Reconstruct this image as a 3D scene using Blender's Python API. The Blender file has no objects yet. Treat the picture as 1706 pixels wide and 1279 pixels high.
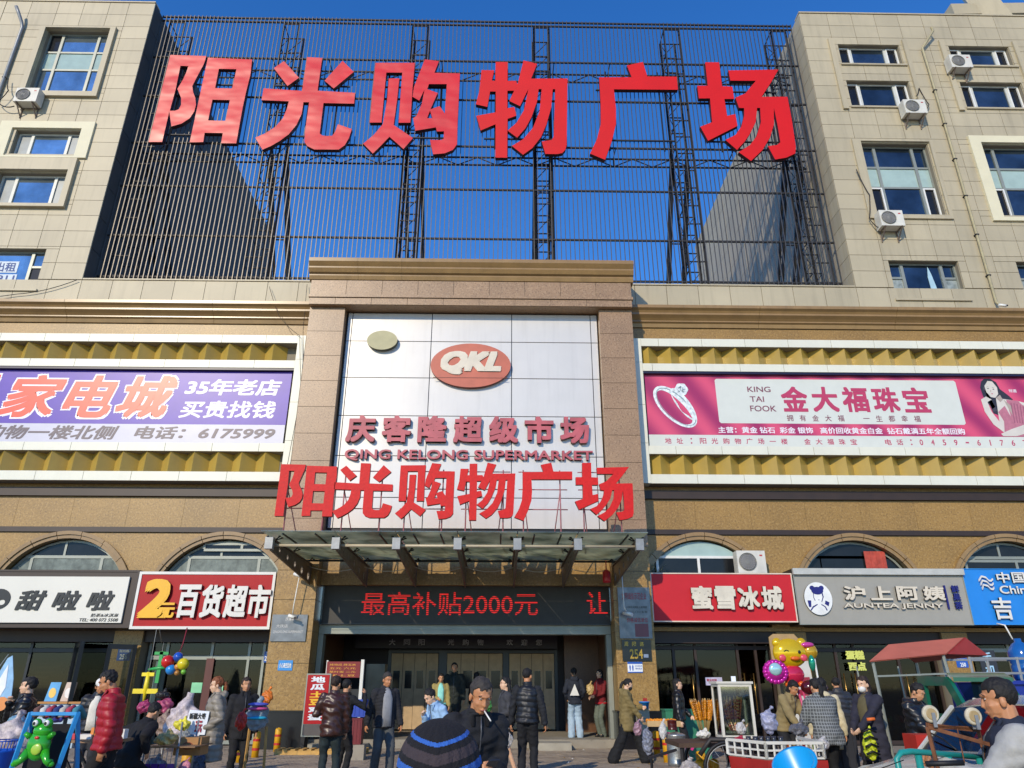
import bpy, bmesh, math, random
import numpy as np
from mathutils import Vector, Matrix
from mathutils.geometry import tessellate_polygon
random.seed(7); RNG = np.random.RandomState(7)
SC = bpy.context.scene; COL = SC.collection
R = math.radians

# ---------------- camera ----------------
cam = bpy.data.cameras.new('camera'); camo = bpy.data.objects.new('camera', cam); COL.objects.link(camo)
cam.sensor_width = 36; cam.lens = 25.365; cam.clip_start = 0.05; cam.clip_end = 3000
camo.matrix_world = Matrix.Translation((0, 0, 1.45)) @ Matrix.Rotation(R(-.93), 4, 'Z') @ Matrix.Rotation(R(90+22.65), 4, 'X') @ Matrix.Rotation(R(.085), 4, 'Z')
SC.camera = camo

# ---------------- sky, sun, exposure ----------------
PHI, ELEV = R(25.5), R(26.2)       # the sun stands behind the camera, to the left
world = bpy.data.worlds.new('World'); SC.world = world; world.use_nodes = True
wn = world.node_tree; wn.nodes.clear()
sky = wn.nodes.new('ShaderNodeTexSky'); sky.sky_type = 'NISHITA'; sky.sun_disc = False
sky.sun_elevation = ELEV; sky.sun_rotation = R(180+25.5)
sky.altitude = 200; sky.air_density = 1.15; sky.dust_density = 0.0; sky.ozone_density = 5.5
hsv = wn.nodes.new('ShaderNodeHueSaturation'); hsv.inputs['Hue'].default_value = .510; hsv.inputs['Saturation'].default_value = 1.22; hsv.inputs['Value'].default_value = 1.75
bg = wn.nodes.new('ShaderNodeBackground'); bg.inputs['Strength'].default_value = 0.15
wo = wn.nodes.new('ShaderNodeOutputWorld')
wn.links.new(sky.outputs[0], hsv.inputs['Color']); wn.links.new(hsv.outputs[0], bg.inputs['Color']); wn.links.new(bg.outputs[0], wo.inputs['Surface'])
sl = bpy.data.lights.new('sun', 'SUN'); sl.energy = 4.2; sl.angle = R(.5); sl.color = (1, .87, .67)
so = bpy.data.objects.new('sun', sl); COL.objects.link(so)
sund = Vector((-math.sin(PHI)*math.cos(ELEV), -math.cos(PHI)*math.cos(ELEV), math.sin(ELEV)))
so.rotation_euler = sund.to_track_quat('Z', 'Y').to_euler(); so.location = (-12, -20, 30)
SC.view_settings.view_transform = 'Standard'; SC.view_settings.look = 'None'
SC.view_settings.exposure = -0.25; SC.view_settings.gamma = 1

# ---------------- materials ----------------
def lin(c):
    if isinstance(c, str):
        c = [int(c[i:i+2], 16)/255 for i in (0, 2, 4)]
        c = [x/12.92 if x <= .04045 else ((x+.055)/1.055)**2.4 for x in c]
    return (*c[:3], 1)
MATS = {}
def mat(name, col='808080', rough=.6, metal=0., vary=.12, scale=3., bump=0., bscale=40., spec=None, speckle=None, streak=0., trans=0., emit=None, estr=1., coat=0., objvar=0.):
    """principled material; colour broken up by noise, optional speckle, rain streaks and relief"""
    if name in MATS: return MATS[name]
    m = bpy.data.materials.new(name); m.use_nodes = True; nt = m.node_tree; N = nt.nodes; L = nt.links
    b = N['Principled BSDF']; c = lin(col)
    b.inputs['Roughness'].default_value = rough; b.inputs['Metallic'].default_value = metal
    if spec is not None: b.inputs['Specular IOR Level'].default_value = spec
    if coat: b.inputs['Coat Weight'].default_value = coat; b.inputs['Coat Roughness'].default_value = .08
    if trans: b.inputs['Transmission Weight'].default_value = trans
    b.inputs['Base Color'].default_value = c
    tc = N.new('ShaderNodeNewGeometry')
    cur = None
    def mix(fac, ca, cb):
        x = N.new('ShaderNodeMix'); x.data_type = 'RGBA'
        L.new(fac, x.inputs[0])
        for v, s in ((ca, x.inputs[6]), (cb, x.inputs[7])):
            if isinstance(v, tuple): s.default_value = v
            else: L.new(v, s)
        return x.outputs[2]
    def noise(s, det=4, vec=None, r=.6):
        n = N.new('ShaderNodeTexNoise'); n.inputs['Scale'].default_value = s; n.inputs['Detail'].default_value = det; n.inputs['Roughness'].default_value = r
        L.new(vec or tc.outputs['Position'], n.inputs['Vector']); return n.outputs[0]
    if vary:
        n = noise(scale); r = N.new('ShaderNodeMapRange'); r.inputs[1].default_value = .3; r.inputs[2].default_value = .7
        L.new(n, r.inputs[0])
        cur = mix(r.outputs[0], tuple(max(0, x*(1-vary)) for x in c[:3])+(1,), tuple(min(1, x*(1+vary)) for x in c[:3])+(1,))
    if speckle:
        for s, th, cc, am in speckle:
            n = noise(s, 2); r = N.new('ShaderNodeMapRange'); r.inputs[1].default_value = th; r.inputs[2].default_value = th+.07; r.inputs[4].default_value = am
            L.new(n, r.inputs[0]); cur = mix(r.outputs[0], cur or c, lin(cc))
    if streak:
        mp = N.new('ShaderNodeMapping'); mp.inputs['Scale'].default_value = (2.2, 2.2, .16); L.new(tc.outputs['Position'], mp.inputs[0])
        n = noise(2.5, 5, mp.outputs[0]); r = N.new('ShaderNodeMapRange'); r.inputs[1].default_value = .5; r.inputs[2].default_value = .8; r.inputs[4].default_value = streak
        L.new(n, r.inputs[0]); cur = mix(r.outputs[0], cur or c, tuple(x*.45 for x in c[:3])+(1,))
    if objvar:
        oi = N.new('ShaderNodeObjectInfo'); mr = N.new('ShaderNodeMapRange'); mr.inputs[3].default_value = 1-objvar; mr.inputs[4].default_value = 1+objvar
        L.new(oi.outputs['Random'], mr.inputs[0]); h = N.new('ShaderNodeHueSaturation'); L.new(mr.outputs[0], h.inputs['Value'])
        if cur is not None: L.new(cur, h.inputs['Color'])
        else: h.inputs['Color'].default_value = c
        cur = h.outputs[0]
    if cur is not None: L.new(cur, b.inputs['Base Color'])
    if bump:
        n = noise(bscale, 3); bp = N.new('ShaderNodeBump'); bp.inputs['Strength'].default_value = bump; bp.inputs['Distance'].default_value = .01
        L.new(n, bp.inputs['Height']); L.new(bp.outputs[0], b.inputs['Normal'])
    if emit:
        b.inputs['Emission Color'].default_value = lin(emit); b.inputs['Emission Strength'].default_value = estr
    MATS[name] = m; return m
def glass(name, tint='dfe8e4', refl=.12, gl=.9):
    if name in MATS: return MATS[name]
    m = bpy.data.materials.new(name); m.use_nodes = True; N = m.node_tree.nodes; L = m.node_tree.links; N.clear()
    o = N.new('ShaderNodeOutputMaterial'); t = N.new('ShaderNodeBsdfTransparent'); g = N.new('ShaderNodeBsdfGlossy'); x = N.new('ShaderNodeMixShader')
    f = N.new('ShaderNodeFresnel'); f.inputs[0].default_value = 1.5; a = N.new('ShaderNodeMath'); a.operation = 'ADD'; a.inputs[1].default_value = refl; a.use_clamp = True
    t.inputs[0].default_value = lin(tint); g.inputs['Roughness'].default_value = .04; g.inputs[0].default_value = (gl, gl, gl, 1)
    L.new(f.outputs[0], a.inputs[0]); L.new(a.outputs[0], x.inputs[0]); L.new(t.outputs[0], x.inputs[1]); L.new(g.outputs[0], x.inputs[2]); L.new(x.outputs[0], o.inputs[0])
    MATS[name] = m; return m

TILE = mat('beige_tile', 'b1a68a', .5, vary=.09, scale=.5, streak=.34, objvar=.06, bump=.08, bscale=8)
WALLB = mat('beige_render', 'a89f88', .8, vary=.08, scale=1, streak=.2)
JOINT = mat('joint', '857d6c', .9, vary=0)
DARKWALL = mat('shaded_render', '8b857a', .85, vary=.08, scale=.7, streak=.3)  # darker render for the left wing's sides, shade set in its colour
GRAN = mat('brown_granite', '95743a', .42, vary=.14, scale=1.0, speckle=((16, .53, 'b3925a', .45), (22, .56, '54402a', .5), (38, .58, '44341f', .4)), objvar=.04)
GRANP = mat('pink_granite', '96795a', .38, vary=.10, scale=1.5, speckle=((20, .54, 'b09474', .5), (27, .57, '5a4530', .6)), objvar=.05)
CORN = mat('cornice_stone', '92754a', .3, vary=.12, scale=2, streak=.3, speckle=((30, .58, '7b6240', .3),))
BROWN = mat('brown_metal', '33251d', .5, vary=.15)
BLACKG = mat('black_granite', '17171a', .25, vary=.2)
CLAD = mat('white_cladding', 'd9d8c6', .4, vary=.03, scale=2, streak=.10, objvar=.02)
PANEL = mat('silver_panel', 'd0ccc4', .32, metal=.15, vary=.03, scale=1.2, streak=.18, objvar=.02)
YEL = mat('yellow_metal', 'ac9142', .32, vary=.08, scale=1.5, streak=.2, objvar=.04)
STEEL = mat('galvanised_steel', '8d8f90', .45, metal=.35, vary=.12, scale=8)
RUSTS = mat('painted_steel', '232326', .6, metal=.2, vary=.25, scale=6)
SLAT = mat('slat_aluminium', '5a554e', .42, metal=.5, vary=.1, scale=5)
GREYAL = mat('grey_aluminium', '8e9288', .4, metal=.2, vary=.08)
WHITEP = mat('white_plastic', 'dcdcd6', .4, vary=.05, scale=5)
DARKM = mat('dark_aluminium', '24262a', .35, metal=.2, vary=.1)
BLK = mat('black_rubber', '101012', .6, vary=.1)
RED = mat('red_vinyl', 'c4202a', .3, vary=.07, scale=3, bump=.12, bscale=2.2)
REDEDGE = mat('letter_return', '3a1016', .6, vary=0)
GLB = mat('reflective_glass_blue', '9fb0b8', .05, metal=.85, vary=.35, scale=.9, bump=.12, bscale=1.2, objvar=.2)
GLD = mat('reflective_glass_dark', '4c5c68', .05, metal=.8, vary=.45, scale=.9, bump=.12, bscale=1.2, objvar=.3)
GLG = mat('dark_pane', '1d1f22', .15, spec=.3, metal=.0, vary=.3, scale=2)
SPAN = mat('spandrel_glass', '9fb5ae', .15, vary=.08)
CLEAR = glass('clear_glass')
CLEARD = glass('shop_glass', '959c98', -.015)
WOOD = mat('pallet_wood', 'b58a4a', .7, vary=.25, scale=6)
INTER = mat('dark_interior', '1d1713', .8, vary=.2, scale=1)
CONC = mat('concrete', '8f8778', .85, vary=.15, scale=2, bump=.2, bscale=60, speckle=((9, .62, '6a6358', .4),))

# ---------------- objects ----------------
def accum(p):
    v = Vector((0, 0, 0))
    while p is not None: v += p.location; p = p.parent
    return v
def link(name, me, parent=None, loc=(0, 0, 0)):
    """put a mesh into the scene; loc is in world coordinates"""
    o = bpy.data.objects.new(name, me); COL.objects.link(o)
    if parent: o.parent = parent
    o.location = Vector(loc) - accum(parent)
    return o
def thing(name, label, cat, loc=(0, 0, 0), group=None):
    o = bpy.data.objects.new(name, None); o.empty_display_size = .2; COL.objects.link(o); o.location = loc
    o['label'] = label; o['category'] = cat
    if group: o['group'] = group
    return o
def tag(o, label, cat, group=None):
    o['label'] = label; o['category'] = cat
    if group: o['group'] = group
    return o
def structure(o): o['kind'] = 'structure'; return o
def stuff(o, label=None):
    o['kind'] = 'stuff'
    if label: o['label'] = label
    return o
class MB:
    def __init__(s): s.v = []; s.f = []; s.m = []; s.mi = 0; s.sm = []
    def add(s, vs, fs, smooth=False):
        n = len(s.v); s.v += [tuple(v) for v in vs]; s.f += [tuple(i+n for i in f) for f in fs]; s.m += [s.mi]*len(fs); s.sm += [smooth]*len(fs); return s
    def box(s, x0, x1, y0, y1, z0, z1):
        if x0 > x1: x0, x1 = x1, x0
        if y0 > y1: y0, y1 = y1, y0
        if z0 > z1: z0, z1 = z1, z0
        return s.add([(x, y, z) for z in (z0, z1) for y in (y0, y1) for x in (x0, x1)],
                     [(0, 2, 3, 1), (4, 5, 7, 6), (0, 1, 5, 4), (2, 6, 7, 3), (0, 4, 6, 2), (1, 3, 7, 5)])
    def cbox(s, c, d): return s.box(c[0]-d[0]/2, c[0]+d[0]/2, c[1]-d[1]/2, c[1]+d[1]/2, c[2]-d[2]/2, c[2]+d[2]/2)
    def tube(s, pts, r, n=8, caps=True, smooth=True, sq=None):
        """tube along points; r number or list; sq=(a,b) scales the section"""
        pts = [Vector(p) for p in pts]; k = len(pts); rs = r if isinstance(r, (list, tuple)) else [r]*k
        up = Vector((0, 0, 1)); base = len(s.v); vs = []
        t0 = (pts[1]-pts[0]).normalized(); a = t0.orthogonal().normalized() if abs(t0.dot(up)) > .9 else t0.cross(up).normalized()
        for i, p in enumerate(pts):
            t = (pts[min(i+1, k-1)]-pts[max(i-1, 0)]).normalized()
            a = (a - t*a.dot(t)).normalized(); b = t.cross(a)
            for j in range(n):
                an = 2*math.pi*(j+.5)/n; ca, sa = math.cos(an), math.sin(an)
                if sq: ca *= sq[0]; sa *= sq[1]
                vs.append(p + (a*ca+b*sa)*rs[i])
        fs = [(i*n+j, i*n+(j+1) % n, (i+1)*n+(j+1) % n, (i+1)*n+j) for i in range(k-1) for j in range(n)]
        s.add(vs, fs, smooth)
        if caps:
            s.f += [tuple(base+j for j in range(n))[::-1], tuple(base+(k-1)*n+j for j in range(n))]; s.m += [s.mi]*2; s.sm += [False]*2
        return s
    def bar(s, a, b, w, h=None): return s.tube([a, b], w/math.sqrt(2), 4, smooth=False) if h is None else s.tube([a, b], 1/math.sqrt(2), 4, smooth=False, sq=(w, h))
    def lathe(s, prof, n=16, c=(0, 0, 0), smooth=True, axis='z', caps=True):
        vs = []
        for r, z in prof:
            for j in range(n):
                an = 2*math.pi*j/n; p = (r*math.cos(an), r*math.sin(an), z)
                if axis == 'y': p = (p[0], p[2], p[1])
                if axis == 'x': p = (p[2], p[0], p[1])
                vs.append((c[0]+p[0], c[1]+p[1], c[2]+p[2]))
        k = len(prof); base = len(s.v)
        s.add(vs, [(i*n+j, i*n+(j+1) % n, (i+1)*n+(j+1) % n, (i+1)*n+j) for i in range(k-1) for j in range(n)], smooth)
        if caps:
            s.f += [tuple(base+j for j in range(n))[::-1], tuple(base+(k-1)*n+j for j in range(n))]; s.m += [s.mi]*2; s.sm += [False]*2
        return s
    def ball(s, c, r, n=12, rot=None):
        if not isinstance(r, (tuple, list)): r = (r, r, r)
        m = n//2; vs = []; q = rot or Matrix.Identity(3)
        for i in range(m+1):
            t = math.pi*i/m
            for j in range(n):
                a = 2*math.pi*j/n; vs.append(Vector(c)+q@Vector((r[0]*math.sin(t)*math.cos(a), r[1]*math.sin(t)*math.sin(a), r[2]*math.cos(t))))
        return s.add(vs, [(i*n+j, (i+1)*n+j, (i+1)*n+(j+1) % n, i*n+(j+1) % n) for i in range(m) for j in range(n)], True)
    def prism(s, rings, y0, y1, mi_side=None):
        """outline with holes in x,z swept from y0 (front) to y1"""
        pl = [[Vector((p[0], p[1], 0)) for p in r] for r in rings]
        tri = tessellate_polygon(pl); flat = [p for r in rings for p in r]; n = len(flat)
        def ar(t): (a, b), (c, d), (e, f) = (flat[i] for i in t); return (c-a)*(f-b)-(e-a)*(d-b)
        tri = [t if ar(t) > 0 else t[::-1] for t in tri]
        s.add([(p[0], y0, p[1]) for p in flat]+[(p[0], y1, p[1]) for p in flat], [tuple(t) for t in tri]+[tuple(i+n for i in t[::-1]) for t in tri])
        vs = []; fs = []
        for ri, r in enumerate(rings):
            A = sum(r[i][0]*r[(i+1) % len(r)][1]-r[(i+1) % len(r)][0]*r[i][1] for i in range(len(r)))
            rr = r if (A > 0) == (ri == 0) else r[::-1]; k = len(rr); b = len(vs)
            vs += [(p[0], y0, p[1]) for p in rr]+[(p[0], y1, p[1]) for p in rr]
            fs += [(b+i, b+k+i, b+k+(i+1) % k, b+(i+1) % k) for i in range(k)]
        o = s.mi
        if mi_side is not None: s.mi = mi_side
        s.add(vs, fs); s.mi = o; return s
    def mesh(s, name, mats):
        me = bpy.data.meshes.new(name); me.from_pydata(s.v, [], s.f)
        for m in (mats if isinstance(mats, (list, tuple)) else [mats]): me.materials.append(m)
        me.polygons.foreach_set('material_index', s.m); me.polygons.foreach_set('use_smooth', s.sm); me.update(); return me
    def build(s, name, mats, parent=None, base=None):
        """base: world point used as the mesh origin"""
        if base is not None: s.v = [(v[0]-base[0], v[1]-base[1], v[2]-base[2]) for v in s.v]
        return link(name, s.mesh(name, mats), parent, base or (0, 0, 0))
_bx = {}
def boxobj(name, m, parent, x0, x1, y0, y1, z0, z1, bev=0.):
    """box that shares its mesh with equal boxes"""
    d = tuple(round(abs(v), 3) for v in (x1-x0, y1-y0, z1-z0)); k = (name, d, m.name, bev)
    if k not in _bx:
        b = MB(); hx, hy, hz = d[0]/2, d[1]/2, d[2]/2
        if bev:   # front edges chamfered
            e = bev
            b.add([(-hx+e, -hy, -hz+e), (hx-e, -hy, -hz+e), (hx-e, -hy, hz-e), (-hx+e, -hy, hz-e),
                   (-hx, -hy+e, -hz), (hx, -hy+e, -hz), (hx, -hy+e, hz), (-hx, -hy+e, hz),
                   (-hx, hy, -hz), (hx, hy, -hz), (hx, hy, hz), (-hx, hy, hz)],
                  [(0, 1, 2, 3), (0, 4, 5, 1), (1, 5, 6, 2), (2, 6, 7, 3), (3, 7, 4, 0), (4, 8, 9, 5), (5, 9, 10, 6), (6, 10, 11, 7), (7, 11, 8, 4), (8, 11, 10, 9)])
        else: b.box(-hx, hx, -hy, hy, -hz, hz)
        _bx[k] = b.mesh(name, m)
    return link(name, _bx[k], parent, ((x0+x1)/2, (y0+y1)/2, (z0+z1)/2))
def cut(rect, holes):
    out = [rect]
    for h in holes:
        nx = []
        for r in out:
            x0, x1, z0, z1 = r; a, b, c, d = h
            if a >= x1 or b <= x0 or c >= z1 or d <= z0: nx.append(r); continue
            if c > z0: nx.append((x0, x1, z0, c))
            if d < z1: nx.append((x0, x1, d, z1))
            m0, m1 = max(z0, c), min(z1, d)
            if a > x0: nx.append((x0, a, m0, m1))
            if b < x1: nx.append((b, x1, m0, m1))
        out = nx
    return out
def arc(cx, cz, r, a0, a1, n):
    return [(cx+r*math.cos(R(a0+(a1-a0)*i/n)), cz+r*math.sin(R(a0+(a1-a0)*i/n))) for i in range(n+1)]

# lettering: font curves turned into meshes, all in one go
TEXTS = []
def text(s, m, parent, x0, x1, z0, z1, y, depth=.02, bold=.012, shear=0., name='lettering', side=None, keep=False, rot=0):
    TEXTS.append((s, m, parent, x0, x1, z0, z1, y, depth, bold, shear, name, side, keep, rot))
def flush_texts():
    tmp = []
    for t in TEXTS:
        c = bpy.data.curves.new('t', 'FONT'); c.body = t[0]; c.size = 1; c.resolution_u = 3; c.shear = t[10]; c.extrude = 0
        o = bpy.data.objects.new('t', c); COL.objects.link(o); tmp.append(o)
    bpy.context.view_layer.update(); dg = bpy.context.evaluated_depsgraph_get()
    for o, t in zip(tmp, TEXTS):
        s, m, parent, x0, x1, z0, z1, y, depth, bold, shear, name, side, keep, rot = t
        me = bpy.data.meshes.new_from_object(o.evaluated_get(dg))
        n = len(me.vertices)
        if n == 0: continue
        co = np.empty(n*3); me.vertices.foreach_get('co', co); co = co.reshape(-1, 3)[:, :2]
        faces = [tuple(p.vertices) for p in me.polygons]
        b = bold*1.0
        mn = co.min(0)-b; mx = co.max(0)+b; sc = np.array([(x1-x0)/(mx[0]-mn[0]), (z1-z0)/(mx[1]-mn[1])])
        if keep: sc[:] = min(sc)
        org = np.array([(x0+x1)/2, (z0+z1)/2])-sc*(mn+mx)/2
        # orientation and boundary edges for the returns
        ec = {}
        for f in faces:
            for i in range(len(f)): ec[(f[i], f[(i+1) % len(f)])] = 1
        bd = [e for e in ec if (e[1], e[0]) not in ec]
        mb = MB(); offs = [(0, 0)] if bold == 0 else [(0, 0), (-b, -b), (b, -b), (b, b), (-b, b), (b, 0), (-b, 0), (0, b), (0, -b)]
        if 0 < bold <= .02: offs = offs[1:5]
        for i, (dx, dz) in enumerate(offs):
            q = org+sc*(co+np.array([dx, dz])); yy = y-depth-.0006*i
            fr = [(p[0], yy, p[1]) for p in q]
            mb.mi = 0; mb.add(fr, faces)
            if depth > .008 and (abs(dx)+abs(dz) > 0 or bold == 0):
                mb.mi = 1 if side else 0; mb.add(fr+[(p[0], y, p[1]) for p in q], [(e[1], e[0], e[0]+n, e[1]+n) for e in bd])
        mb.build(name, [m, side] if side else m, parent)
        bpy.data.objects.remove(o); bpy.data.meshes.remove(me)
    TEXTS.clear()
# ================= ground =================
g = MB(); g.add([(-400, -300, 0), (400, -300, 0), (400, 900, 0), (-400, 900, 0)], [(0, 1, 2, 3)])
GRD = mat('pavement_slab', '978b7a', .8, vary=.2, scale=.5, bump=.25, bscale=50, speckle=((3, .6, '5d554b', .45), (14, .64, '57503f', .4)))
structure(g.build('ground', GRD))
PAV = mat('paver', '9c8d7a', .75, vary=.22, scale=2.5, bump=.25, bscale=70, speckle=((1.1, .55, '6b6057', .5), (12, .62, '5b5044', .5)))
b = MB(); rr = random.Random(3)
vs = []; fs = []
y = 9.0; row = 0
while y < 19.85:
    x = -9 + (row % 2)*.12
    while x < 9:
        dz = rr.uniform(.004, .010); k = len(vs); e = .006
        X0, X1, Y0, Y1 = x+e, x+.24-e, y+e, y+.12-e
        vs += [(X0, Y0, dz), (X1, Y0, dz), (X1, Y1, dz), (X0, Y1, dz), (X0, Y0, -.01), (X1, Y0, -.01), (X1, Y1, -.01), (X0, Y1, -.01)]
        fs += [(k, k+1, k+2, k+3), (k, k+4, k+5, k+1), (k+1, k+5, k+6, k+2), (k+3, k+2, k+6, k+7), (k, k+3, k+7, k+4)]
        x += .24
    y += .12; row += 1
b.add(vs, fs); stuff(structure(b.build('brick_paving', PAV)))
lit = MB()
for i in range(140):   # scraps of litter and dry leaves
    x, y = rr.uniform(-12, 12), rr.uniform(11, 20); s = rr.uniform(.015, .05); a = rr.uniform(0, 3); c, d = math.cos(a)*s, math.sin(a)*s
    lit.mi = rr.randrange(3); lit.add([(x-c, y-d, .013), (x+d, y-c, .012), (x+c, y+d, .03), (x-d, y+c, .012)], [(0, 1, 2, 3)])
stuff(lit.build('litter', [mat('paper_scrap', 'd9d6cc', .8), mat('leaf_scrap', '8a6a32', .8), mat('receipt_scrap', 'b8b3a6', .8)]), 'scraps of paper and dry leaves on the pavement')
b = MB(); b.box(-4.78, 3.02, 19.95, 26, .001, .2); structure(b.build('entrance_platform', CONC))
b = MB(); b.box(.75, 1.75, 19.2, 19.93, .001, .17); tag(b.build('step_block', mat('pale_concrete', 'a09a8a', .85, bump=.2, vary=.15)), 'low square concrete step block in front of the entrance platform', 'step')
b = MB(); b.box(-4.6, -3.2, 19.35, 19.93, .001, .13); tag(b.build('step_block', mat('pale_concrete')), 'long low concrete step at the left end of the entrance platform', 'step')

# ================= the building =================
B = thing('mall_building', 'beige tiled shopping mall with brown granite base and two wings round a roof court', 'building', (-.95, 20.5, 0))
L0, L1 = -13.6, 11.65      # inner faces of the two wings
def wpart(name, m, boxes, parent=B):
    o = None
    for q in boxes:
        b = MB(); b.box(*q); p = b.build(name, m, parent); o = o or p
    return o
# window openings (x0,x1,z0,z1,kind)
WIN = [(-17.4, -15.0, 21.4, 24.5, 'tall', 'b'), (-17.3, -15.02, 18.55, 19.65, 'low', 'b'), (-17.4, -15.03, 16.49, 17.8, 'low', 'b'), (-17.4, -15.03, 13.17, 14.71, 'mid', 'b'),
       (12.93, 15.3, 23.35, 24.37, 'low', 'd'), (12.93, 15.3, 21.26, 22.53, 'low', 'd'), (12.93, 15.35, 16.43, 19.55, 'tall', 'd'), (12.93, 15.28, 13.13, 14.6, 'mid', 'd'),
       (17.25, 19.6, 23.35, 24.37, 'low', 'd'), (17.25, 19.6, 21.26, 22.53, 'low', 'd'), (17.3, 19.7, 16.43, 19.55, 'tall', 'd'), (17.25, 19.6, 13.13, 14.6, 'mid', 'd')]
holes = [w[:4] for w in WIN]
# cavity walls behind the tiles
for (x0, x1) in ((-24, L0-.03), (L1+.03, 26)):
    b = MB()
    for r in cut((x0, x1, 12.6, 25.98), holes): b.box(r[0], r[1], 20.56, 20.85, r[2], r[3])
    b.build('backing_wall', JOINT, B)
    b = MB()
    ix = L0-.03 if x0 < 0 else L1+.03
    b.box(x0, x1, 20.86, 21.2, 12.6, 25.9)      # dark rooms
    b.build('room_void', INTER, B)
    # side and rear of the wing
    s = MB()
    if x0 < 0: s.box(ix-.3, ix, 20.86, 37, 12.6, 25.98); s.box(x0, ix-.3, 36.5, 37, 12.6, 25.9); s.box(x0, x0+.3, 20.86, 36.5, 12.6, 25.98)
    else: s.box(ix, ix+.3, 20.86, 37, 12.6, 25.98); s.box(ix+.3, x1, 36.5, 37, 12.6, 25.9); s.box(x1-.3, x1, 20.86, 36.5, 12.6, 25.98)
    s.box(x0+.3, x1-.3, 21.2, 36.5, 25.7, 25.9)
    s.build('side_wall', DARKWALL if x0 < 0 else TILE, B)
# tiles
def tile_grid(parent, x0, x1, z0, z1, dx, dz, holes, m, name='facade_tile', yf=20.5, th=.05, gap=.016, off=0, xs=None):
    xs = xs or [x0+i*dx for i in range(int(round((x1-x0)/dx))+1)]
    nz = int(round((z1-z0)/dz))
    for i in range(len(xs)-1):
        for k in range(nz):
            for r in cut((xs[i], xs[i+1], z0+k*dz, z0+(k+1)*dz), holes):
                if r[1]-r[0] < .09 or r[3]-r[2] < .07: continue
                boxobj(name, m, parent, r[0]+gap/2, r[1]-gap/2, yf, yf+th, r[2]+gap/2, r[3]-gap/2)
WL = wpart('wing_wall', TILE, [(-24, -19.35, 20.5, 20.55, 12.6, 25.98)])
tile_grid(WL, 0, 0, 13.56, 25.98, 1, .621, [h for h in holes if h[0] < 0], TILE, xs=[-19.33, -18.35, -17.3, -16.32, -15.34, -14.6, L0])
WR = wpart('wing_wall', TILE, [(20.75, 26, 20.5, 20.55, 12.6, 25.98)])
tile_grid(WR, 0, 0, 13.56, 25.98, 1, .621, [h for h in holes if h[0] > 0], TILE, xs=[L1, 12.75, 13.72, 14.62, 15.55, 16.5, 17.5, 18.4, 19.4, 20.73])
PP = wpart('parapet_wall', JOINT, [(L0, L1, 20.56, 21.0, 12.6, 13.52)])
tile_grid(PP, 0, 0, 12.62, 13.54, 1, .92, [], TILE, xs=[L0+i*1.0 for i in range(9)]+[-5.0])
tile_grid(PP, 0, 0, 12.62, 13.54, 1, .92, [], TILE, xs=[3.3+i*1.04 for i in range(8)]+[L1])
tile_grid(PP, 0, 0, 12.62, 13.54, 1, .92, [], TILE, xs=[-18.7, -17.7, -16.7, -15.7, -14.65, L0])
tile_grid(PP, 0, 0, 12.62, 13.54, 1, .92, [], TILE, xs=[L1, 12.7, 13.75, 14.8, 15.85, 16.9, 17.95, 19.0])
wpart('coping', TILE, [(L0+.03, -6, 20.47, 21.5, 13.55, 13.6), (4, L1-.03, 20.47, 21.5, 13.55, 13.6), (-6, 4, 20.6, 21.5, 13.55, 13.6)])
wpart('court_roof', CONC, [(L0, L1, 21.0, 37, 13.1, 13.4)])
wpart('roof_coping', TILE, [(-24, L0, 20.47, 20.9, 26.0, 26.06), (L1, 26, 20.47, 20.9, 26.0, 26.06)])
# tiles of the inner return on the right wing, seen at a slant
for k in range(20):
    boxobj('return_tile', TILE, WR, L1+.003, L1+.028, 20.56, 21.9, 13.56+k*.621+.008, 13.56+(k+1)*.621-.008)
for i in range(14):
    for k in range(10):
        boxobj('court_tile', TILE, WR, L1-.0, L1+.028, 21.92+i*1.05, 22.95+i*1.05, 13.56+k*1.242+.01, 13.56+(k+1)*1.242-.01)
DT = mat('shaded_tile', '46423f', .75, vary=.08, streak=.3, objvar=.05)  # left wing's inner tiles: shade put into the colour as near-black
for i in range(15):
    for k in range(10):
        boxobj('court_tile', DT, WL, L0-.028, L0+.0, 20.57+i*1.08, 21.63+i*1.08, 13.56+k*1.242+.01, 13.56+(k+1)*1.242-.01)
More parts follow.
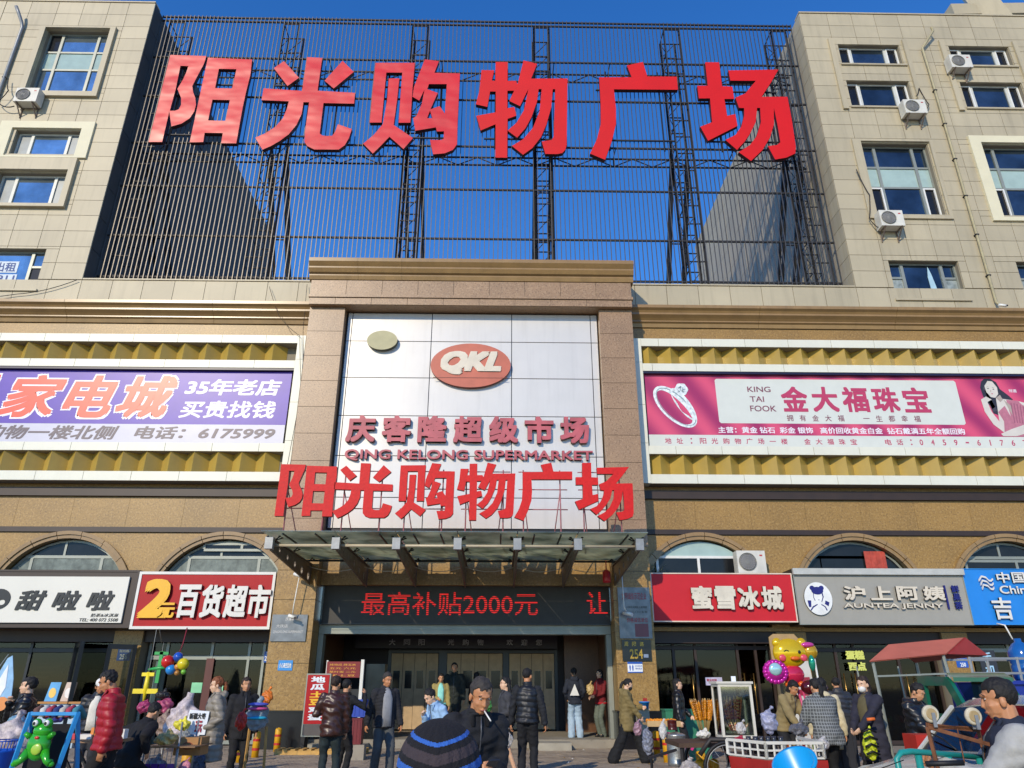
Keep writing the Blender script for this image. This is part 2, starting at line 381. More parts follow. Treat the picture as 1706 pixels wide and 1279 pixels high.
# windows
def window(x0, x1, z0, z1, kind, tone, yf=20.5, label=None):
    G = GLB if tone == 'b' else GLD; yo = yf+.2
    fr = MB(); t = .06; gy = mat('window_frame', 'c5c6bd', .4, vary=.06) if kind == 'low' else GREYAL
    cols = [x0, x0+(x1-x0)*.22, x0+(x1-x0)*.79, x1]; 
    if kind == 'low': rows = [z0, z1]
    elif kind == 'mid': rows = [z0, z0+(z1-z0)*.62, z1]
    else: rows = [z0, z0+(z1-z0)*.42, z0+(z1-z0)*.70, z1]
    fr.box(x0, x1, yo, yo+.08, z0, z0+t); fr.box(x0, x1, yo, yo+.08, z1-t, z1); fr.box(x0, x0+t, yo, yo+.08, z0+t, z1-t); fr.box(x1-t, x1, yo, yo+.08, z0+t, z1-t)
    for c in cols[1:-1]: fr.box(c-.05, c+.05, yo-.01, yo+.07, z0+t, z1-t)
    for r in rows[1:-1]:
        for a, c in zip(cols[:-1], cols[1:]):
            if kind == 'mid' and a == cols[1]: continue
            fr.box(a+.05, c-.05, yo, yo+.07, r-.04, r+.04)
    w = fr.build('window', gy, B, base=((x0+x1)/2, yo, z0))
    for i in range(3):
        for j in range(len(rows)-1):
            if kind == 'mid' and i == 1:
                if j: continue
                zz = (rows[0], rows[2])
            else: zz = (rows[j], rows[j+1])
            m = G
            if kind == 'tall' and j == 1: m = SPAN
            if tone == 'd' and i != 1 and j == 0: m = GLG if kind != 'mid' else mat('lace_pane', '8b9490', .3, vary=.4, scale=7)
            if tone == 'b' and kind == 'low' and i != 1: m = mat('screened_pane', '6f7d84', .35, vary=.2)
            if tone == 'b' and kind == 'mid' and i == 2 and j == 0: m = GLG
            if tone == 'b' and kind == 'tall' and i == 0 and j == 2: m = GLG
            boxobj('pane', m, w, cols[i]+.05, cols[i+1]-.05, yo+.035, yo+.045, zz[0]+.045, zz[1]-.045)
            if m is GLG and kind != 'mid' and tone == 'd':   # pale sash round the opening light
                q = MB(); a, c, d, e = cols[i]+.04, cols[i+1]-.04, zz[0]+.03, zz[1]-.03
                q.box(a, c, yo-.03, yo+.02, d, d+.05); q.box(a, c, yo-.03, yo+.02, e-.05, e); q.box(a, a+.05, yo-.03, yo+.02, d+.05, e-.05); q.box(c-.05, c, yo-.03, yo+.02, d+.05, e-.05)
                q.build('sash', WHITEP, w)
    rv = MB()   # reveals and sill
    rv.box(x0-.001, x0-.02, yf+.05, yo+.1, z0, z1); rv.box(x1+.001, x1+.02, yf+.05, yo+.1, z0, z1)
    rv.box(x0, x1, yf+.05, yo+.1, z1+.001, z1+.02); rv.box(x0-.06, x1+.1, yf-.06, yo, z0-.07, z0-.001)
    rv.build('sill', TILE, w)
    return w
ws = [window(*w) for w in WIN]
PALE = mat('pale_render', 'd6cfb0', .6, vary=.04, scale=2)
def surround(x0, x1, z0, z1, o, m, y0=20.38, t=(.2, .25, .2, .2), parent=None):
    b = MB(); l, r, d, u = t
    b.prism([[(x0-l, z0-d), (x1+r, z0-d), (x1+r, z1+u), (x0-l, z1+u)], [(x0, z0), (x0, z1), (x1, z1), (x1, z0)]], y0, 20.499)
    b.build('window_surround', m, B)
surround(-17.42, -14.98, 21.38, 24.52, 0, TILE, t=(.2, .2, .22, .08))
surround(-17.42, -14.98, 18.48, 19.7, 0, PALE, t=(.45, .42, .08, .3), y0=20.42)
surround(-17.44, -14.99, 16.43, 17.84, 0, TILE, y0=20.36, t=(.2, .2, .12, .5))
surround(12.9, 15.4, 16.36, 19.6, 0, TILE, y0=20.43, t=(.3, .12, .1, .1))
surround(17.28, 19.75, 16.36, 19.6, 0, PALE, y0=20.42, t=(.4, .4, .15, .3))
for x in (12.88, 17.2):
    wpart('window_surround', TILE, [(x-.32, x-.12, 20.42, 20.499, 21.1, 24.6), (x+2.56, x+2.72, 20.42, 20.499, 21.1, 24.6)])
# curtain in a right window, letting notice in a left one
b = MB(); b.prism([[(14.3, 13.2), (14.62, 13.2), (14.5, 13.6), (14.42, 14.2), (14.35, 14.5), (14.28, 14.1)]], 20.712, 20.725); b.build('curtain', mat('pale_blue_cloth', '9fc0cf', .8), ws[7])
# cornice of the podium, in steps
def cornice(x0, x1, z, y, parent=B, name='cornice'):
    b = MB(); prof = [(y, z-.62), (y-.05, z-.62), (y-.08, z-.5), (y-.14, z-.46), (y-.14, z-.42), (y-.20, z-.36), (y-.30, z-.28), (y-.30, z-.22), (y-.34, z-.16), (y-.42, z-.10), (y-.42, z), (y, z)]
    k = len(prof)
    b.add([(x0, p[0], p[1]) for p in prof]+[(x1, p[0], p[1]) for p in prof], [(i, i+1, k+i+1, k+i) for i in range(k-1)]+[tuple(range(k))[::-1], tuple(range(k, 2*k))])
    return b.build(name, CORN, parent)
x = -24
for x0, x1 in ((-24, -18.5), (-18.49, -13.7), (-13.69, -9.1), (-9.09, -5.88), (4.01, 8.2), (8.21, 12.6), (12.61, 17), (17.01, 24)): cornice(x0, x1, 12.6, 20.5)
wpart('granite_band', GRAN, [(-24, -5.88, 20.5, 20.8, 11.3, 11.97), (4.01, 24, 20.5, 20.8, 11.3, 11.97)])
wpart('podium_wall', GRAN, [(-24, -5.88, 20.55, 20.8, 6.5, 11.29), (4.01, 24, 20.55, 20.8, 6.5, 11.29)])
wpart('dark_moulding', BROWN, [(-24, -5.88, 20.40, 20.8, 6.42, 6.66), (4.01, 24, 20.40, 20.8, 6.42, 6.66), (-24, -5.88, 20.44, 20.8, 5.40, 5.54), (4.01, 24, 20.44, 20.8, 5.40, 5.54)])  # dark brown metal bands below the frames and above the arches
gb = wpart('granite_band', JOINT, [(-24, -5.88, 20.56, 20.8, 5.55, 6.41), (4.01, 24, 20.56, 20.8, 5.55, 6.41)])
for a, c in ((-20, -5.88), (4.01, 20)):
    n = int((c-a)/1.5)
    for i in range(n): boxobj('granite_panel', GRAN, gb, a+(c-a)*i/n+.003, a+(c-a)*(i+1)/n-.003, 20.5, 20.55, 5.55, 6.41)
# arcade storey
ARCH = [(-20.75, 2.05, 3.37), (-16.4, 2.05, 3.37), (-12.03, 2.05, 3.37), (-7.66, 2.05, 3.37), (5.67, 1.9, 3.56), (10.02, 1.9, 3.56), (14.42, 1.9, 3.56), (18.8, 1.9, 3.56)]
for a, c in ((-24, -5.88), (4.01, 24)):
    hs = []
    b = MB()
    for cx, r, cz in ARCH:
        if a < cx < c:
            p = arc(cx, cz, r-.16, 0, 180, 20); p = [(min(max(q[0], a+.02), c-.02), q[1]) for q in p]
            hs.append([(p[0][0], 2.9)]+p+[(p[-1][0], 2.9)])
    b.prism([[(a, 2.8), (c, 2.8), (c, 5.39), (a, 5.39)]]+hs, 20.5, 20.8); aw = b.build('arcade_wall', GRAN, B)
def arched(cx, r, cz, style):
    a0, a1 = 0, 180
    if cx > 5 and cx < 6: a1 = 155
    if cx == -7.66: a0 = 23
    b = MB()
    n = 9
    for i in range(n):   # voussoirs in two rolls
        s, e = a0+(a1-a0)*i/n+.25, a0+(a1-a0)*(i+1)/n-.25
        v = MB(); v.prism([arc(cx, cz, r, s, e, 4)+arc(cx, cz, r-.1, e, s, 4)], 20.41, 20.499); v.prism([arc(cx, cz, r-.101, s, e, 4)+arc(cx, cz, r-.2, e, s, 4)], 20.45, 20.62)
        v.build('arch_stone', CORN, aw)
    q = MB(); ri = r-.2; yb = 20.68
    # window frame and panes behind
    col = WHITEP if style == 'white' else GREYAL
    w = MB(); w.prism([arc(cx, cz, ri-.01, 0, 180, 16), arc(cx, cz, ri-.07, 180, 0, 16)], yb, yb+.06)
    zt = cz+ri*.74
    if style != 'dark':
        xw = math.sqrt(max(0, (ri-.03)**2-(zt-cz)**2))
        w.box(cx-xw, cx+xw, yb-.01, yb+.05, zt-.04, zt+.04)
        for dx in (-.55*ri, .5*ri): w.box(cx+dx-.04, cx+dx+.04, yb-.01, yb+.05, 2.9, zt-.04)
        w.box(cx-.1*ri, cx-.1*ri+.06, yb-.01, yb+.05, zt+.04, cz+ri-.05)
    wn_ = w.build('arched_window', col, B, base=(cx, yb, cz))
    gl = GLG if style != 'curtain' else mat('curtained_pane', '6f776f', .3, spec=.3, vary=.4, scale=5, streak=.6)
    for x0, x1 in ((-ri, -.55*ri), (-.55*ri+.04, .5*ri-.04), (.5*ri, ri)):
        xs = np.linspace(x0, x1, 6); p = [(cx+x1, 2.9), (cx+x0, 2.9)]+[(cx+x, min(zt-.04, cz+math.sqrt(max(0, (ri-.02)**2-x*x)))) for x in xs]
        v = MB(); v.prism([p], yb+.01, yb+.02); v.build('pane', gl, wn_)
    v = MB(); v.prism([[(cx+x, zt+.04) for x in (-ri*.64, ri*.64)]+[(cx+x, cz+math.sqrt(max(.001, (ri-.02)**2-x*x))) for x in np.linspace(ri*.64, -ri*.64, 12)]], yb+.01, yb+.02); v.build('pane', GLG, wn_)
    return wn_
st = ['curtain', 'curtain', 'curtain', 'curtain', 'dark', 'dark', 'grey', 'grey']
aws = [arched(*ARCH[i], st[i]) for i in range(8)]
# open top light and lower sashes behind the right arches
def sashwin(x0, x1, z0, z1, y, m, parent, n=2, name='sash'):
    q = MB(); t = .07
    q.box(x0, x1, y, y+.06, z1-t, z1); q.box(x0, x1, y, y+.06, z0, z0+t)
    for i in range(n+1):
        x = x0+(x1-x0)*i/n; q.box(x-t/2, x+t/2, y-.005, y+.055, z0+t, z1-t)
    s = q.build(name, m, parent)
    for i in range(n): boxobj('pane', GLG, parent, x0+(x1-x0)*i/n+t/2, x0+(x1-x0)*(i+1)/n-t/2, y+.02, y+.03, z0+t, z1-t)
sashwin(4.42, 6.75, 3.6, 4.82, 20.55, WHITEP, aws[4])
b = MB(); b.prism([arc(5.67, 3.56, 1.66, 45, 135, 10)], 20.6, 20.63); b.build('pane', SPAN, aws[4])
sashwin(13.2, 16.1, 3.6, 4.75, 20.6, GREYAL, aws[6], 2)
sashwin(-8.3, -6.2, 4.9, 5.14, 20.6, GREYAL, aws[3], 2)
b = MB()
for i in range(7): b.box(10.35+i*.085, 10.44+i*.085, 20.62+.012*(i % 2), 20.63+.012*(i % 2), 3.6, 4.98)
b.build('curtain', mat('red_curtain', 'b0483a', .8, vary=.3, scale=5), aws[5])
b = MB()
for i in range(26):
    a = random.uniform(.3, 2.8); l = random.uniform(.2, .5); x = 4.25+random.uniform(-.1, .2)
    b.tube([(x, 20.45, 4.2), (x+math.cos(a)*l*.6, 20.42, 4.2+math.sin(a)*l*.7), (x+math.cos(a)*l, 20.4+random.uniform(-.1, .05), 4.2+math.sin(a)*l*.8)], .006, 4)
tag(b.build('dry_plant', mat('dry_twig', '9a8a62', .8)), 'dry twiggy pot plant on the red sign ledge below the first right arch', 'plant')

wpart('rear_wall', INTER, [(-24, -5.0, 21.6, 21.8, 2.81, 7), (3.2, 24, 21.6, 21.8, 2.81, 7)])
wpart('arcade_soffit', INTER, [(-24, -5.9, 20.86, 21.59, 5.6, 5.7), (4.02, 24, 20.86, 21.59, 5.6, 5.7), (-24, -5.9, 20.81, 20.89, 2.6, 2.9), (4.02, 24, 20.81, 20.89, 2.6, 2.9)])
# ground storey: piers, shop rooms, glazing
PIER = [(-18.6, -17.9), (-14.3, -13.9), (-10.25, -9.5), (7.5, 8.3), (12.0, 12.7), (16.4, 17.0)]
for a, c in PIER:
    p = wpart('pier', JOINT, [(a+.01, c-.01, 20.53, 21.2, 0, 2.79)])
    for k in range(4): boxobj('granite_panel', GRAN, p, a, c, 20.5, 20.525, .02+k*.69, .02+(k+1)*.69-.008)
b = MB(); 
for a, c in ((-24, -4.9), (3.1, 24)):
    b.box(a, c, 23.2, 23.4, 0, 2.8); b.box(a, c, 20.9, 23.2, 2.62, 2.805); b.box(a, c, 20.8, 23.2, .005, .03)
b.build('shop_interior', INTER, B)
wpart('shop_fascia', BROWN, [(-24, -5.9, 20.6, 20.85, 2.5, 2.79), (4.0, 24, 20.6, 20.85, 2.5, 2.79)])
def shopfront(x0, x1, xs, col, ztr=2.2, parent=B, solid=(), handles=()):
    f = MB(); t = .07; y = 20.9
    f.box(x0, x1, y, y+.07, 2.55, 2.62); f.box(x0, x1, y, y+.07, ztr-.05, ztr+.05); f.box(x0, x1, y, y+.07, .03, .12)
    for x in [x0+t/2]+xs+[x1-t/2]: f.box(x-t/2, x+t/2, y-.01, y+.08, .12, 2.55)
    o = f.build('shop_front', col, parent, base=((x0+x1)/2, y, 0))
    X = [x0]+xs+[x1]
    for i in range(len(X)-1):
        boxobj('pane', CLEARD, o, X[i]+.05, X[i+1]-.05, y+.03, y+.042, .13, ztr-.06)
        boxobj('pane', CLEARD, o, X[i]+.05, X[i+1]-.05, y+.03, y+.042, ztr+.06, 2.54)
    for x in handles:
        h = MB(); h.tube([(x, y-.08, .75), (x, y-.08, 1.75)], .016, 6); h.box(x-.01, x+.01, y-.08, y, .85, .87); h.box(x-.01, x+.01, y-.08, y, 1.62, 1.64); h.build('door_handle', mat('brass', 'b08a4c', .3, metal=.9), o)
    return o
sf1 = shopfront(-13.9, -10.3, [-12.6, -11.4], DARKM, 2.3)
shopfront(-17.9, -14.3, [-16.6, -15.4], DARKM, 2.3)
sf2 = shopfront(-9.45, -5.95, [-8.95, -7.75, -6.75, -6.35], GREYAL, 2.12)
sf3 = shopfront(4.05, 7.45, [4.75, 5.35, 6.5, 7.0], BROWN, 2.4, handles=(4.85, 5.2, 6.6, 6.85))
sf4 = shopfront(8.35, 11.95, [9.2, 9.7, 10.9, 11.4], BROWN, 2.35, handles=(9.3, 9.6, 11.0, 11.3))
sf5 = shopfront(12.75, 16.35, [14.0, 15.2], GREYAL, 2.35)
b = MB(); b.box(-7.85, -7.65, 20.86, 20.895, .05, 2.1); b.build('door_stile', mat('mahogany', '5a2a20', .4), sf2)
# open shop door with its leaf standing out
def leaf(x0, y0, x1, y1, z0, z1, col, label=None):
    d = Vector((x1-x0, y1-y0, 0)); n = d.normalized(); f = MB()
    for a, c in ((0, .1), (d.length-.1, d.length)):
        p, q = Vector((x0, y0, 0))+n*a, Vector((x0, y0, 0))+n*c
        f.bar((p.x+n.x*.05, p.y+n.y*.05, z0), (p.x+n.x*.05, p.y+n.y*.05, z1), .1, .05)
    for z in (z0+.06, z1-.06): f.bar((x0, y0, z), (x1, y1, z), .05, .12)
    o = f.build('door_leaf', col, B, base=(x0, y0, z0))
    g = MB(); s = n*.08; g.add([(x0+s.x, y0+s.y, z0+.1), (x1-s.x, y1-s.y, z0+.1), (x1-s.x, y1-s.y, z1-.1), (x0+s.x, y0+s.y, z1-.1)], [(0, 1, 2, 3)]); g.build('pane', CLEARD, o)
    h = MB(); m_ = Vector((x1, y1, 0))-n*.18; h.tube([(m_.x-n.y*.05, m_.y+n.x*.05-.04, 1.0), (m_.x-n.y*.05, m_.y-.04, 1.5)], .02, 6); h.build('door_handle', STEEL, o)
leaf(-11.4, 20.88, -10.75, 19.95, .04, 2.48, DARKM)
leaf(-9.55, 20.4, -10.1, 19.98, .04, 2.42, DARKM)
leaf(-8.95, 20.88, -8.75, 20.0, .04, 2.0, mat('green_grey_metal', '5b6a62', .5))
# shop interiors: shelves with goods
sh = MB(); cols = ['c0392f', 'd9b13a', '3f7fae', 'e8e2d2', '4b8a52', 'c76fa0', '8a5a34']
for i in range(300):
    x = random.choice([random.uniform(-13.5, -6.2), random.uniform(4.3, 11.8)]); sh.mi = random.randrange(7)
    w_, h_ = random.uniform(.05, .16), random.uniform(.06, .2); z = random.choice([.5, .95, 1.35, 1.75])
    sh.box(x, x+w_, 22.4, 22.5, z, z+h_)
stuff(sh.build('shelf_goods', [mat('goods_'+c, c, .6) for c in cols], B))
wpart('shelf', mat('shelf_board', '5a4634', .6), [(-13.6, -6.1, 22.3, 22.6, z-.03, z-.005) for z in (.5, .95, 1.35, 1.75)]+[(4.2, 11.9, 22.3, 22.6, z-.03, z-.005) for z in (.5, .95, 1.35, 1.75)])

for k, (x, z, w_, h_, c, c2) in enumerate(((5.55, 1.35, .5, .75, '6e3a26', 'b58a5a'), (6.6, 1.3, .35, .6, '8a2a20', 'd0a060'), (9.9, 1.2, .5, .9, '4a3a2a', '9a8a60'), (11.3, 1.3, .4, .7, '7a4a30', 'c09a70'), (13.3, 1.0, .6, 1.0, '2a4a7a', '9ab0c8'), (15.0, 1.1, .6, .9, 'b0b0a8', '6a7a8a'), (-12.2, 1.5, .8, .5, '5a4632', '8a7450'), (-8.4, 1.3, .4, .6, '8a9a90', 'c0c8c0'), (-7.2, 1.2, .4, .5, '3a3a40', '7a7a80'))):
    o = boxobj('poster', mat('poster_'+c, c, .6, vary=.3, scale=8), B, x-w_/2, x+w_/2, 21.15, 21.165, z, z+h_)
    for j in range(3): boxobj('poster_line', mat('poster_'+c2, c2, .6), o, x-w_*.4, x+w_*(.1+.15*j), 21.14, 21.149, z+h_*(.2+.25*j), z+h_*(.3+.25*j))
# ---------- entrance block ----------
PX = ((-5.87, -4.8), (2.99, 4.0))
for a, c in PX:
    o = wpart('entrance_pillar', JOINT, [(a+.02, c-.02, 19.63, 20.9, 0, 12.13)])
    m = GRANP
    zs = [.86, 1.95, 2.72, 3.5, 4.25, 4.9]+[5.63+i*.8125 for i in range(9)]; zs[-1] = 12.13
    for z0, z1 in zip(zs[:-1], zs[1:]):
        mm = GRAN if z1 < 5 else GRANP
        boxobj('granite_block', mm, o, a, c, 19.6, 19.625, z0+.006, z1-.006)
        if a < 0:
            boxobj('granite_block', mm, o, a, a+.018, 19.628, 20.5, z0+.006, z1-.006); boxobj('granite_block', mm, o, c-.018, c, 19.628, 20.3, z0+.006, z1-.006)
        else:
            boxobj('granite_block', mm, o, c-.018, c, 19.628, 20.5, z0+.006, z1-.006); boxobj('granite_block', mm, o, a, a+.018, 19.628, 20.3, z0+.006, z1-.006)
    q = MB(); q.box(a-.05, c+.05, 19.54, 20.55, 0, .82); q.box(a-.07, c+.07, 19.52, 20.56, .82, .855); q.build('plinth', BLACKG, o)
ent = wpart('entablature', GRANP, [(-5.87, 4.0, 19.45, 21.0, 12.14, 12.38), (-5.90, 4.03, 19.38, 21.0, 12.38, 12.47), (-5.87, 4.0, 19.45, 21.0, 12.47, 12.99)])
for i in range(9):
    x0 = -5.88+i*1.0977; boxobj('granite_block', GRANP, ent, x0+.006, x0+1.0977-.006, 19.42, 19.448, 12.49, 12.98); boxobj('granite_block', GRANP, ent, x0+.006-.3*(0 < i < 9), x0+1.0977-.006-.3*(i < 8), 19.42, 19.448, 12.15, 12.37)
c_ = MB(); z = 13.62; y = 19.45
prof = [(y, z-.62), (y-.05, z-.62), (y-.09, z-.5), (y-.09, z-.46), (y-.16, z-.42), (y-.22, z-.30), (y-.22, z-.25), (y-.26, z-.20), (y-.32, z-.12), (y-.32, z), (21.0, z), (21.0, z-.62)]
def prof_obj(prof, x0, x1, name, m, parent):
    b = MB(); k = len(prof); b.add([(x0, p[0], p[1]) for p in prof]+[(x1, p[0], p[1]) for p in prof], [(i, (i+1) % k, k+(i+1) % k, k+i) for i in range(k)]+[tuple(range(k))[::-1], tuple(range(k, 2*k))]); return b.build(name, m, parent)
prof_obj(prof, -5.95, -4.45, 'cornice', CORN, B); prof_obj(prof, -4.445, -3.1, 'cornice', CORN, B); prof_obj(prof, -3.095, 4.08, 'cornice', CORN, B)
pw = wpart('sign_wall', DARKM, [(-4.78, 2.97, 19.94, 20.3, 5.3, 12.13)])
xs = [-4.75, -4.61, -2.15, .31, 2.75, 2.96]; zs = [5.42, 6.29, 7.50, 8.72, 9.93, 11.14, 12.1]
for i in range(5):
    for k in range(6): boxobj('metal_panel', PANEL, pw, xs[i]+.012, xs[i+1]-.012, 19.9, 19.935, zs[k]+.012, zs[k+1]-.012)
wpart('entrance_lintel', GRAN, [(-4.79, 2.98, 19.95, 20.4, 3.92, 4.6), (-4.79, 2.98, 19.97, 20.4, 4.6, 5.29)])
wpart('shutter_box', GREYAL, [(-4.79, 2.98, 20.3, 20.75, 2.70, 2.95), (-4.79, 2.98, 20.28, 20.3, 2.80, 2.81)])
wpart('door_jamb', GREYAL, [(-4.79, -4.66, 20.3, 20.6, .2, 2.69), (2.85, 2.98, 20.3, 20.6, .2, 2.69)])
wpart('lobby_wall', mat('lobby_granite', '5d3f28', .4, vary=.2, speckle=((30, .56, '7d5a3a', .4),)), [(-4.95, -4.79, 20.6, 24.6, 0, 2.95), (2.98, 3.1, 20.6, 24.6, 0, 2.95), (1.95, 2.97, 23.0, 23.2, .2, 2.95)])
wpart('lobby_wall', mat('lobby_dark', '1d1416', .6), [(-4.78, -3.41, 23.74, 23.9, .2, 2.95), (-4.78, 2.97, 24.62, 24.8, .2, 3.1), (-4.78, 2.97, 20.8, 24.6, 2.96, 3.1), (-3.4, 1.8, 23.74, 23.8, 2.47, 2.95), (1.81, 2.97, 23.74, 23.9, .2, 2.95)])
# door curtains with small windows
CUR = mat('door_curtain', 'b89e7a', .6, vary=.12, scale=6, streak=.3)
dc = wpart('door_frame', DARKM, [(-3.4, 1.8, 23.72, 23.8, 2.36, 2.46), (-3.4, -3.3, 23.72, 23.8, .2, 2.36), (1.7, 1.8, 23.72, 23.8, .2, 2.36), (-1.85, -1.6, 23.72, 23.8, .2, 2.36), (.12, .3, 23.72, 23.8, .2, 2.36)])
for a, c in ((-3.29, -1.86), (-1.59, .11), (.31, 1.69)):
    n = 4; w_ = (c-a)/n
    for i in range(n):
        x0, x1 = a+i*w_+.006, a+(i+1)*w_-.006; yy = 23.66+.03*(i % 2)
        b = MB(); b.prism([[(x0, .24), (x1, .24), (x1, 2.34), (x0, 2.34)], [(x0+.07, 1.35), (x0+.07, 1.85), (x1-.07, 1.85), (x1-.07, 1.35)]], yy, yy+.02)
        s = b.build('curtain_strip', CUR, dc); boxobj('pane', GLG, dc, x0+.07, x1-.07, yy+.005, yy+.012, 1.35, 1.85)
wpart('welcome_strip', mat('plum_board', '1e1220', .5), [(-4.3, 1.75, 23.0, 23.04, 2.46, 2.83)])
for i, ch in enumerate('大同阳 光购物 欢迎您'):
    if ch != ' ': text(ch, mat('dull_silver', '9a989a', .5), B, -3.3+i*.44, -3.11+i*.44, 2.55, 2.72, 22.999, .006, .02)
# ================= louvred rooftop screen =================
SCN = thing('louvre_screen', 'tall see-through rooftop screen of vertical slats between the two wings', 'screen', (-1, 21, 13.42))
ns = 162; _sl = MB(); _sl.box(-.013, .013, -.014, .014, -6.03, 6.03); slm = _sl.mesh('slat', SLAT)
for i in range(ns):
    x = -13.5+25.0*i/(ns-1); link('slat', slm, SCN, (x, 21.0, 19.9+.03*math.sin(i*.2)))
for z in (13.86, 14.02, 15.65, 17.72, 19.65, 21.85, 23.8, 25.72, 25.92):
    b = MB(); b.box(-13.55, 11.55, 21.035, 21.09, z-.03, z+.03); b.build('rail', RUSTS, SCN)
for (za, zb) in ((23.8, 23.4), (19.65, 19.3)):
    b = MB(); Y = 21.65; b.bar((-13.3, Y, za), (11.4, Y, za), .05); b.bar((-13.3, Y, zb), (11.4, Y, zb), .05)
    n = 34
    for i in range(n):
        x = -13.3+24.7*i/n; w = 24.7/n
        b.bar((x, Y, za if i % 2 else zb), (x+w, Y, zb if i % 2 else za), .03); 
        if i % 3 == 0: b.bar((x, Y, za), (x, Y, zb), .03); b.bar((x, 21.1, za), (x, Y, za), .03)
    b.build('truss', RUSTS, SCN)
def ladder(b, p0, p1, q0, q1, n, w=.06, rw=.035, zig=True):
    p0, p1, q0, q1 = map(Vector, (p0, p1, q0, q1)); b.bar(p0, p1, w); b.bar(q0, q1, w)
    for i in range(n+1):
        t = i/n; a, c = p0.lerp(p1, t), q0.lerp(q1, t); b.bar(a, c, rw)
        if zig and i < n: b.bar(a, q0.lerp(q1, (i+1)/n), rw*.7)
for xm in (-13.05, -8.5, -3.35, 1.5, 6.75, 11.1):
    b = MB(); h = .3
    for dy in (21.3, 22.0): ladder(b, (xm-h, dy, 13.42), (xm-h, dy, 25.9), (xm+h, dy, 13.42), (xm+h, dy, 25.9), 16, zig=dy > 21.5)
    ladder(b, (xm-h, 21.3, 13.42), (xm-h, 21.3, 25.9), (xm-h, 22.0, 13.42), (xm-h, 22.0, 25.9), 10, rw=.03)
    for dx in (-h, h): ladder(b, (xm+dx, 22.0, 20.4), (xm+dx, 25.6, 13.42), (xm+dx, 22.0, 19.7), (xm+dx, 25.1, 13.42), 10, w=.09)
    for t in (.2, .45, .7, .95): b.bar((xm-h, 22+3.4*t, 20.2-6.7*t), (xm+h, 22+3.4*t, 20.2-6.7*t), .04)
    b.build('lattice_mast', RUSTS, SCN)
for i, (x, w) in enumerate(((-8.6, 1.2), (-.7, .9), (4.6, 1.2))): pass

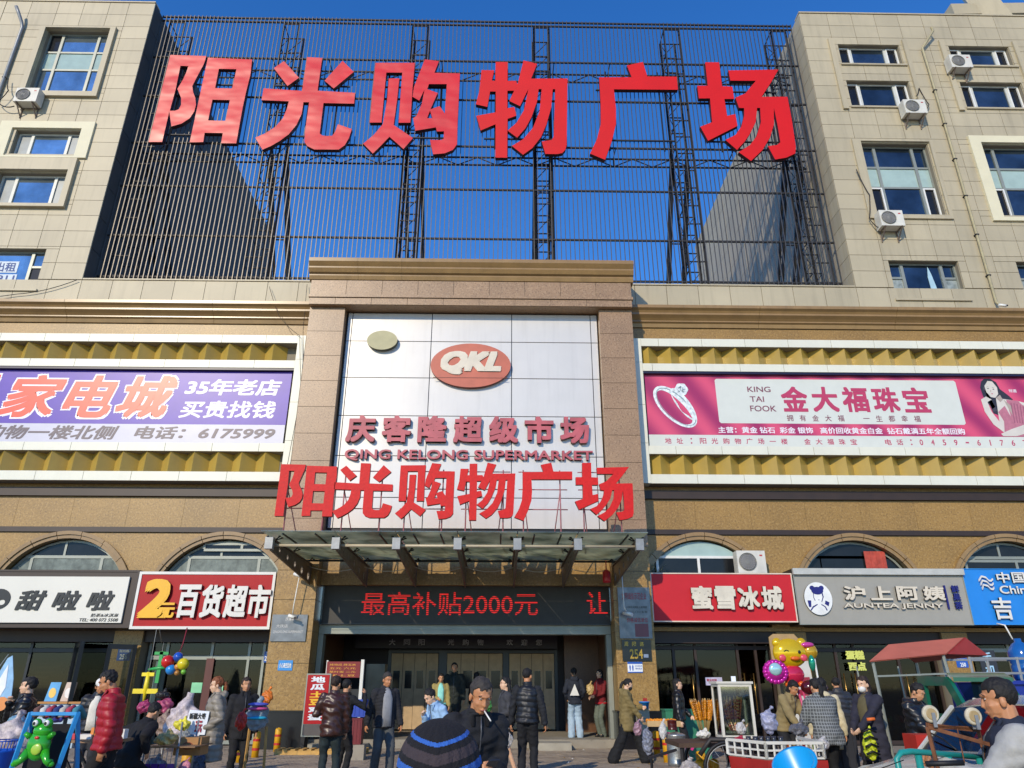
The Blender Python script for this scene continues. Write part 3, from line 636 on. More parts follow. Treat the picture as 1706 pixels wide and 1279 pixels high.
# ================= red character signs =================
GLY = {
'yang':(-11.09,21.44,[[[(-1.58,2.09),(-0.21,2.06),(-0.24,1.65),(-0.34,1.23),(-0.49,0.56),(-0.41,0.28),(-0.28,-0.01),(-0.20,-0.33),(-0.21,-0.65),(-0.32,-0.97),(-0.57,-1.22),(-0.91,-1.36),(-1.12,-0.64),(-1.11,-0.82),(-1.11,-2.07),(-1.59,-2.08)],[(-1.10,1.55),(-0.80,1.54),(-0.82,1.26),(-0.88,0.89),(-1.01,0.41),(-0.80,-0.01),(-0.74,-0.34),(-0.79,-0.56),(-0.92,-0.63),(-1.10,-0.63),(-1.07,0.39)]],[[(-0.14,1.98),(1.54,1.92),(1.58,1.14),(1.54,0.35),(1.52,-0.46),(1.53,-2.09),(0.99,-2.09),(0.98,-1.63),(0.33,-1.63),(0.35,-2.05),(-0.13,-2.07)],[(0.36,1.43),(1.02,1.42),(1.00,0.47),(0.37,0.48)],[(0.36,-0.08),(1.00,-0.09),(0.99,-1.07),(0.36,-1.06)]]]),
'guang':(-7.21,21.30,[[[(-1.13,2.00),(-0.47,1.18),(-0.85,0.77),(-1.47,1.64)]],[[(1.08,2.06),(1.55,1.51),(0.88,0.68),(0.50,1.05)]],[[(-0.28,2.22),(0.30,2.19),(0.29,0.56),(1.69,0.48),(1.70,-0.04),(0.57,-0.03),(0.58,-1.45),(0.67,-1.54),(0.84,-1.57),(1.04,-1.55),(1.13,-1.36),(1.19,-1.02),(1.72,-1.23),(1.65,-1.64),(1.53,-1.97),(1.33,-2.17),(0.46,-2.18),(0.19,-2.03),(0.07,-1.84),(0.04,-1.38),(0.04,0.00),(-0.17,0.00),(-0.17,-0.56),(-0.30,-1.07),(-0.53,-1.51),(-0.82,-1.82),(-1.10,-2.05),(-1.38,-2.22),(-1.71,-1.68),(-1.38,-1.48),(-1.05,-1.17),(-0.83,-0.77),(-0.74,-0.33),(-0.71,0.03),(-1.72,0.07),(-1.72,0.64),(-0.28,0.54)]]]),
'gou':(-3.34,21.23,[[[(-1.53,2.05),(-0.04,2.08),(-0.06,0.88),(-0.05,-0.83),(-0.48,-0.84),(-0.49,1.58),(-1.09,1.57),(-1.10,-0.84),(-1.53,-0.85),(-1.54,0.64)]],[[(-0.98,1.28),(-0.58,1.29),(-0.60,0.21),(-0.65,-0.95),(-0.26,-1.26),(0.08,-1.54),(-0.23,-2.04),(-0.50,-1.76),(-0.77,-1.49),(-1.04,-1.89),(-1.31,-2.26),(-1.69,-1.82),(-1.35,-1.43),(-1.05,-0.92),(-0.97,0.20)]],[[(0.33,2.26),(0.87,2.18),(0.72,1.59),(1.69,1.58),(1.67,-0.83),(1.68,-1.80),(1.54,-2.05),(1.25,-2.21),(0.84,-2.26),(0.70,-1.61),(1.10,-1.61),(1.19,-1.56),(1.19,-1.21),(0.93,-1.22),(0.89,-1.03),(0.15,-1.20),(0.04,-0.62),(0.15,-0.52),(0.32,0.06),(0.39,0.76),(0.22,0.22),(-0.04,0.40),(-0.01,0.88)],[(0.54,1.03),(1.21,1.04),(1.19,-0.38),(0.99,-0.03),(0.65,-0.19),(0.89,0.60),(0.49,0.78)],[(0.64,-0.25),(0.74,-0.61),(0.55,-0.61)]]]),
'wu':(0.70,21.19,[[[(-1.54,1.80),(-1.06,1.80),(-1.14,1.28),(-1.01,1.27),(-1.01,2.22),(-0.55,2.23),(-0.55,1.28),(-0.24,1.29),(-0.17,1.13),(0.06,2.32),(0.58,2.16),(0.34,1.41),(1.72,1.44),(1.60,-1.72),(1.55,-1.93),(1.43,-2.09),(1.24,-2.14),(0.82,-2.14),(0.70,-1.58),(1.07,-1.50),(1.14,-1.34),(1.24,0.91),(1.15,0.90),(1.08,0.04),(0.88,-0.80),(0.68,-1.37),(0.36,-1.88),(0.02,-2.19),(-0.38,-1.80),(0.03,-1.48),(0.38,-0.97),(0.64,-0.17),(0.73,0.90),(0.62,0.90),(0.55,0.28),(0.34,-0.45),(0.12,-0.97),(-0.19,-1.42),(-0.54,-1.10),(-0.22,-0.74),(0.06,-0.14),(0.23,0.89),(-0.08,0.06),(-0.48,0.30),(-0.30,0.80),(-0.55,0.80),(-0.55,-0.05),(-0.29,0.02),(-0.22,-0.40),(-0.54,-0.55),(-0.55,-2.33),(-0.97,-2.33),(-0.98,-0.81),(-1.52,-1.11),(-1.69,-0.43),(-0.98,-0.25),(-0.99,0.75),(-1.20,0.75),(-1.29,0.00),(-1.72,0.12),(-1.60,0.77)]]]),
'guang2':(4.86,21.17,[[[(-0.15,2.16),(0.48,2.35),(0.60,1.62),(1.72,1.63),(1.71,0.98),(-0.71,0.96),(-0.68,0.02),(-0.72,-0.70),(-0.91,-1.48),(-1.20,-2.35),(-1.73,-2.08),(-1.46,-1.45),(-1.28,-0.71),(-1.24,0.26),(-1.24,1.54),(0.00,1.57)]]]),
'chang':(8.96,21.20,[[[(-1.22,2.35),(-0.68,2.36),(-0.70,1.16),(-0.31,1.14),(-0.31,0.54),(-0.68,0.53),(-0.67,-0.28),(-0.35,-0.19),(-0.34,-0.75),(-1.50,-1.46),(-1.72,-0.81),(-1.26,-0.59),(-1.22,0.55),(-1.64,0.54),(-1.64,1.16),(-1.24,1.17)]],[[(-0.37,1.95),(1.57,2.03),(1.17,1.34),(0.74,0.66),(1.72,0.68),(1.72,-0.42),(1.68,-1.68),(1.61,-1.99),(1.26,-2.18),(0.84,-2.27),(0.66,-1.67),(1.00,-1.61),(1.14,-1.49),(1.15,-0.75),(1.13,0.14),(1.03,-0.63),(0.80,-1.26),(0.44,-1.85),(-0.04,-2.35),(-0.44,-1.96),(0.01,-1.63),(0.30,-1.23),(0.55,-0.56),(0.61,0.12),(0.50,0.12),(0.36,-0.56),(0.07,-1.12),(-0.16,-1.47),(-0.49,-1.86),(-0.86,-1.41),(-0.46,-1.17),(-0.20,-0.77),(-0.03,-0.25),(0.01,0.10),(-0.18,0.11),(-0.26,0.60),(0.15,0.82),(0.62,1.45),(-0.35,1.44)]]]),
}
SG = thing('rooftop_sign', 'giant red six-character sign high on the rooftop louvre screen', 'sign', (-1, 20.9, 19))
def shiny(name, wr):
    return mat(name, 'd0222b', .33, vary=.05, scale=.8, bump=wr, bscale=1.3)
RS = [mat('red_sheet_wrinkled', 'cc1a1c', .38, vary=.08, scale=.9), mat('red_sheet', 'cc120f', .5, spec=.3, vary=.06, scale=.9)]
nt = RS[0].node_tree; nn = nt.nodes.new('ShaderNodeTexNoise'); nn.inputs['Scale'].default_value = 1.0; nn.inputs['Detail'].default_value = 1.5; mp_ = nt.nodes.new('ShaderNodeMapping'); mp_.inputs['Scale'].default_value = (.7, .7, 1.3); gp = nt.nodes.new('ShaderNodeNewGeometry')
bp = nt.nodes.new('ShaderNodeBump'); bp.inputs['Strength'].default_value = .6; bp.inputs['Distance'].default_value = .10
nt.links.new(gp.outputs['Position'], mp_.inputs[0]); nt.links.new(mp_.outputs[0], nn.inputs['Vector']); nt.links.new(nn.outputs[0], bp.inputs['Height']); nt.links.new(bp.outputs[0], nt.nodes['Principled BSDF'].inputs['Normal'])
for i, (k, (cx, cz, polys)) in enumerate(GLY.items()):
    b = MB()
    for rings in polys: b.prism([[(cx+x, cz+z) for x, z in r] for r in rings], 20.70, 20.86, mi_side=1)
    b.build('red_character', [RS[0 if i < 3 else 1], REDEDGE], SG)
b = MB()
for cx in (-11.1, -7.2, -3.35, .7, 4.9, 9.0):
    for z in (19.9, 22.3): b.bar((cx-1.4, 20.93, z), (cx+1.4, 20.93, z), .05)
    for dx in (-1.0, 1.0): b.bar((cx+dx, 20.9, 19.4), (cx+dx, 20.9, 23.2), .04)
b.build('mounting_frame', RUSTS, SG)
SG2 = thing('canopy_sign', 'smaller red six-character sign standing on the glass canopy', 'sign', (-.9, 17.5, 4.6))
for i, (k, c2) in enumerate(zip(GLY, (-4.76, -3.37, -1.85, -.35, 1.07, 2.56))):
    cx, cz, polys = GLY[k]; b = MB(); sx = .445 if i == 0 else .42
    for rings in polys: b.prism([[(c2+x*sx, 5.87+z*.312) for x, z in r] for r in rings], 17.45, 17.56, mi_side=1)
    b.build('red_character', [mat('red_perforated', 'c81212', .55, spec=.3, vary=.12, scale=14, bump=.5, bscale=30), mat('letter_return_red', '7a1a20', .5)], SG2)
b = MB(); PINK = mat('faded_red_pole', 'a3666a', .6, vary=.3, scale=9)
for c2 in (-4.76, -3.37, -1.85, -.35, 1.07, 2.56):
    for dx in (-.5, .42):
        b.tube([(c2+dx, 17.62, 4.52), (c2+dx, 17.62, 6.45)], .018, 6); b.tube([(c2+dx, 17.62, 4.52), (c2+dx+.1, 18.4, 4.52)], .014, 5)
        b.tube([(c2+dx, 17.62, 5.9), (c2+dx*.6, 18.5, 4.55)], .014, 5)
    for z in (5.45, 5.95, 6.4): b.tube([(c2-.62, 17.62, z), (c2+.6, 17.62, z)], .014, 6)
b.tube([(-5.4, 17.6, 4.6), (3.1, 17.6, 4.6)], .014, 5)
b.build('pole_frame', PINK, SG2)

# ================= glass canopy =================
CN = thing('entrance_canopy', 'glass canopy on seven tapered steel arms above the mall entrance', 'canopy', (-.93, 19.6, 4.5))
CS = mat('canopy_steel', '6e6459', .5, metal=.2, vary=.2, scale=4)
def prism_x(b, rings, x0, x1):
    """outline in y,z swept along x"""
    t = MB(); t.prism([[(p[0], p[1]) for p in r] for r in rings], 0, 1); base = len(b.v)
    b.add([(x1+(x0-x1)*v[1], v[0], v[2]) for v in t.v], t.f); return b
AX = [-5.0, -3.56, -2.25, -.92, .38, 1.7, 3.05]
for x in AX:
    b = MB(); hs = []
    for i in range(5):
        yc = 16.6+i*.68; zc = 4.27-.05*i; r = .055+.012*i; hs.append([(yc+r*math.cos(t), zc+r*1.1*math.sin(t)) for t in np.linspace(0, 2*math.pi, 11)[:-1]])
    prism_x(b, [[(15.95, 4.18), (16.0, 4.15), (19.93, 3.86), (19.93, 4.36), (15.95, 4.38)]]+hs, x-.02, x+.02)
    b.box(x-.06, x+.06, 15.95, 19.93, 4.381, 4.40)
    a = b.build('canopy_arm', CS, CN, base=(x, 19.9, 4.2))
    q = MB(); q.box(x-.085, x+.085, 15.8, 15.948, 4.16, 4.41); q.build('end_cap', STEEL, a)
    for yy in (16.2, 17.7, 19.2):
        q = MB()
        for sx in (-1, 1):
            for sy in (-1, 1): q.tube([(x, yy, 4.40), (x+sx*.13, yy+sy*.1, 4.475)], .014, 5); q.lathe([(.03, 4.47), (.03, 4.49)], 8, (x+sx*.13, yy+sy*.1, 0))
        q.build('spider_fitting', DARKM, a)
CG = bpy.data.materials.new('dusty_glass'); CG.use_nodes = True; N = CG.node_tree.nodes; L = CG.node_tree.links; N.clear()
o_ = N.new('ShaderNodeOutputMaterial'); d_ = N.new('ShaderNodeBsdfDiffuse'); t_ = N.new('ShaderNodeBsdfTranslucent'); tr = N.new('ShaderNodeBsdfTransparent'); gl_ = N.new('ShaderNodeBsdfGlossy')
m1 = N.new('ShaderNodeMixShader'); m2 = N.new('ShaderNodeMixShader'); m3 = N.new('ShaderNodeMixShader'); nz = N.new('ShaderNodeTexNoise'); nz.inputs['Scale'].default_value = 1.4; nz.inputs['Detail'].default_value = 6; cr = N.new('ShaderNodeValToRGB')
cr.color_ramp.elements[0].color = lin('8a9280'); cr.color_ramp.elements[1].color = lin('d4d8c0'); cr.color_ramp.elements[0].position = .35; cr.color_ramp.elements[1].position = .65
gp = N.new('ShaderNodeNewGeometry'); L.new(gp.outputs['Position'], nz.inputs['Vector']); L.new(nz.outputs[0], cr.inputs[0]); L.new(cr.outputs[0], d_.inputs[0]); L.new(cr.outputs[0], t_.inputs[0])
m1.inputs[0].default_value = .8; L.new(d_.outputs[0], m1.inputs[1]); L.new(t_.outputs[0], m1.inputs[2]); m2.inputs[0].default_value = .15; L.new(m1.outputs[0], m2.inputs[1]); L.new(tr.outputs[0], m2.inputs[2])
tr.inputs[0].default_value = lin('c8d4c4'); m3.inputs[0].default_value = .12; gl_.inputs['Roughness'].default_value = .15; L.new(m2.outputs[0], m3.inputs[1]); L.new(gl_.outputs[0], m3.inputs[2]); L.new(m3.outputs[0], o_.inputs[0])
XS = [-5.2]+[(AX[i]+AX[i+1])/2 for i in range(6)]+[3.28]
XS2 = [-5.15]+AX[1:-1]+[3.22]
for i in range(6):
    for k, (ya, yb) in enumerate(((15.62, 16.98), (17.0, 18.38), (18.4, 19.4))):
        boxobj('glass_panel', CG, CN, XS2[i]+.012, XS2[i+1]-.012, ya, yb-.012, 4.50, 4.512)
b = MB(); b.tube([(-5.0, 16.02, 4.27), (3.05, 16.02, 4.27)], .035, 8); b.build('front_tube', mat('pale_tube', 'b9ad96', .4), CN)
b = MB()
for i in range(6):
    for f in (.28, .72):
        x = XS2[i]+(XS2[i+1]-XS2[i])*f
        if i % 2 == 0 or f > .5: b.bar((x, 15.75, 4.47), (x, 17.2, 4.47), .03)
b.bar((-5.1, 19.42, 4.47), (3.2, 19.42, 4.47), .05)
b.build('glazing_bar', DARKM, CN)
b = MB(); pts = []
for i in range(6):
    for t in np.linspace(0, 1, 6)[:-1]: pts.append((AX[i]+(AX[i+1]-AX[i])*t, 19.3, 4.3-.12*math.sin(math.pi*t)))
b.tube(pts, .012, 4); tag(b.build('cable', mat('white_cable', 'c9c4b4', .6)), 'pale cable looped between the arms under the glass canopy', 'cable')
b = MB(); b.lathe([(.0, 0), (.09, 0), (.1, .05), (.1, .26), (.05, .32), (.0, .33)], 12, (2.72, 18.8, 3.85)); b.tube([(2.72, 18.8, 4.15), (2.72, 18.8, 4.4)], .015, 5)
tag(b.build('siren', mat('red_plastic', 'b4202a', .35)), 'small red siren hanging under the right end of the glass canopy', 'alarm')

# LED board
LB = thing('led_board', 'black LED board with running red text above the entrance', 'sign', (-.9, 20.25, 2.96))
boxobj('board', mat('led_matrix', '2a2724', .5, vary=.25, scale=3), LB, -4.72, 2.97, 20.16, 20.29, 2.955, 3.905)
b = MB(); b.box(-4.74, 2.98, 20.14, 20.29, 3.905, 3.93); b.box(-4.74, 2.98, 20.14, 20.29, 2.93, 2.955); b.build('trim', DARKM, LB)
LED = bpy.data.materials.new('led_red'); LED.use_nodes = True; N = LED.node_tree.nodes; L = LED.node_tree.links
gp = N.new('ShaderNodeNewGeometry'); sx = N.new('ShaderNodeSeparateXYZ'); L.new(gp.outputs['Position'], sx.inputs[0])
def tri(o, s):
    a = N.new('ShaderNodeMath'); a.operation = 'MULTIPLY'; a.inputs[1].default_value = s; L.new(o, a.inputs[0]); c = N.new('ShaderNodeMath'); c.operation = 'SINE'; L.new(a.outputs[0], c.inputs[0]); d = N.new('ShaderNodeMath'); d.operation = 'GREATER_THAN'; d.inputs[1].default_value = -.35; L.new(c.outputs[0], d.inputs[0]); return d.outputs[0]
a = tri(sx.outputs[2], 2*math.pi/.052); 
mm = N.new('ShaderNodeMath'); mm.operation = 'MULTIPLY'; mm.inputs[1].default_value = .9; L.new(a, mm.inputs[0])
pb = N['Principled BSDF']; pb.inputs['Base Color'].default_value = lin('40100c'); pb.inputs['Emission Color'].default_value = (1, .02, .015, 1); L.new(mm.outputs[0], pb.inputs['Emission Strength'])
text('最高补贴2000元', LED, LB, -3.69, 1.03, 3.17, 3.76, 20.158, .004, .004)
text('让', LED, LB, 2.35, 2.9, 3.2, 3.78, 20.158, .004, .01)
# ================= billboards with yellow folded metal =================
_f = MB(); _f.add([(-.34, 0, -1), (0, -.33, -1), (.34, 0, -1), (-.34, 0, 1), (0, -.33, 1), (.34, 0, 1)], [(0, 1, 4, 3), (1, 2, 5, 4), (0, 2, 1), (3, 4, 5), (0, 3, 5, 2)])
FOLD = {}
def fold(parent, x, z0, z1):
    k = round(z1-z0, 3)
    if k not in FOLD:
        q = MB(); q.v = [(v[0], v[1], v[2]*k/2) for v in _f.v]; q.f = _f.f; q.m = _f.m; q.sm = _f.sm; FOLD[k] = q.mesh('fold', YEL)
    link('metal_fold', FOLD[k], parent, (x, 20.47, (z0+z1)/2))
def billboard(x0, x1, endx, label, xp, ph):
    o = thing('billboard_frame', label, 'billboard frame', ((x0+x1)/2, 20.3, 6.78))
    b = MB(); b.box(x0, x1, 20.14, 20.54, 11.14, 11.40); b.box(x0, x1, 20.14, 20.54, 10.30, 10.56); b.box(x0, x1, 20.14, 20.54, 7.67, 7.92); b.box(x0, x1, 20.14, 20.54, 6.80, 7.06); b.box(x0, x1, 20.48, 20.54, 7.06, 11.14)
    b.build('frame_core', JOINT, o)
    n = int(round((x1-x0)/1.35))
    for zz, (za, zb) in enumerate(((11.15, 11.41), (10.31, 10.56), (7.67, 7.92), (6.79, 7.06))):
        off = (.55, .3, .8, 0)[zz]
        xs = [x0]+[x0+off+i*1.35 for i in range(n+1) if x0+off+i*1.35 < x1-.2 and x0+off+i*1.35 > x0+.1]+[x1]
        for a, c in zip(xs[:-1], xs[1:]): boxobj('cladding_panel', CLAD, o, a+.006, c-.006, 20.1, 20.135, za+.001, zb-.001)
    for i, (za, zb) in enumerate(((6.79, 8.0), (8.0, 9.2), (9.2, 10.6), (10.6, 11.41))):
        boxobj('cladding_panel', CLAD, o, *(sorted((endx, endx+.24*(1 if endx > x1-.1 else -1)))), 20.09, 20.5, za+.005, zb-.005)
    for (za, zb) in ((10.56, 11.14), (7.06, 7.67)):
        i = 0
        x = xp + (ph if za < 8 else 0)
        while x < x1-.1:
            if x > x0+.1: fold(o, x, za, zb)
            x += .68
    b = MB(); b.box(x0, x1, 20.12, 20.3, 10.24, 10.305); b.build('banner_rail', mat('navy_rail', '191633', .4), o)
    return o
billboard(-24, -6.27, -6.27, 'white panelled billboard frame with two rows of yellow folds round the purple banner', -24.0, .2)
billboard(4.32, 22, 4.32, 'white panelled billboard frame with two rows of yellow folds round the pink jewellery banner', 4.55, .1)
def sheet(name, m, parent, x0, x1, z0, z1, y, t=.012): return boxobj(name, m, parent, x0, x1, y-t, y, z0, z1)
PUR = mat('purple_print', '5539a8', .36, vary=.06, bump=.12, bscale=1.6, spec=.38); GRY = mat('pale_print', 'c0bfcc', .36, vary=.03, bump=.2, bscale=1.6, spec=.45)
BN = thing('banner', 'purple and white vinyl banner with orange characters for an appliance shop', 'banner', (-15, 20.25, 7.95))
sheet('printed_vinyl', PUR, BN, -24, -6.36, 8.53, 10.23, 20.25); sheet('printed_vinyl', GRY, BN, -24, -6.37, 7.95, 8.528, 20.25)
OR_ = mat('orange_print', 'e6492c', .35, vary=.04); WPR = mat('white_print', 'e6e2e6', .4, vary=.03); GPR = mat('grey_print', '5c5058', .4, vary=.05)
for ch, a, c in (('器', -16.75, -14.95), ('家', -15.0, -12.94), ('电', -13.14, -11.4), ('城', -11.56, -9.62)):
    a += .12; c -= .12
    text(ch, WPR, BN, a-.04, c+.04, 8.66, 10.12, 20.237, .001, .055, .25); text(ch, OR_, BN, a, c, 8.71, 10.07, 20.234, .001, .03, .25)
text('35年老店', WPR, BN, -9.5, -6.62, 9.45, 9.98, 20.237, .001, .03, .15); text('买贵找钱', WPR, BN, -9.55, -6.72, 8.73, 9.28, 20.237, .001, .02, .15)
text('阳光购物一楼北侧', GPR, BN, -16.45, -11.2, 8.04, 8.47, 20.237, .001, .022, .25); text('电话：6175999', GPR, BN, -10.73, -6.63, 8.07, 8.46, 20.237, .001, .025, .2)
# pink jewellery banner
BP = thing('banner', 'pink banner with diamond ring, white name panel and woman in pink dress', 'banner', (12, 20.25, 7.95))
PK = bpy.data.materials.new('pink_print'); PK.use_nodes = True; N = PK.node_tree.nodes; L = PK.node_tree.links
gp = N.new('ShaderNodeNewGeometry'); mp_ = N.new('ShaderNodeMapping'); mp_.inputs['Rotation'].default_value = (0, R(35), 0); mp_.inputs['Scale'].default_value = (.28, .28, .28); nz = N.new('ShaderNodeTexWave'); nz.inputs['Scale'].default_value = 1.2; nz.inputs['Distortion'].default_value = 1.5
cr = N.new('ShaderNodeValToRGB'); cr.color_ramp.elements[0].color = lin('9c2a5a'); cr.color_ramp.elements[1].color = lin('d4506f'); L.new(gp.outputs['Position'], mp_.inputs[0]); L.new(mp_.outputs[0], nz.inputs['Vector']); L.new(nz.outputs[0], cr.inputs[0]); L.new(cr.outputs[0], N['Principled BSDF'].inputs['Base Color']); N['Principled BSDF'].inputs['Roughness'].default_value = .35
sheet('printed_vinyl', PK, BP, 4.38, 22, 8.31, 10.24, 20.25); WP2 = mat('mint_white_print', 'cfd2c8', .35, vary=.03, bump=.2, bscale=1.5); sheet('printed_vinyl', WP2, BP, 4.38, 22, 7.95, 8.308, 20.25)
b = MB(); b.prism([[(6.58, 8.68), (13.92, 8.68), (13.97, 8.73), (13.97, 10.07), (13.92, 10.12), (6.58, 10.12), (6.53, 10.07), (6.53, 8.73)]], 20.234, 20.237); b.build('print', WP2, BP)
PT = mat('rose_print', 'b53a5c', .4, vary=.04); DG = mat('dark_rose_print', '7a3a4c', .4)
for s, a, c, z0, z1 in (('KING', 7.5, 8.21, 9.69, 9.87), ('TAI', 7.54, 7.97, 9.37, 9.55), ('FOOK', 7.51, 8.3, 9.06, 9.25)): text(s, DG, BP, a, c, z0, z1, 20.2335, .001, .01)
for i, ch in enumerate('金大福珠宝'): text(ch, PT, BP, 8.5+i*.93, 9.3+i*.93, 9.06, 9.88, 20.2335, .001, .03)
for i, ch in enumerate('拥有金大福 一生都幸福'):
    if ch != ' ': text(ch, DG, BP, 8.58+i*.385, 8.77+i*.385, 8.76, 8.96, 20.2335, .001, .01, keep=ch == '一')
text('主营：黄金 钻石  彩金 银饰   高价回收黄金白金  钻石戴满五年全额回购', WPR, BP, 6.47, 13.88, 8.37, 8.57, 20.237, .001, .02)
for i, ch in enumerate('地址：阳光购物广场一楼 金大福珠宝  电话：0459-617676'):
    if ch != ' ': text(ch, PT, BP, 4.85+i*.345, (4.85+i*.345)+(.19 if ord(ch) > 200 else .1), 8.03, 8.21, 20.237, .001, .012, keep=ch in '：-一1')
SILV = mat('silver_print', 'd9e2e2', .3, vary=.3, scale=12); SIL2 = mat('silver_shade_print', '93a4a6', .3, vary=.3, scale=12)
def ellring(cx, cz, a, c, w, rot, n=40, wv=0):
    o = []; i_ = []
    for k in range(n):
        t = 2*math.pi*k/n; ww = w*(1+.5*math.sin(t)+wv*math.sin(6*t)); q = Matrix.Rotation(R(rot), 2)
        p = q@Vector((a*math.cos(t), c*math.sin(t))); r = q@Vector(((a-ww)*math.cos(t), (c-ww)*math.sin(t))); o.append((cx+p.x, cz+p.y)); i_.append((cx+r.x, cz+r.y))
    return [o, i_]
b = MB(); b.prism(ellring(5.24, 9.2, .82, .42, .13, -48), 20.232, 20.2365); b.build('print', SILV, BP)
b = MB(); b.prism(ellring(5.27, 9.2, .76, .36, .03, -48), 20.230, 20.2319); b.build('print', SIL2, BP)
b = MB(); b.prism(ellring(5.50, 9.28, .60, .2, .07, -58, wv=.3), 20.229, 20.2299); b.build('print', SILV, BP)
b = MB(); b.prism([[(5.48+.2*math.cos(t)*(1+.06*math.cos(6*t)), 9.76+.2*math.sin(t)*(1+.06*math.cos(6*t))) for t in np.linspace(0, 2*math.pi, 25)[:-1]]], 20.2265, 20.2289); b.build('print', SILV, BP)
b = MB()
for k in range(16):
    a = random.uniform(0, 6.28); r = random.uniform(.02, .14); x, z = 5.48+r*math.cos(a), 9.76+r*math.sin(a); s = .03
    b.add([(x-s, 20.2262, z-s), (x+s, 20.2262, z-s*.3), (x, 20.2262, z+s)], [(0, 1, 2)])
b.build('print', SIL2, BP)
SKP = mat('pale_skin_print', 'cdc6bb', .4, vary=.06); HRP = mat('dark_hair_print', '2e2a30', .4, vary=.2, scale=8); DRP = mat('dusty_pink_print', 'b4707f', .4, vary=.12, scale=10)
def pr_(pts, m, d): q = MB(); q.prism([pts], 20.237-d-.001, 20.237-d+.0006); q.build('print', m, BP)
pr_([(14.78, 10.1), (14.9, 10.2), (15.08, 10.2), (15.24, 10.08), (15.3, 9.85), (15.5, 9.65), (15.62, 9.5), (15.3, 9.45), (15.25, 9.2), (15.05, 9.0), (14.9, 9.05), (14.85, 9.3), (14.72, 9.6), (14.7, 9.9)], HRP, 0)
pr_([(15.1, 9.56), (15.5, 9.5), (15.75, 9.46), (15.95, 9.4), (16.1, 8.9), (16.05, 8.32), (15.1, 8.32), (15.0, 8.7)], SKP, .002)
pr_([(15.4, 9.5), (15.75, 9.47), (15.95, 9.2), (15.98, 8.9), (15.95, 8.32), (15.05, 8.32), (15.15, 8.8), (15.05, 9.1), (15.3, 9.3), (15.4, 8.95)], DRP, .004)
pr_([(14.84, 9.95), (14.98, 10.12), (15.12, 10.1), (15.22, 9.9), (15.2, 9.68), (15.08, 9.56), (14.95, 9.58), (14.85, 9.75)], SKP, .006)
pr_([(14.62, 9.5), (14.8, 9.6), (14.95, 9.5), (14.8, 9.42), (14.85, 9.1), (15.1, 8.6), (15.05, 8.45), (14.8, 8.7), (14.64, 9.1)], SKP, .008)
pr_([(14.95, 8.4), (15.3, 8.55), (15.9, 8.75), (16.1, 8.7), (16.0, 8.5), (15.4, 8.33), (15.0, 8.33)], SKP, .010)
for (a_, c_) in ((14.93, 9.86), (15.09, 9.84)): pr_([(a_-.035, c_), (a_, c_+.018), (a_+.035, c_), (a_, c_-.014)], HRP, .008); pr_([(a_-.045, c_+.045), (a_, c_+.065), (a_+.045, c_+.045), (a_, c_+.055)], HRP, .008)
pr_([(14.98, 9.69), (15.01, 9.705), (15.05, 9.7), (15.01, 9.672)], PT, .008); pr_([(14.99, 9.82), (15.01, 9.82), (15.0, 9.75), (14.975, 9.755)], mat('skin_shade_print', 'a89a8e', .4), .008)
pr_([(15.1, 9.56), (15.25, 9.66), (15.3, 9.5), (15.2, 9.42)], mat('skin_shade_print'), .0035); pr_([(15.32, 9.5), (15.5, 9.3), (15.46, 9.0), (15.4, 9.2)], mat('skin_shade_print'), .0055)
for k in range(5): pr_([(15.5+.09*k, 9.4-.02*k), (15.53+.09*k, 9.4-.02*k), (15.48+.08*k, 8.75), (15.45+.08*k, 8.75)], mat('dress_fold_print', '96566a', .4), .0055)
for k in range(4): pr_([(14.78+.02*k, 9.9-.1*k), (14.83+.03*k, 9.92-.1*k), (14.95+.03*k, 9.55-.14*k), (14.9, 9.35-.08*k), (14.85, 9.6-.1*k)], mat('hair_sheen_print', '4a4248', .4), .0012)
text('特邀', WPR, BP, 15.56, 15.8, 9.74, 9.85, 20.237, .001, .01)
# ================= wall sign of the supermarket =================
MS = thing('supermarket_sign', 'faded red supermarket lettering and oval logo on silver panels', 'sign', (-.9, 19.9, 7.3))
FR = mat('faded_red_plastic', 'b0525a', .5, vary=.18, scale=2.5); FRS = mat('letter_return_brown', '6e2c2a', .5); CRM = mat('cream_plastic', 'd2c8b4', .5, vary=.08); ORP = mat('faded_orange_plastic', 'b9614a', .5, vary=.12, scale=2)
for i, ch in enumerate('庆客隆超级市场'): text(ch, FR, MS, -4.46+i*1.03, -3.62+i*1.03, 7.87, 8.68, 19.88, .12, .035, side=FRS, name='character')
text('QING KELONG SUPERMARKET', FR, MS, -4.44, 2.64, 7.33, 7.66, 19.88, .08, .02, side=FRS)
el = lambda a, c, cx, cz, n=48, t0=0: [(cx+a*math.cos(t), cz+c*math.sin(t)) for t in np.linspace(t0, t0+2*math.pi, n+1)[:-1]]
b = MB(); b.prism([el(1.2, .72, -.92, 10.3)], 19.76, 19.885, mi_side=1); b.build('logo_disc', [ORP, mat('rim_brown', '7a3b2c', .5)], MS)
b = MB(); b.box(-2.02, .18, 19.752, 19.762, 9.88, 9.895); b.build('logo_line', mat('rim_brown'), MS)
text('QKL', CRM, MS, -1.82, .0, 9.98, 10.75, 19.76, .03, .06, .3)
b = MB(); b.prism([el(.46, .32, -3.62, 11.1, 28)], 19.74, 19.885, mi_side=1); tag(b.build('blank_disc', [mat('khaki_plastic', 'a8a27a', .5, vary=.1), mat('rim_khaki', '55523c', .5)]), 'small blank khaki oval disc at the top left of the silver panels', 'disc')

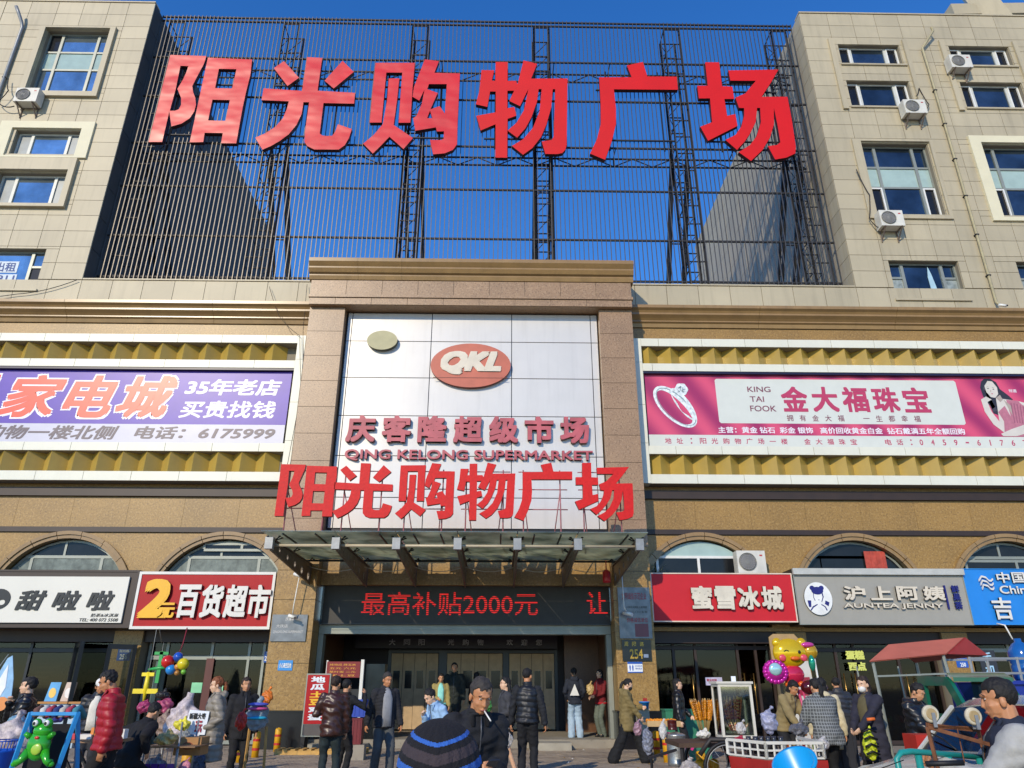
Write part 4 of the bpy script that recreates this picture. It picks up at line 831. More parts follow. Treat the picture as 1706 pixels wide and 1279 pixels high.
# ================= shop signs =================
def signbox(name, label, x0, x1, z0, z1, y, face, border, bw=.06, depth=.7, cat='sign', trimtop=None):
    o = thing(name, label, cat, ((x0+x1)/2, y, z0))
    b = MB(); b.box(x0, x1, y+.02, y+depth, z0, z1); b.build('box', mat('sign_box_dark', '2d2623', .5), o)
    b = MB(); b.prism([[(x0, z0), (x1, z0), (x1, z1), (x0, z1)], [(x0+bw, z0+bw), (x0+bw, z1-bw), (x1-bw, z1-bw), (x1-bw, z0+bw)]], y-.02, y+.019); b.build('border', border, o)
    boxobj('face', face, o, x0+bw+.001, x1-bw-.001, y, y+.018, z0+bw+.001, z1-bw-.001); return o
BKP = mat('black_acrylic', '1b1a1b', .35); WAC = mat('white_acrylic', 'd8d5cc', .35, vary=.03); WRET = mat('letter_return_dark', '3a2d28', .5)
s = signbox('shop_sign', 'white shop sign with slanted black characters and phone number in a dark frame', -24, -9.57, 2.8, 4.26, 19.8, BROWN, BROWN, .05)
boxobj('light_panel', mat('ivory_acrylic', 'd9d6c9', .35, vary=.03, scale=1), s, -24, -9.78, 19.74, 19.79, 2.92, 4.08)
for ch, a, c in (('甜', -12.57, -11.83), ('啦', -11.64, -10.94), ('啦', -10.75, -10.07)): text(ch, BKP, s, a, c, 3.22, 3.72, 19.738, .02, .03, .2, name='character')
text('奶茶&冰淇淋', BKP, s, -10.59, -9.87, 3.06, 3.15, 19.738, .004, .012, .2); text('TEL: 400 072 5508', BKP, s, -10.85, -9.86, 2.95, 3.03, 19.738, .004, .02, .2)
b = MB(); b.prism([el(.3, .26, -13.05, 3.5, 24), el(.09, .07, -12.95, 3.42, 12)[::-1]], 19.72, 19.739); b.build('emblem', BKP, s)
s = signbox('shop_sign', 'red discount shop sign with a big yellow figure two and white characters', -9.55, -5.95, 2.77, 4.22, 19.78, mat('red_face', 'a80812', .5, spec=.3, vary=.05), WAC, .07)
YC = mat('yellow_acrylic', 'e8ae12', .35, vary=.05)
text('2', YC, s, -9.38, -8.62, 3.04, 4.02, 19.74, .05, .04, .1, side=WRET, name='character'); text('元', YC, s, -8.87, -8.43, 3.04, 3.42, 19.74, .05, .035, .1, side=WRET, name='character')
for i, ch in enumerate('百货超市'): text(ch, WAC, s, -8.4+i*.61, -7.83+i*.61, 3.05, 3.88, 19.74, .05, .035, .05, side=WRET, name='character')
s = signbox('shop_sign', 'red sign with rounded cream characters over the shop right of the entrance', 4.03, 7.85, 2.98, 4.24, 19.78, mat('coral_red_face', 'c0222c', .5, spec=.3, vary=.04), mat('cream_trim', 'd8c7b4', .5), .03)
for i, ch in enumerate('蜜雪冰城'): text(ch, mat('cream_acrylic', 'd3cbb8', .4), s, 5.07+i*.62, 5.63+i*.62, 3.29, 3.89, 19.74, .06, .035, side=WRET, name='character')
s = signbox('shop_sign', 'grey sign with cream characters and a round emblem of a woman drinking tea', 7.88, 12.49, 2.92, 4.36, 19.76, mat('warm_grey_face', '99968c', .4, vary=.04, streak=.1), GREYAL, .02)
b = MB(); b.box(7.87, 12.50, 19.66, 19.75, 4.2, 4.36); b.build('top_trim', mat('pale_grey_trim', 'b4b5ae', .4), s)
for i, ch in enumerate('沪上阿姨'): text(ch, CRM, s, 9.14+i*.71, 9.72+i*.71, 3.54, 3.90, 19.72, .05, .03, side=WRET, name='character')
text('AUNTEA JENNY', CRM, s, 9.09, 11.74, 3.31, 3.46, 19.72, .04, .015, side=WRET)
NV = mat('navy_acrylic', '1c1c6c', .4)
b = MB(); b.prism([[(11.88, 3.32), (11.92, 3.32), (11.92, 3.93), (11.88, 3.93)]], 19.70, 19.75); b.build('divider', NV, s)
for i, ch in enumerate('鲜果茶'): text(ch, NV, s, 12.06, 12.27, 3.74-.21*i, 3.93-.21*i, 19.72, .03, .03, name='character')
ex, ez = 8.45, 3.58
b = MB(); b.prism([el(.37, .42, ex, ez, 32)], 19.70, 19.75, mi_side=1); b.build('emblem', [mat('emblem_white', 'dfe0dc', .35), BKP], s)
b = MB(); Yf = 19.699
for cx, cz, a, c in ((ex-.13, ez+.27, .065, .06), (ex+.12, ez+.27, .065, .06), (ex, ez+.2, .16, .10)): b.prism([el(a, c, cx, cz, 16)], Yf-.003-.001*cz, Yf)
b.prism([[(ex-.15, ez+.2), (ex-.12, ez+.16), (ex-.13, ez+.02), (ex-.1, ez-.06), (ex-.085, ez-.05), (ex-.115, ez+.03), (ex-.1, ez+.17)]], Yf-.002, Yf); b.prism([[(ex+.13, ez+.2), (ex+.15, ez+.04), (ex+.08, ez-.1), (ex+.07, ez-.08), (ex+.12, ez+.04), (ex+.1, ez+.17)]], Yf-.002, Yf)
for p in ([(ex-.26, ez-.3), (ex-.18, ez-.2), (ex-.05, ez-.14), (ex-.04, ez-.16), (ex-.16, ez-.23), (ex-.23, ez-.31)], [(ex+.2, ez-.3), (ex+.16, ez-.2), (ex+.06, ez-.14), (ex+.05, ez-.16), (ex+.14, ez-.22), (ex+.17, ez-.31)], [(ex-.3, ez-.05), (ex-.2, ez-.05), (ex-.22, ez-.22), (ex-.28, ez-.22)], [(ex+.18, ez-.05), (ex+.28, ez-.1), (ex+.24, ez-.2), (ex+.15, ez-.14)], [(ex-.02, ez-.03), (ex+.03, ez-.03), (ex+.01, ez-.05)]): b.prism([p], Yf-.002, Yf)
b.build('emblem_drawing', NV, s)
s = signbox('shop_sign', 'bright blue phone shop sign with white characters at the right edge', 12.5, 22, 2.93, 4.38, 19.77, mat('azure_face', '1f7fd2', .4, vary=.05), mat('azure_trim', '2a86d0', .4), .02)
for i, ch in enumerate('中国移动'): text(ch, WAC, s, 13.37+i*.42, 13.72+i*.42, 4.0, 4.28, 19.74, .04, .02, side=GREYAL, name='character')
text('China Mobile', WAC, s, 13.38, 15.4, 3.72, 3.93, 19.74, .03, .015, side=GREYAL)
text('吉', WAC, s, 13.06, 13.58, 3.06, 3.62, 19.74, .05, .02, side=WRET, name='character'); text('祥', WAC, s, 14.0, 14.55, 3.06, 3.62, 19.74, .05, .02, side=WRET, name='character')
def band(pts, w):
    up = []; dn = []
    for (x, z) in pts: up.append((x, z+w/2)); dn.append((x, z-w/2))
    return up+dn[::-1]
b = MB()
for k in range(3):
    dz = -.11*k; b.prism([band([(12.88+.02*k, 4.06+dz), (12.97, 4.17+dz), (13.08, 4.14+dz), (13.14, 4.06+dz), (13.2, 4.05+dz), (13.26-.01*k, 4.10+dz)], .045)], 19.70, 19.745)
b.build('emblem', WAC, s)
b = MB(); b.tube([(13.0, 19.6, 2.95), (13.1, 19.45, 2.9), (13.18, 19.4, 2.55)], .02, 6); tag(b.build('bent_tube', WHITEP), 'bent white tube hanging from the bottom of the blue sign', 'pipe')
# hanging characters in a shop window, boards, plates
o = thing('window_lettering', 'yellow-green foil characters hung in the dark shop window', 'sign', (9.7, 20.8, 1.86))
YG = mat('lime_foil', 'c9cf6a', .4, vary=.1)
text('蛋糕', YG, o, 9.42, 9.93, 2.10, 2.33, 20.8, .012, .05); text('西点', YG, o, 9.45, 9.93, 1.82, 2.04, 20.8, .012, .05)
b = MB(); b.tube([(9.6, 20.8, 2.3), (9.6, 20.8, 2.75)], .004, 4); b.build('cord', BLK, o)
o = thing('phone_board', 'dark board with pale blue characters for phones on the pier at the right', 'sign', (13.1, 20.44, 1.7)); boxobj('board', mat('slate_board', '2c3038', .5), o, 12.86, 13.3, 20.44, 20.47, 1.6, 2.33)
PB = mat('ice_blue_paint', '9cc6e0', .5); text('手', PB, o, 12.93, 13.2, 2.02, 2.28, 20.438, .006, .03); text('机', PB, o, 12.95, 13.22, 1.7, 1.96, 20.438, .006, .03)
def plate(label, x0, x1, z0, z1, y, m, txt, tm, name='number_plate', cat='plate'):
    o = thing(name, label, cat, ((x0+x1)/2, y, z0)); boxobj('plate', m, o, x0, x1, y-.012, y, z0, z1)
    for t in txt: text(t[0], tm, o, *t[1:5], y-.0125, .003, t[5] if len(t) > 5 else .015)
    return o
BLU = mat('enamel_blue', '1f55b0', .35); WEN = mat('enamel_white', 'e2e6ea', .35)
plate('small blue house number plate with white figures on the pier beside the open shop door', -10.07, -9.73, 2.03, 2.33, 20.499, BLU, [('周阳路', -10.03, -9.77, 2.23, 2.3), ('256', -10.0, -9.8, 2.06, 2.19, .03)], WEN)
plate('blue house number plate in the glass just left of the entrance pillar', -6.32, -6.1, 2.0, 2.28, 20.86, BLU, [('周', -6.28, -6.22, 2.19, 2.26), ('254', -6.3, -6.12, 2.04, 2.16, .03)], WEN)
plate('blue house number plate with white figures on the pier under the red awning', 12.24, 12.55, 1.9, 2.14, 20.499, BLU, [('周阳路', 12.27, 12.52, 2.06, 2.12), ('250', 12.33, 12.48, 1.92, 2.02, .03)], WEN)
plate('light blue caution sticker with white characters on the entrance pillar', -5.56, -5.2, 1.78, 2.02, 19.598, mat('sky_blue_enamel', '2f8ad0', .4), [('小心高空坠物', -5.53, -5.23, 1.84, 1.96, .03)], WEN, 'sticker', 'sticker')
MET = mat('brushed_steel', '6f7275', .35, metal=.6, vary=.25, scale=5)
plate('brushed steel plaque with rows of engraved writing under a camera on the left pillar', -5.84, -4.94, 2.47, 3.12, 19.57, MET, [('庆客隆', -5.5, -5.25, 2.97, 3.06, .02), ('大庆店', -5.72, -5.42, 2.80, 2.88, .01), ('QINGKELONG SUPERMARKET', -5.78, -5.02, 2.66, 2.73, .01)], mat('engraved_white', 'c8c8c6', .5), 'plaque', 'plaque')
o = plate('tall steel plaque with red and dark writing behind plastic film on the right pillar', 3.10, 3.94, 2.56, 3.83, 19.57, MET, [('文明诚信示范企业', 3.2, 3.85, 3.52, 3.7, .01)], mat('plaque_red', '9a2236', .5), 'plaque', 'plaque')
text('大庆市大同区人民政府', BKP, o, 3.3, 3.85, 3.3, 3.36, 19.556, .002, .01); text('二〇一五年', BKP, o, 3.45, 3.85, 3.18, 3.24, 19.556, .002, .01); text('价格诚信单位', mat('plaque_red'), o, 3.3, 3.85, 2.95, 3.07, 19.556, .002, .01)
sheet('film', mat('maroon_film', '6d2a3c', .3), o, 3.5, 3.85, 2.6, 2.92, 19.556, .003)
o = plate('black address board with gold number 254 on the right pillar', 3.14, 3.88, 2.02, 2.53, 19.56, mat('black_enamel', '101117', .25), [('周', 3.2, 3.3, 2.37, 2.48), ('阳', 3.4, 3.5, 2.37, 2.48), ('路', 3.6, 3.7, 2.37, 2.48), ('254', 3.33, 3.66, 2.07, 2.3, .015)], mat('gold_paint', 'b9973a', .35, metal=.3), 'address_board', 'sign')
sheet('sticker', mat('grey_blue_sticker', '7b8ba4', .4), o, 3.68, 3.8, 2.1, 2.18, 19.548, .002)
o = plate('white and blue toilet notice below the black address board', 3.26, 3.64, 1.74, 2.0, 19.597, WEN, [('公共卫生间', 3.45, 3.62, 1.88, 1.92, .005), ('请由此进', 3.45, 3.62, 1.82, 1.86, .005)], BLU, 'notice', 'notice')
sheet('print', BLU, o, 3.26, 3.64, 1.95, 2.0, 19.584, .002); sheet('print', BLU, o, 3.26, 3.64, 1.74, 1.765, 19.584, .002)
for x in (3.32, 3.39):
    b = MB(); b.prism([[(x-.016, 1.85), (x-.012, 1.79), (x+.012, 1.79), (x+.016, 1.85), (x+.02, 1.9), (x-.02, 1.9)]], 19.582, 19.585); b.prism([el(.013, .013, x, 1.918, 8)], 19.582, 19.585); b.build('print', BLU, o)
o = thing('door_notice', 'small white notice with red writing on the glass door of the red-signed shop', 'notice', (5.9, 20.86, 1.55)); boxobj('plate', mat('pale_lilac_paper', 'b9b4cc', .5), o, 5.55, 6.0, 20.86, 20.87, 1.45, 1.65)
text('营业时间', mat('plaque_red'), o, 5.58, 5.85, 1.55, 1.61, 20.858, .002, .03)

o = thing('rental_notice', 'white paper letters and numbers advertising a rental stuck inside the lowest left window', 'notice', (-16.3, 20.72, 13.3))
PW = mat('notice_paper', 'c8d2da', .6)
for (a_, b_, c_, d_, t_) in ((-16.75, -15.95, 13.92, 14.35, '出租'), (-16.8, -15.9, 13.55, 13.86, '5911'), (-16.2, -15.7, 13.24, 13.5, '132')): sheet('paper', PW, o, a_, b_, c_, d_, 20.73, .004); text(t_, mat('notice_ink', '2d4a86', .6), o, a_+.06, b_-.06, c_+.04, d_-.04, 20.7255, .002, .02)
# ================= air conditioners, pipes, cameras =================
def ac(x, z, y, label, w=.8, h=.62, d=.34, group='air conditioners on the facade', brackets=True):
    o = thing('air_conditioner', label, 'air conditioner', (x, y, z), group)
    b = MB(); b.box(x-w/2, x+w/2, y, y+d, z, z+h)
    for i in range(7): b.box(x-w/2-.004, x-w/2, y+.04, y+d-.04, z+.1+i*.06, z+.12+i*.06)
    b.build('casing', mat('ac_white', 'cfcdc2', .5, vary=.08, streak=.35), o)
    cx = x-w*.14; cz = z+h*.5; r = h*.40
    b = MB(); b.lathe([(r, 0), (r, .02), (r-.02, .025), (r-.02, .002)], 24, (cx, y-.028, cz), axis='y', caps=False)
    for k in (.25, .45, .65, .85): b.lathe([(r*k, .008), (r*k+.008, .008), (r*k+.008, .016), (r*k, .016)], 20, (cx, y-.028, cz), axis='y', caps=False)
    for k in range(10): a = math.pi*k/10; b.bar((cx-r*math.cos(a), y-.012, cz-r*math.sin(a)), (cx+r*math.cos(a), y-.012, cz+r*math.sin(a)), .008)
    b.build('grille', mat('ac_grille', '8f8f8a', .5), o)
    b = MB(); b.prism([el(r-.03, r-.03, cx, cz, 20)], y-.006, y-.0005); b.build('fan_opening', mat('fan_dark', '77777a', .6), o)
    boxobj('badge', mat('red_badge', 'b03a34', .4), o, x+w*.3, x+w*.4, y-.004, y, z+h*.75, z+h*.82)
    if brackets:
        for dx in (-.28, .28):
            b = MB(); b.bar((x+dx, y-.02, z-.02), (x+dx, 20.5, z-.02), .035); b.bar((x+dx, y+.02, z-.03), (x+dx, 20.48, z-.36), .03); b.bar((x+dx, 20.48, z), (x+dx, 20.48, z-.42), .035)
            b.build('bracket', mat('rusty_bracket', '6f6258', .7, vary=.3), o)
    return o
ac(-17.05, 20.6, 20.1, 'white air conditioner unit under the tall window high on the left wing')
ac(15.0, 20.62, 20.1, 'white air conditioner unit at the right corner of the second window from the top')
ac(17.22, 22.86, 20.1, 'white air conditioner unit in front of the topmost window near the right edge')
ac(13.15, 15.72, 20.1, 'white air conditioner unit below the tall three-row window on the right wing')
ac(6.88, 4.27, 19.95, 'white air conditioner unit standing on top of the red shop sign', w=.78, h=.6, brackets=False)
def pipe(name, label, pts, r, m, cat='pipe', clips=True):
    o = thing(name, label, cat, pts[-1]); b = MB(); b.tube(pts, r, 8); b.build('tube', m, o)
    if clips:
        b = MB(); z = 14
        while z < 23.5:
            for (p, q) in zip(pts[:-1], pts[1:]):
                if min(p[2], q[2]) < z < max(p[2], q[2]): t = (z-p[2])/(q[2]-p[2]); x = p[0]+(q[0]-p[0])*t; b.box(x-.06, x+.06, p[1]-.05, 20.5, z-.02, z+.02)
            z += 1.6
        b.build('clip', RUSTS, o)
    return o
pipe('drain_pipe', 'long pale drain pipe bent at the top running down the right wing', [(16.55, 20.2, 25.0), (16.62, 20.25, 24.85), (16.25, 20.35, 24.3), (16.12, 20.4, 24.1), (16.15, 20.42, 23.0), (16.12, 20.42, 13.0), (16.1, 20.3, 12.85)], .045, mat('beige_pipe', 'a39a78', .5, vary=.15))
pipe('drain_pipe', 'grey drain pipe with a bent top near the left edge of the left wing', [(-18.55, 20.1, 25.25), (-18.45, 20.2, 25.0), (-18.35, 20.35, 24.7), (-18.32, 20.42, 24.5), (-18.32, 20.42, 14)], .06, STEEL)
def cctv(x, y, z, label, pole=None, yaw=0.):
    o = thing('security_camera', label, 'security camera', (x, y, z)); b = MB(); c, s_ = math.cos(yaw), math.sin(yaw)
    b.tube([(x-.1*c, y-.1*s_+.03, z+.03), (x+.12*c, y+.12*s_-.06, z-.03)], .045, 10); b.build('housing', WHITEP, o)
    b = MB(); b.lathe([(.03, 0), (.03, .01)], 10, (x+.12*c, y-.08, z-.035), axis='y'); b.build('lens', BLK, o)
    if pole: b = MB(); b.tube(pole, .014, 6); b.build('pole', WHITEP, o)
cctv(-5.29, 19.35, 3.05, 'white bullet camera on a thin rod hanging over the left plaque', [(-5.2, 19.3, 4.05), (-5.27, 19.33, 3.3), (-5.29, 19.4, 3.1)], .5)
cctv(-5.25, 19.3, 4.08, 'white dome-ended camera fixed under the first canopy arm', [(-5.2, 19.4, 4.35), (-5.25, 19.32, 4.1)], .2)
cctv(3.28, 19.3, 3.14, 'white bullet camera on a thin rod in front of the right plaque', [(3.18, 19.2, 4.1), (3.2, 19.25, 3.3), (3.26, 19.3, 3.2)], -.4)
cctv(16.1, 20.2, 12.75, 'white camera box at the foot of the long drain pipe on the right wing', None, .2)
def wire(label, pts, r=.008, sag=0, m=None):
    b = MB(); P = []
    for p, q in zip(pts[:-1], pts[1:]):
        for t in np.linspace(0, 1, 9)[:-1]: P.append((p[0]+(q[0]-p[0])*t, p[1]+(q[1]-p[1])*t, p[2]+(q[2]-p[2])*t-sag*4*t*(1-t)))
    P.append(pts[-1]); b.tube(P, r, 4); return tag(b.build('cable', m or mat('black_cable', '26221e', .6)), label, 'cable')
wire('two-strand black cable drooping along the tiles from the left edge to the parapet', [(-18.5, 20.4, 12.75), (-15.5, 20.42, 12.95), (-13.7, 20.42, 13.5)], .012, .1)
wire('thin black wire crossing the cornice just left of the entrance block', [(-7.5, 20.4, 13.3), (-6.9, 20.0, 12.0), (-6.2, 20.0, 11.35), (-5.95, 20.0, 9.5), (-6.1, 20.0, 7.0)], .008, .05)
wire('second thin black wire falling beside the left entrance pillar', [(-6.3, 20.4, 13.4), (-6.15, 20.1, 11.6), (-6.0, 20.05, 10.4), (-5.93, 20.0, 8.2), (-5.95, 19.9, 5.6)], .008, .06)
wire('looped black cable running down to the unit below the tall right-wing window', [(12.5, 20.42, 18.3), (12.75, 20.4, 17.2), (12.55, 20.4, 16.2), (12.85, 20.3, 15.75)], .02, .12)
wire('black cable loop above the unit at the second right-wing window', [(15.3, 20.3, 20.8), (15.75, 20.4, 21.3), (15.55, 20.4, 22.1), (15.35, 20.4, 21.7)], .018, .08)
wire('tangled black cables beside the unit on the left wing', [(-18.1, 20.35, 21.9), (-17.9, 20.3, 21.3), (-18.2, 20.3, 20.8), (-17.5, 20.3, 20.55)], .02, .15)
b = MB(); b.bar((19.6, 22.5, 26), (19.6, 22.5, 28.6), .5); b.bar((21.5, 22, 26), (20.4, 22.2, 30), .9); b.bar((19.2, 22.3, 28.2), (24, 22.3, 28.4), .6)
tag(b.build('roof_frame', TILE), 'chunky beige concrete frame on the roof of the right wing', 'roof frame')
# ================= people =================
JOBS = []
def V3(*a): return Vector(a)
def loft(b, pts, dims, side, n=14, smooth=True):
    """closed body of elliptic sections; dims = (half width along side, half depth)"""
    pts = [Vector(p) for p in pts]; k = len(pts); vs = []
    for i, p in enumerate(pts):
        t = (pts[min(i+1, k-1)]-pts[max(i-1, 0)]).normalized(); s = (side-t*side.dot(t)).normalized(); f = t.cross(s)
        for j in range(n):
            a = 2*math.pi*j/n; vs.append(p+s*math.cos(a)*dims[i][0]+f*math.sin(a)*dims[i][1])
    vs += [pts[0], pts[-1]]
    fs = [(i*n+j, i*n+(j+1) % n, (i+1)*n+(j+1) % n, (i+1)*n+j) for i in range(k-1) for j in range(n)]
    fs += [((j+1) % n, j, k*n) for j in range(n)]+[((k-1)*n+j, (k-1)*n+(j+1) % n, k*n+1) for j in range(n)]
    b.add(vs, fs, smooth)
def limb(b, pts, rs, n=10):
    b.tube(pts, rs, n)
    for p, r in ((pts[0], rs[0]), (pts[-1], rs[-1])): b.ball(p, r*1.0, n)
def ik(a, c, la, lb, pole):
    d = c-a; L = min(d.length, (la+lb)*.995); dn = d.normalized(); c = a+dn*L
    x = (la*la-lb*lb+L*L)/(2*L); h = math.sqrt(max(0, la*la-x*x)); pl = (pole-dn*pole.dot(dn)).normalized()
    return a+dn*x+pl*h, c
SKIN = {k: mat('skin_'+k, c, .5, vary=.06, scale=20) for k, c in (('tan', 'c08c66'), ('fair', 'd4ab8c'), ('ruddy', 'b98058'))}
for m in SKIN.values(): m.node_tree.nodes['Principled BSDF'].inputs['Subsurface Weight'].default_value = .08
def cloth(name, col, kind='cloth'):
    if kind == 'leather': return mat(name, col, .36, vary=.15, scale=6, bump=.5, bscale=9)
    if kind == 'puffer': return mat(name, col, .5, vary=.1, scale=8, bump=.4, bscale=14)
    if kind == 'plaid':
        m = mat(name, col, .9, vary=0)
        if 'pl' not in m:
            m['pl'] = 1; N = m.node_tree.nodes; L = m.node_tree.links; g_ = N.new('ShaderNodeTexCoord'); cur = None
            out = []
            for ax, sc_ in (('X', 60), ('Z', 45)):
                w = N.new('ShaderNodeTexWave'); w.bands_direction = ax; w.inputs['Scale'].default_value = sc_/6; w.inputs['Distortion'].default_value = 1; L.new(g_.outputs['Object'], w.inputs['Vector']); out.append(w.outputs[1])
            mu = N.new('ShaderNodeMath'); mu.operation = 'MAXIMUM'; L.new(out[0], mu.inputs[0]); L.new(out[1], mu.inputs[1]); cr = N.new('ShaderNodeValToRGB'); c = lin(col)
            cr.color_ramp.elements[0].position = .75; cr.color_ramp.elements[0].color = tuple(x*.5 for x in c[:3])+(1,); cr.color_ramp.elements[1].color = tuple(min(1, x*1.7) for x in c[:3])+(1,)
            L.new(mu.outputs[0], cr.inputs[0]); L.new(cr.outputs[0], N['Principled BSDF'].inputs['Base Color'])
        return m
    return mat(name, col, .85, vary=.14, scale=10, bump=.3, bscale=60)
HAIRC = {'black': mat('black_hair', '14110f', .7, vary=.3, scale=40, bump=.5, bscale=90), 'brown': mat('auburn_hair', '7a4320', .65, vary=.3, scale=40, bump=.5, bscale=90), 'grey': mat('greying_hair', '35302c', .75, vary=.4, scale=50, bump=.5, bscale=90), 'dbrown': mat('dark_brown_hair', '2a1a12', .7, vary=.3, scale=40)}
EYEM = [mat('eye_white', 'cfc8c0', .3, vary=0), mat('iris', '1a120d', .2, vary=0)]; LIP = mat('lip', '8a4038', .5, vary=0)
def job(o, vox, sm=2, disp=None): JOBS.append((o, vox, sm, disp))
def folds(amp, sc, seed, aniso=(1, 1, 1)):
    r = np.random.RandomState(seed); D = r.randn(9, 3)*np.array(aniso)*sc; ph = r.rand(9)*6.3; A = r.rand(9)*.7+.3
    def f(co, no): 
        s = np.zeros(len(co))
        for d, p, a in zip(D, ph, A): s += a*np.sin(co@d+p+1.3*np.sin(co@d[[1, 2, 0]]*.6))
        return amp*s/3
    return f
def quilt(amp, per, seed):
    g_ = folds(amp*.5, 22, seed)
    def f(co, no): return amp*(np.abs(np.sin(co[:, 2]*math.pi/per+.35*np.sin(co[:, 0]*9)))**.6-.6)+g_(co, no)
    return f
def person(label, x, y, h, yaw, z0=0., lean=0., side=0., sit=0., hp=0., hy=0., la=None, ra=None, lf=(0, .1), rf=(0, -.1), skin='tan', hair='black', hs='short', top=None, shirt=None, bot=None, shoe='1b1b1d', vox=.011, group=None, mask=None, glasses=False, fat=1.0, grip=.9, cap=None):
    """yaw 0 faces the camera (-y); positive turns to the person's left, i.e. picture right. Arms: wrist (forward, outward, height above ground)."""
    s = h/1.75; Rz = Matrix.Rotation(yaw, 3, 'Z'); seed = int(abs(x*31+y*17)*10) % 9999
    W = lambda p: Rz@Vector(p)          # local frame: x = person's left (picture right when facing us), -y = forward
    S = W((1, 0, 0)); F = W((0, -1, 0)); U = Vector((0, 0, 1))
    hip = Vector((0, 0, (.93-sit)*s)); ln = R(lean); sd = R(side)
    up = (U*math.cos(ln)+F*math.sin(ln)+S*math.sin(sd)).normalized(); fw = (F-up*F.dot(up)).normalized()
    hip = hip - F*(.12*math.sin(ln))*s
    waist = hip+up*.14*s; chest = hip+up*.36*s; nb = hip+up*.52*s+fw*.0*s
    pit = R(lean*.6+hp); hu = (U*math.cos(pit)+F*math.sin(pit)).normalized(); hyaw = Matrix.Rotation(R(hy), 3, hu)
    hf = hyaw@((F*math.cos(pit)-U*math.sin(pit)).normalized()); hsd = hyaw@S; hsd = (hsd-hu*hsd.dot(hu)).normalized()
    hc = nb+hu*.136*s+up*.018*s+hf*.022*s; s_b = s; 
    H = lambda a, b_, c: hc+(hsd*a-hf*b_*-1+hu*c)*s if False else hc+hsd*a*s+hf*b_*s+hu*c*s
    HR = Matrix((hsd, hf, hu)).transposed()
    sh = [nb-up*.065*s+S*.175*s*k*fat for k in (1, -1)]
    wr = []; el = []
    for k, a, shp in ((1, la, sh[0]), (-1, ra, sh[1])):
        if a is None: a = (.04, .27, .80)
        tgt = F*a[0]*s+S*k*a[1]*s+U*a[2]*s
        pole = -F*.7+S*k*.5-U*.6 if a[2] < 1.35 else -U+S*k*.6
        e, w = ik(shp, tgt, .29*s, .25*s, pole); el.append(e); wr.append(w)
    hpj = [hip+S*.09*s*k-U*.02*s for k in (1, -1)]; an = []; kn = []
    for k, f, hj in ((1, lf, hpj[0]), (-1, rf, hpj[1])):
        fz = f[2] if len(f) > 2 else .09
        t = F*f[0]*s+S*f[1]*s+U*fz*s; e, w = ik(hj, t, .43*s, .42*s, F); kn.append(e); an.append(w)
    base = Vector((x, y, z0))
    def fin(mb, name, mats, parent=None):
        if parent is None: return link(name, mb.mesh(name, mats), None, base)
        o = link(name, mb.mesh(name, mats)); o.parent = parent; o.location = (0, 0, 0); return o
    # --- body: one skin surface
    b = MB(); B_ = b.ball
    B_(H(0, -.012, .035), (.076*s, .092*s, .088*s), 14, HR); B_(H(0, .022, -.03), (.062*s, .068*s, .086*s), 12, HR); B_(H(0, .035, -.085), (.045*s, .045*s, .036*s), 10, HR)
    b.tube([H(0, .082, .02), H(0, .092, -.015), H(0, .096, -.03), H(0, .084, -.042)], [.008*s, .011*s, .015*s, .009*s], 8)
    B_(H(0, .078, .03), (.05*s, .022*s, .014*s), 8, HR); B_(H(0, .080, -.068), (.026*s, .016*s, .013*s), 8, HR)
    for k in (1, -1): B_(H(.077*k, -.012, -.015), (.012*s, .022*s, .033*s), 8, HR); B_(H(.034*k, .052, -.03), (.024*s, .024*s, .026*s), 8, HR)
    limb(b, [hc-hu*.05*s-hf*.02*s, nb-up*.02*s], [.056*s, .06*s])
    loft(b, [hip-up*.04*s, waist, chest, nb-up*.05*s, nb], [(.13*s, .09*s), (.115*s, .08*s), (.14*s, .09*s), (.13*s, .07*s), (.06*s, .05*s)], S)
    for i, k in ((0, 1), (1, -1)):
        limb(b, [sh[i], el[i], wr[i]], [.05*s, .036*s, .026*s]); limb(b, [hpj[i], kn[i], an[i]], [.075*s, .05*s, .038*s])
        limb(b, [an[i]-U*.03*s, an[i]-U*.05*s+F*.12*s], [.035*s, .03*s])
        d = (wr[i]-el[i]).normalized(); pd = (S*-k+d*.001); pd = (pd-d*pd.dot(d)).normalized(); q = d.cross(pd)
        palm = wr[i]+d*.05*s; rot = Matrix((q, pd, d)).transposed()
        b.ball(palm, (.040*s, .017*s, .05*s), 10, rot)
        for fi in range(4):
            L_ = (.072, .080, .076, .060)[fi]*s; st = wr[i]+d*.085*s+q*(.027-.018*fi)*s
            g1 = st+(d*math.cos(grip*.5)+pd*math.sin(grip*.5))*L_*.42; g2 = g1+(d*math.cos(grip*1.2)+pd*math.sin(grip*1.2))*L_*.33; g3 = g2+(d*math.cos(grip*1.9)+pd*math.sin(grip*1.9))*L_*.27
            b.tube([st-d*.02*s, g1, g2, g3], [.0095*s, .0092*s, .0085*s, .007*s], 7)
        th = wr[i]+d*.03*s+q*.03*s
        b.tube([th, th+(d*.6+q*.55+pd*.35)*.04*s, th+(d*.95+q*.55+pd*.75)*.052*s], [.014*s, .011*s, .009*s], 7)
    body = fin(b, 'person', SKIN[skin]); tag(body, label, 'person', group); job(body, vox, 1)
    # --- face
    f_ = MB()
    for k in (1, -1):
        f_.mi = 0; f_.ball(H(.031*k, .074, .010), (.0125*s, .007*s, .0042*s), 8, HR); f_.mi = 1; f_.ball(H(.031*k, .0805, .009), (.0055*s, .003*s, .0042*s), 8, HR)
    fin(f_, 'eyes', EYEM, body)
    f_ = MB()
    for k in (1, -1): f_.tube([H(.014*k, .087, .028), H(.032*k, .086, .035), H(.05*k, .072, .028)], [.004*s, .0045*s, .003*s], 5)
    fin(f_, 'eyebrows', HAIRC['black'], body)
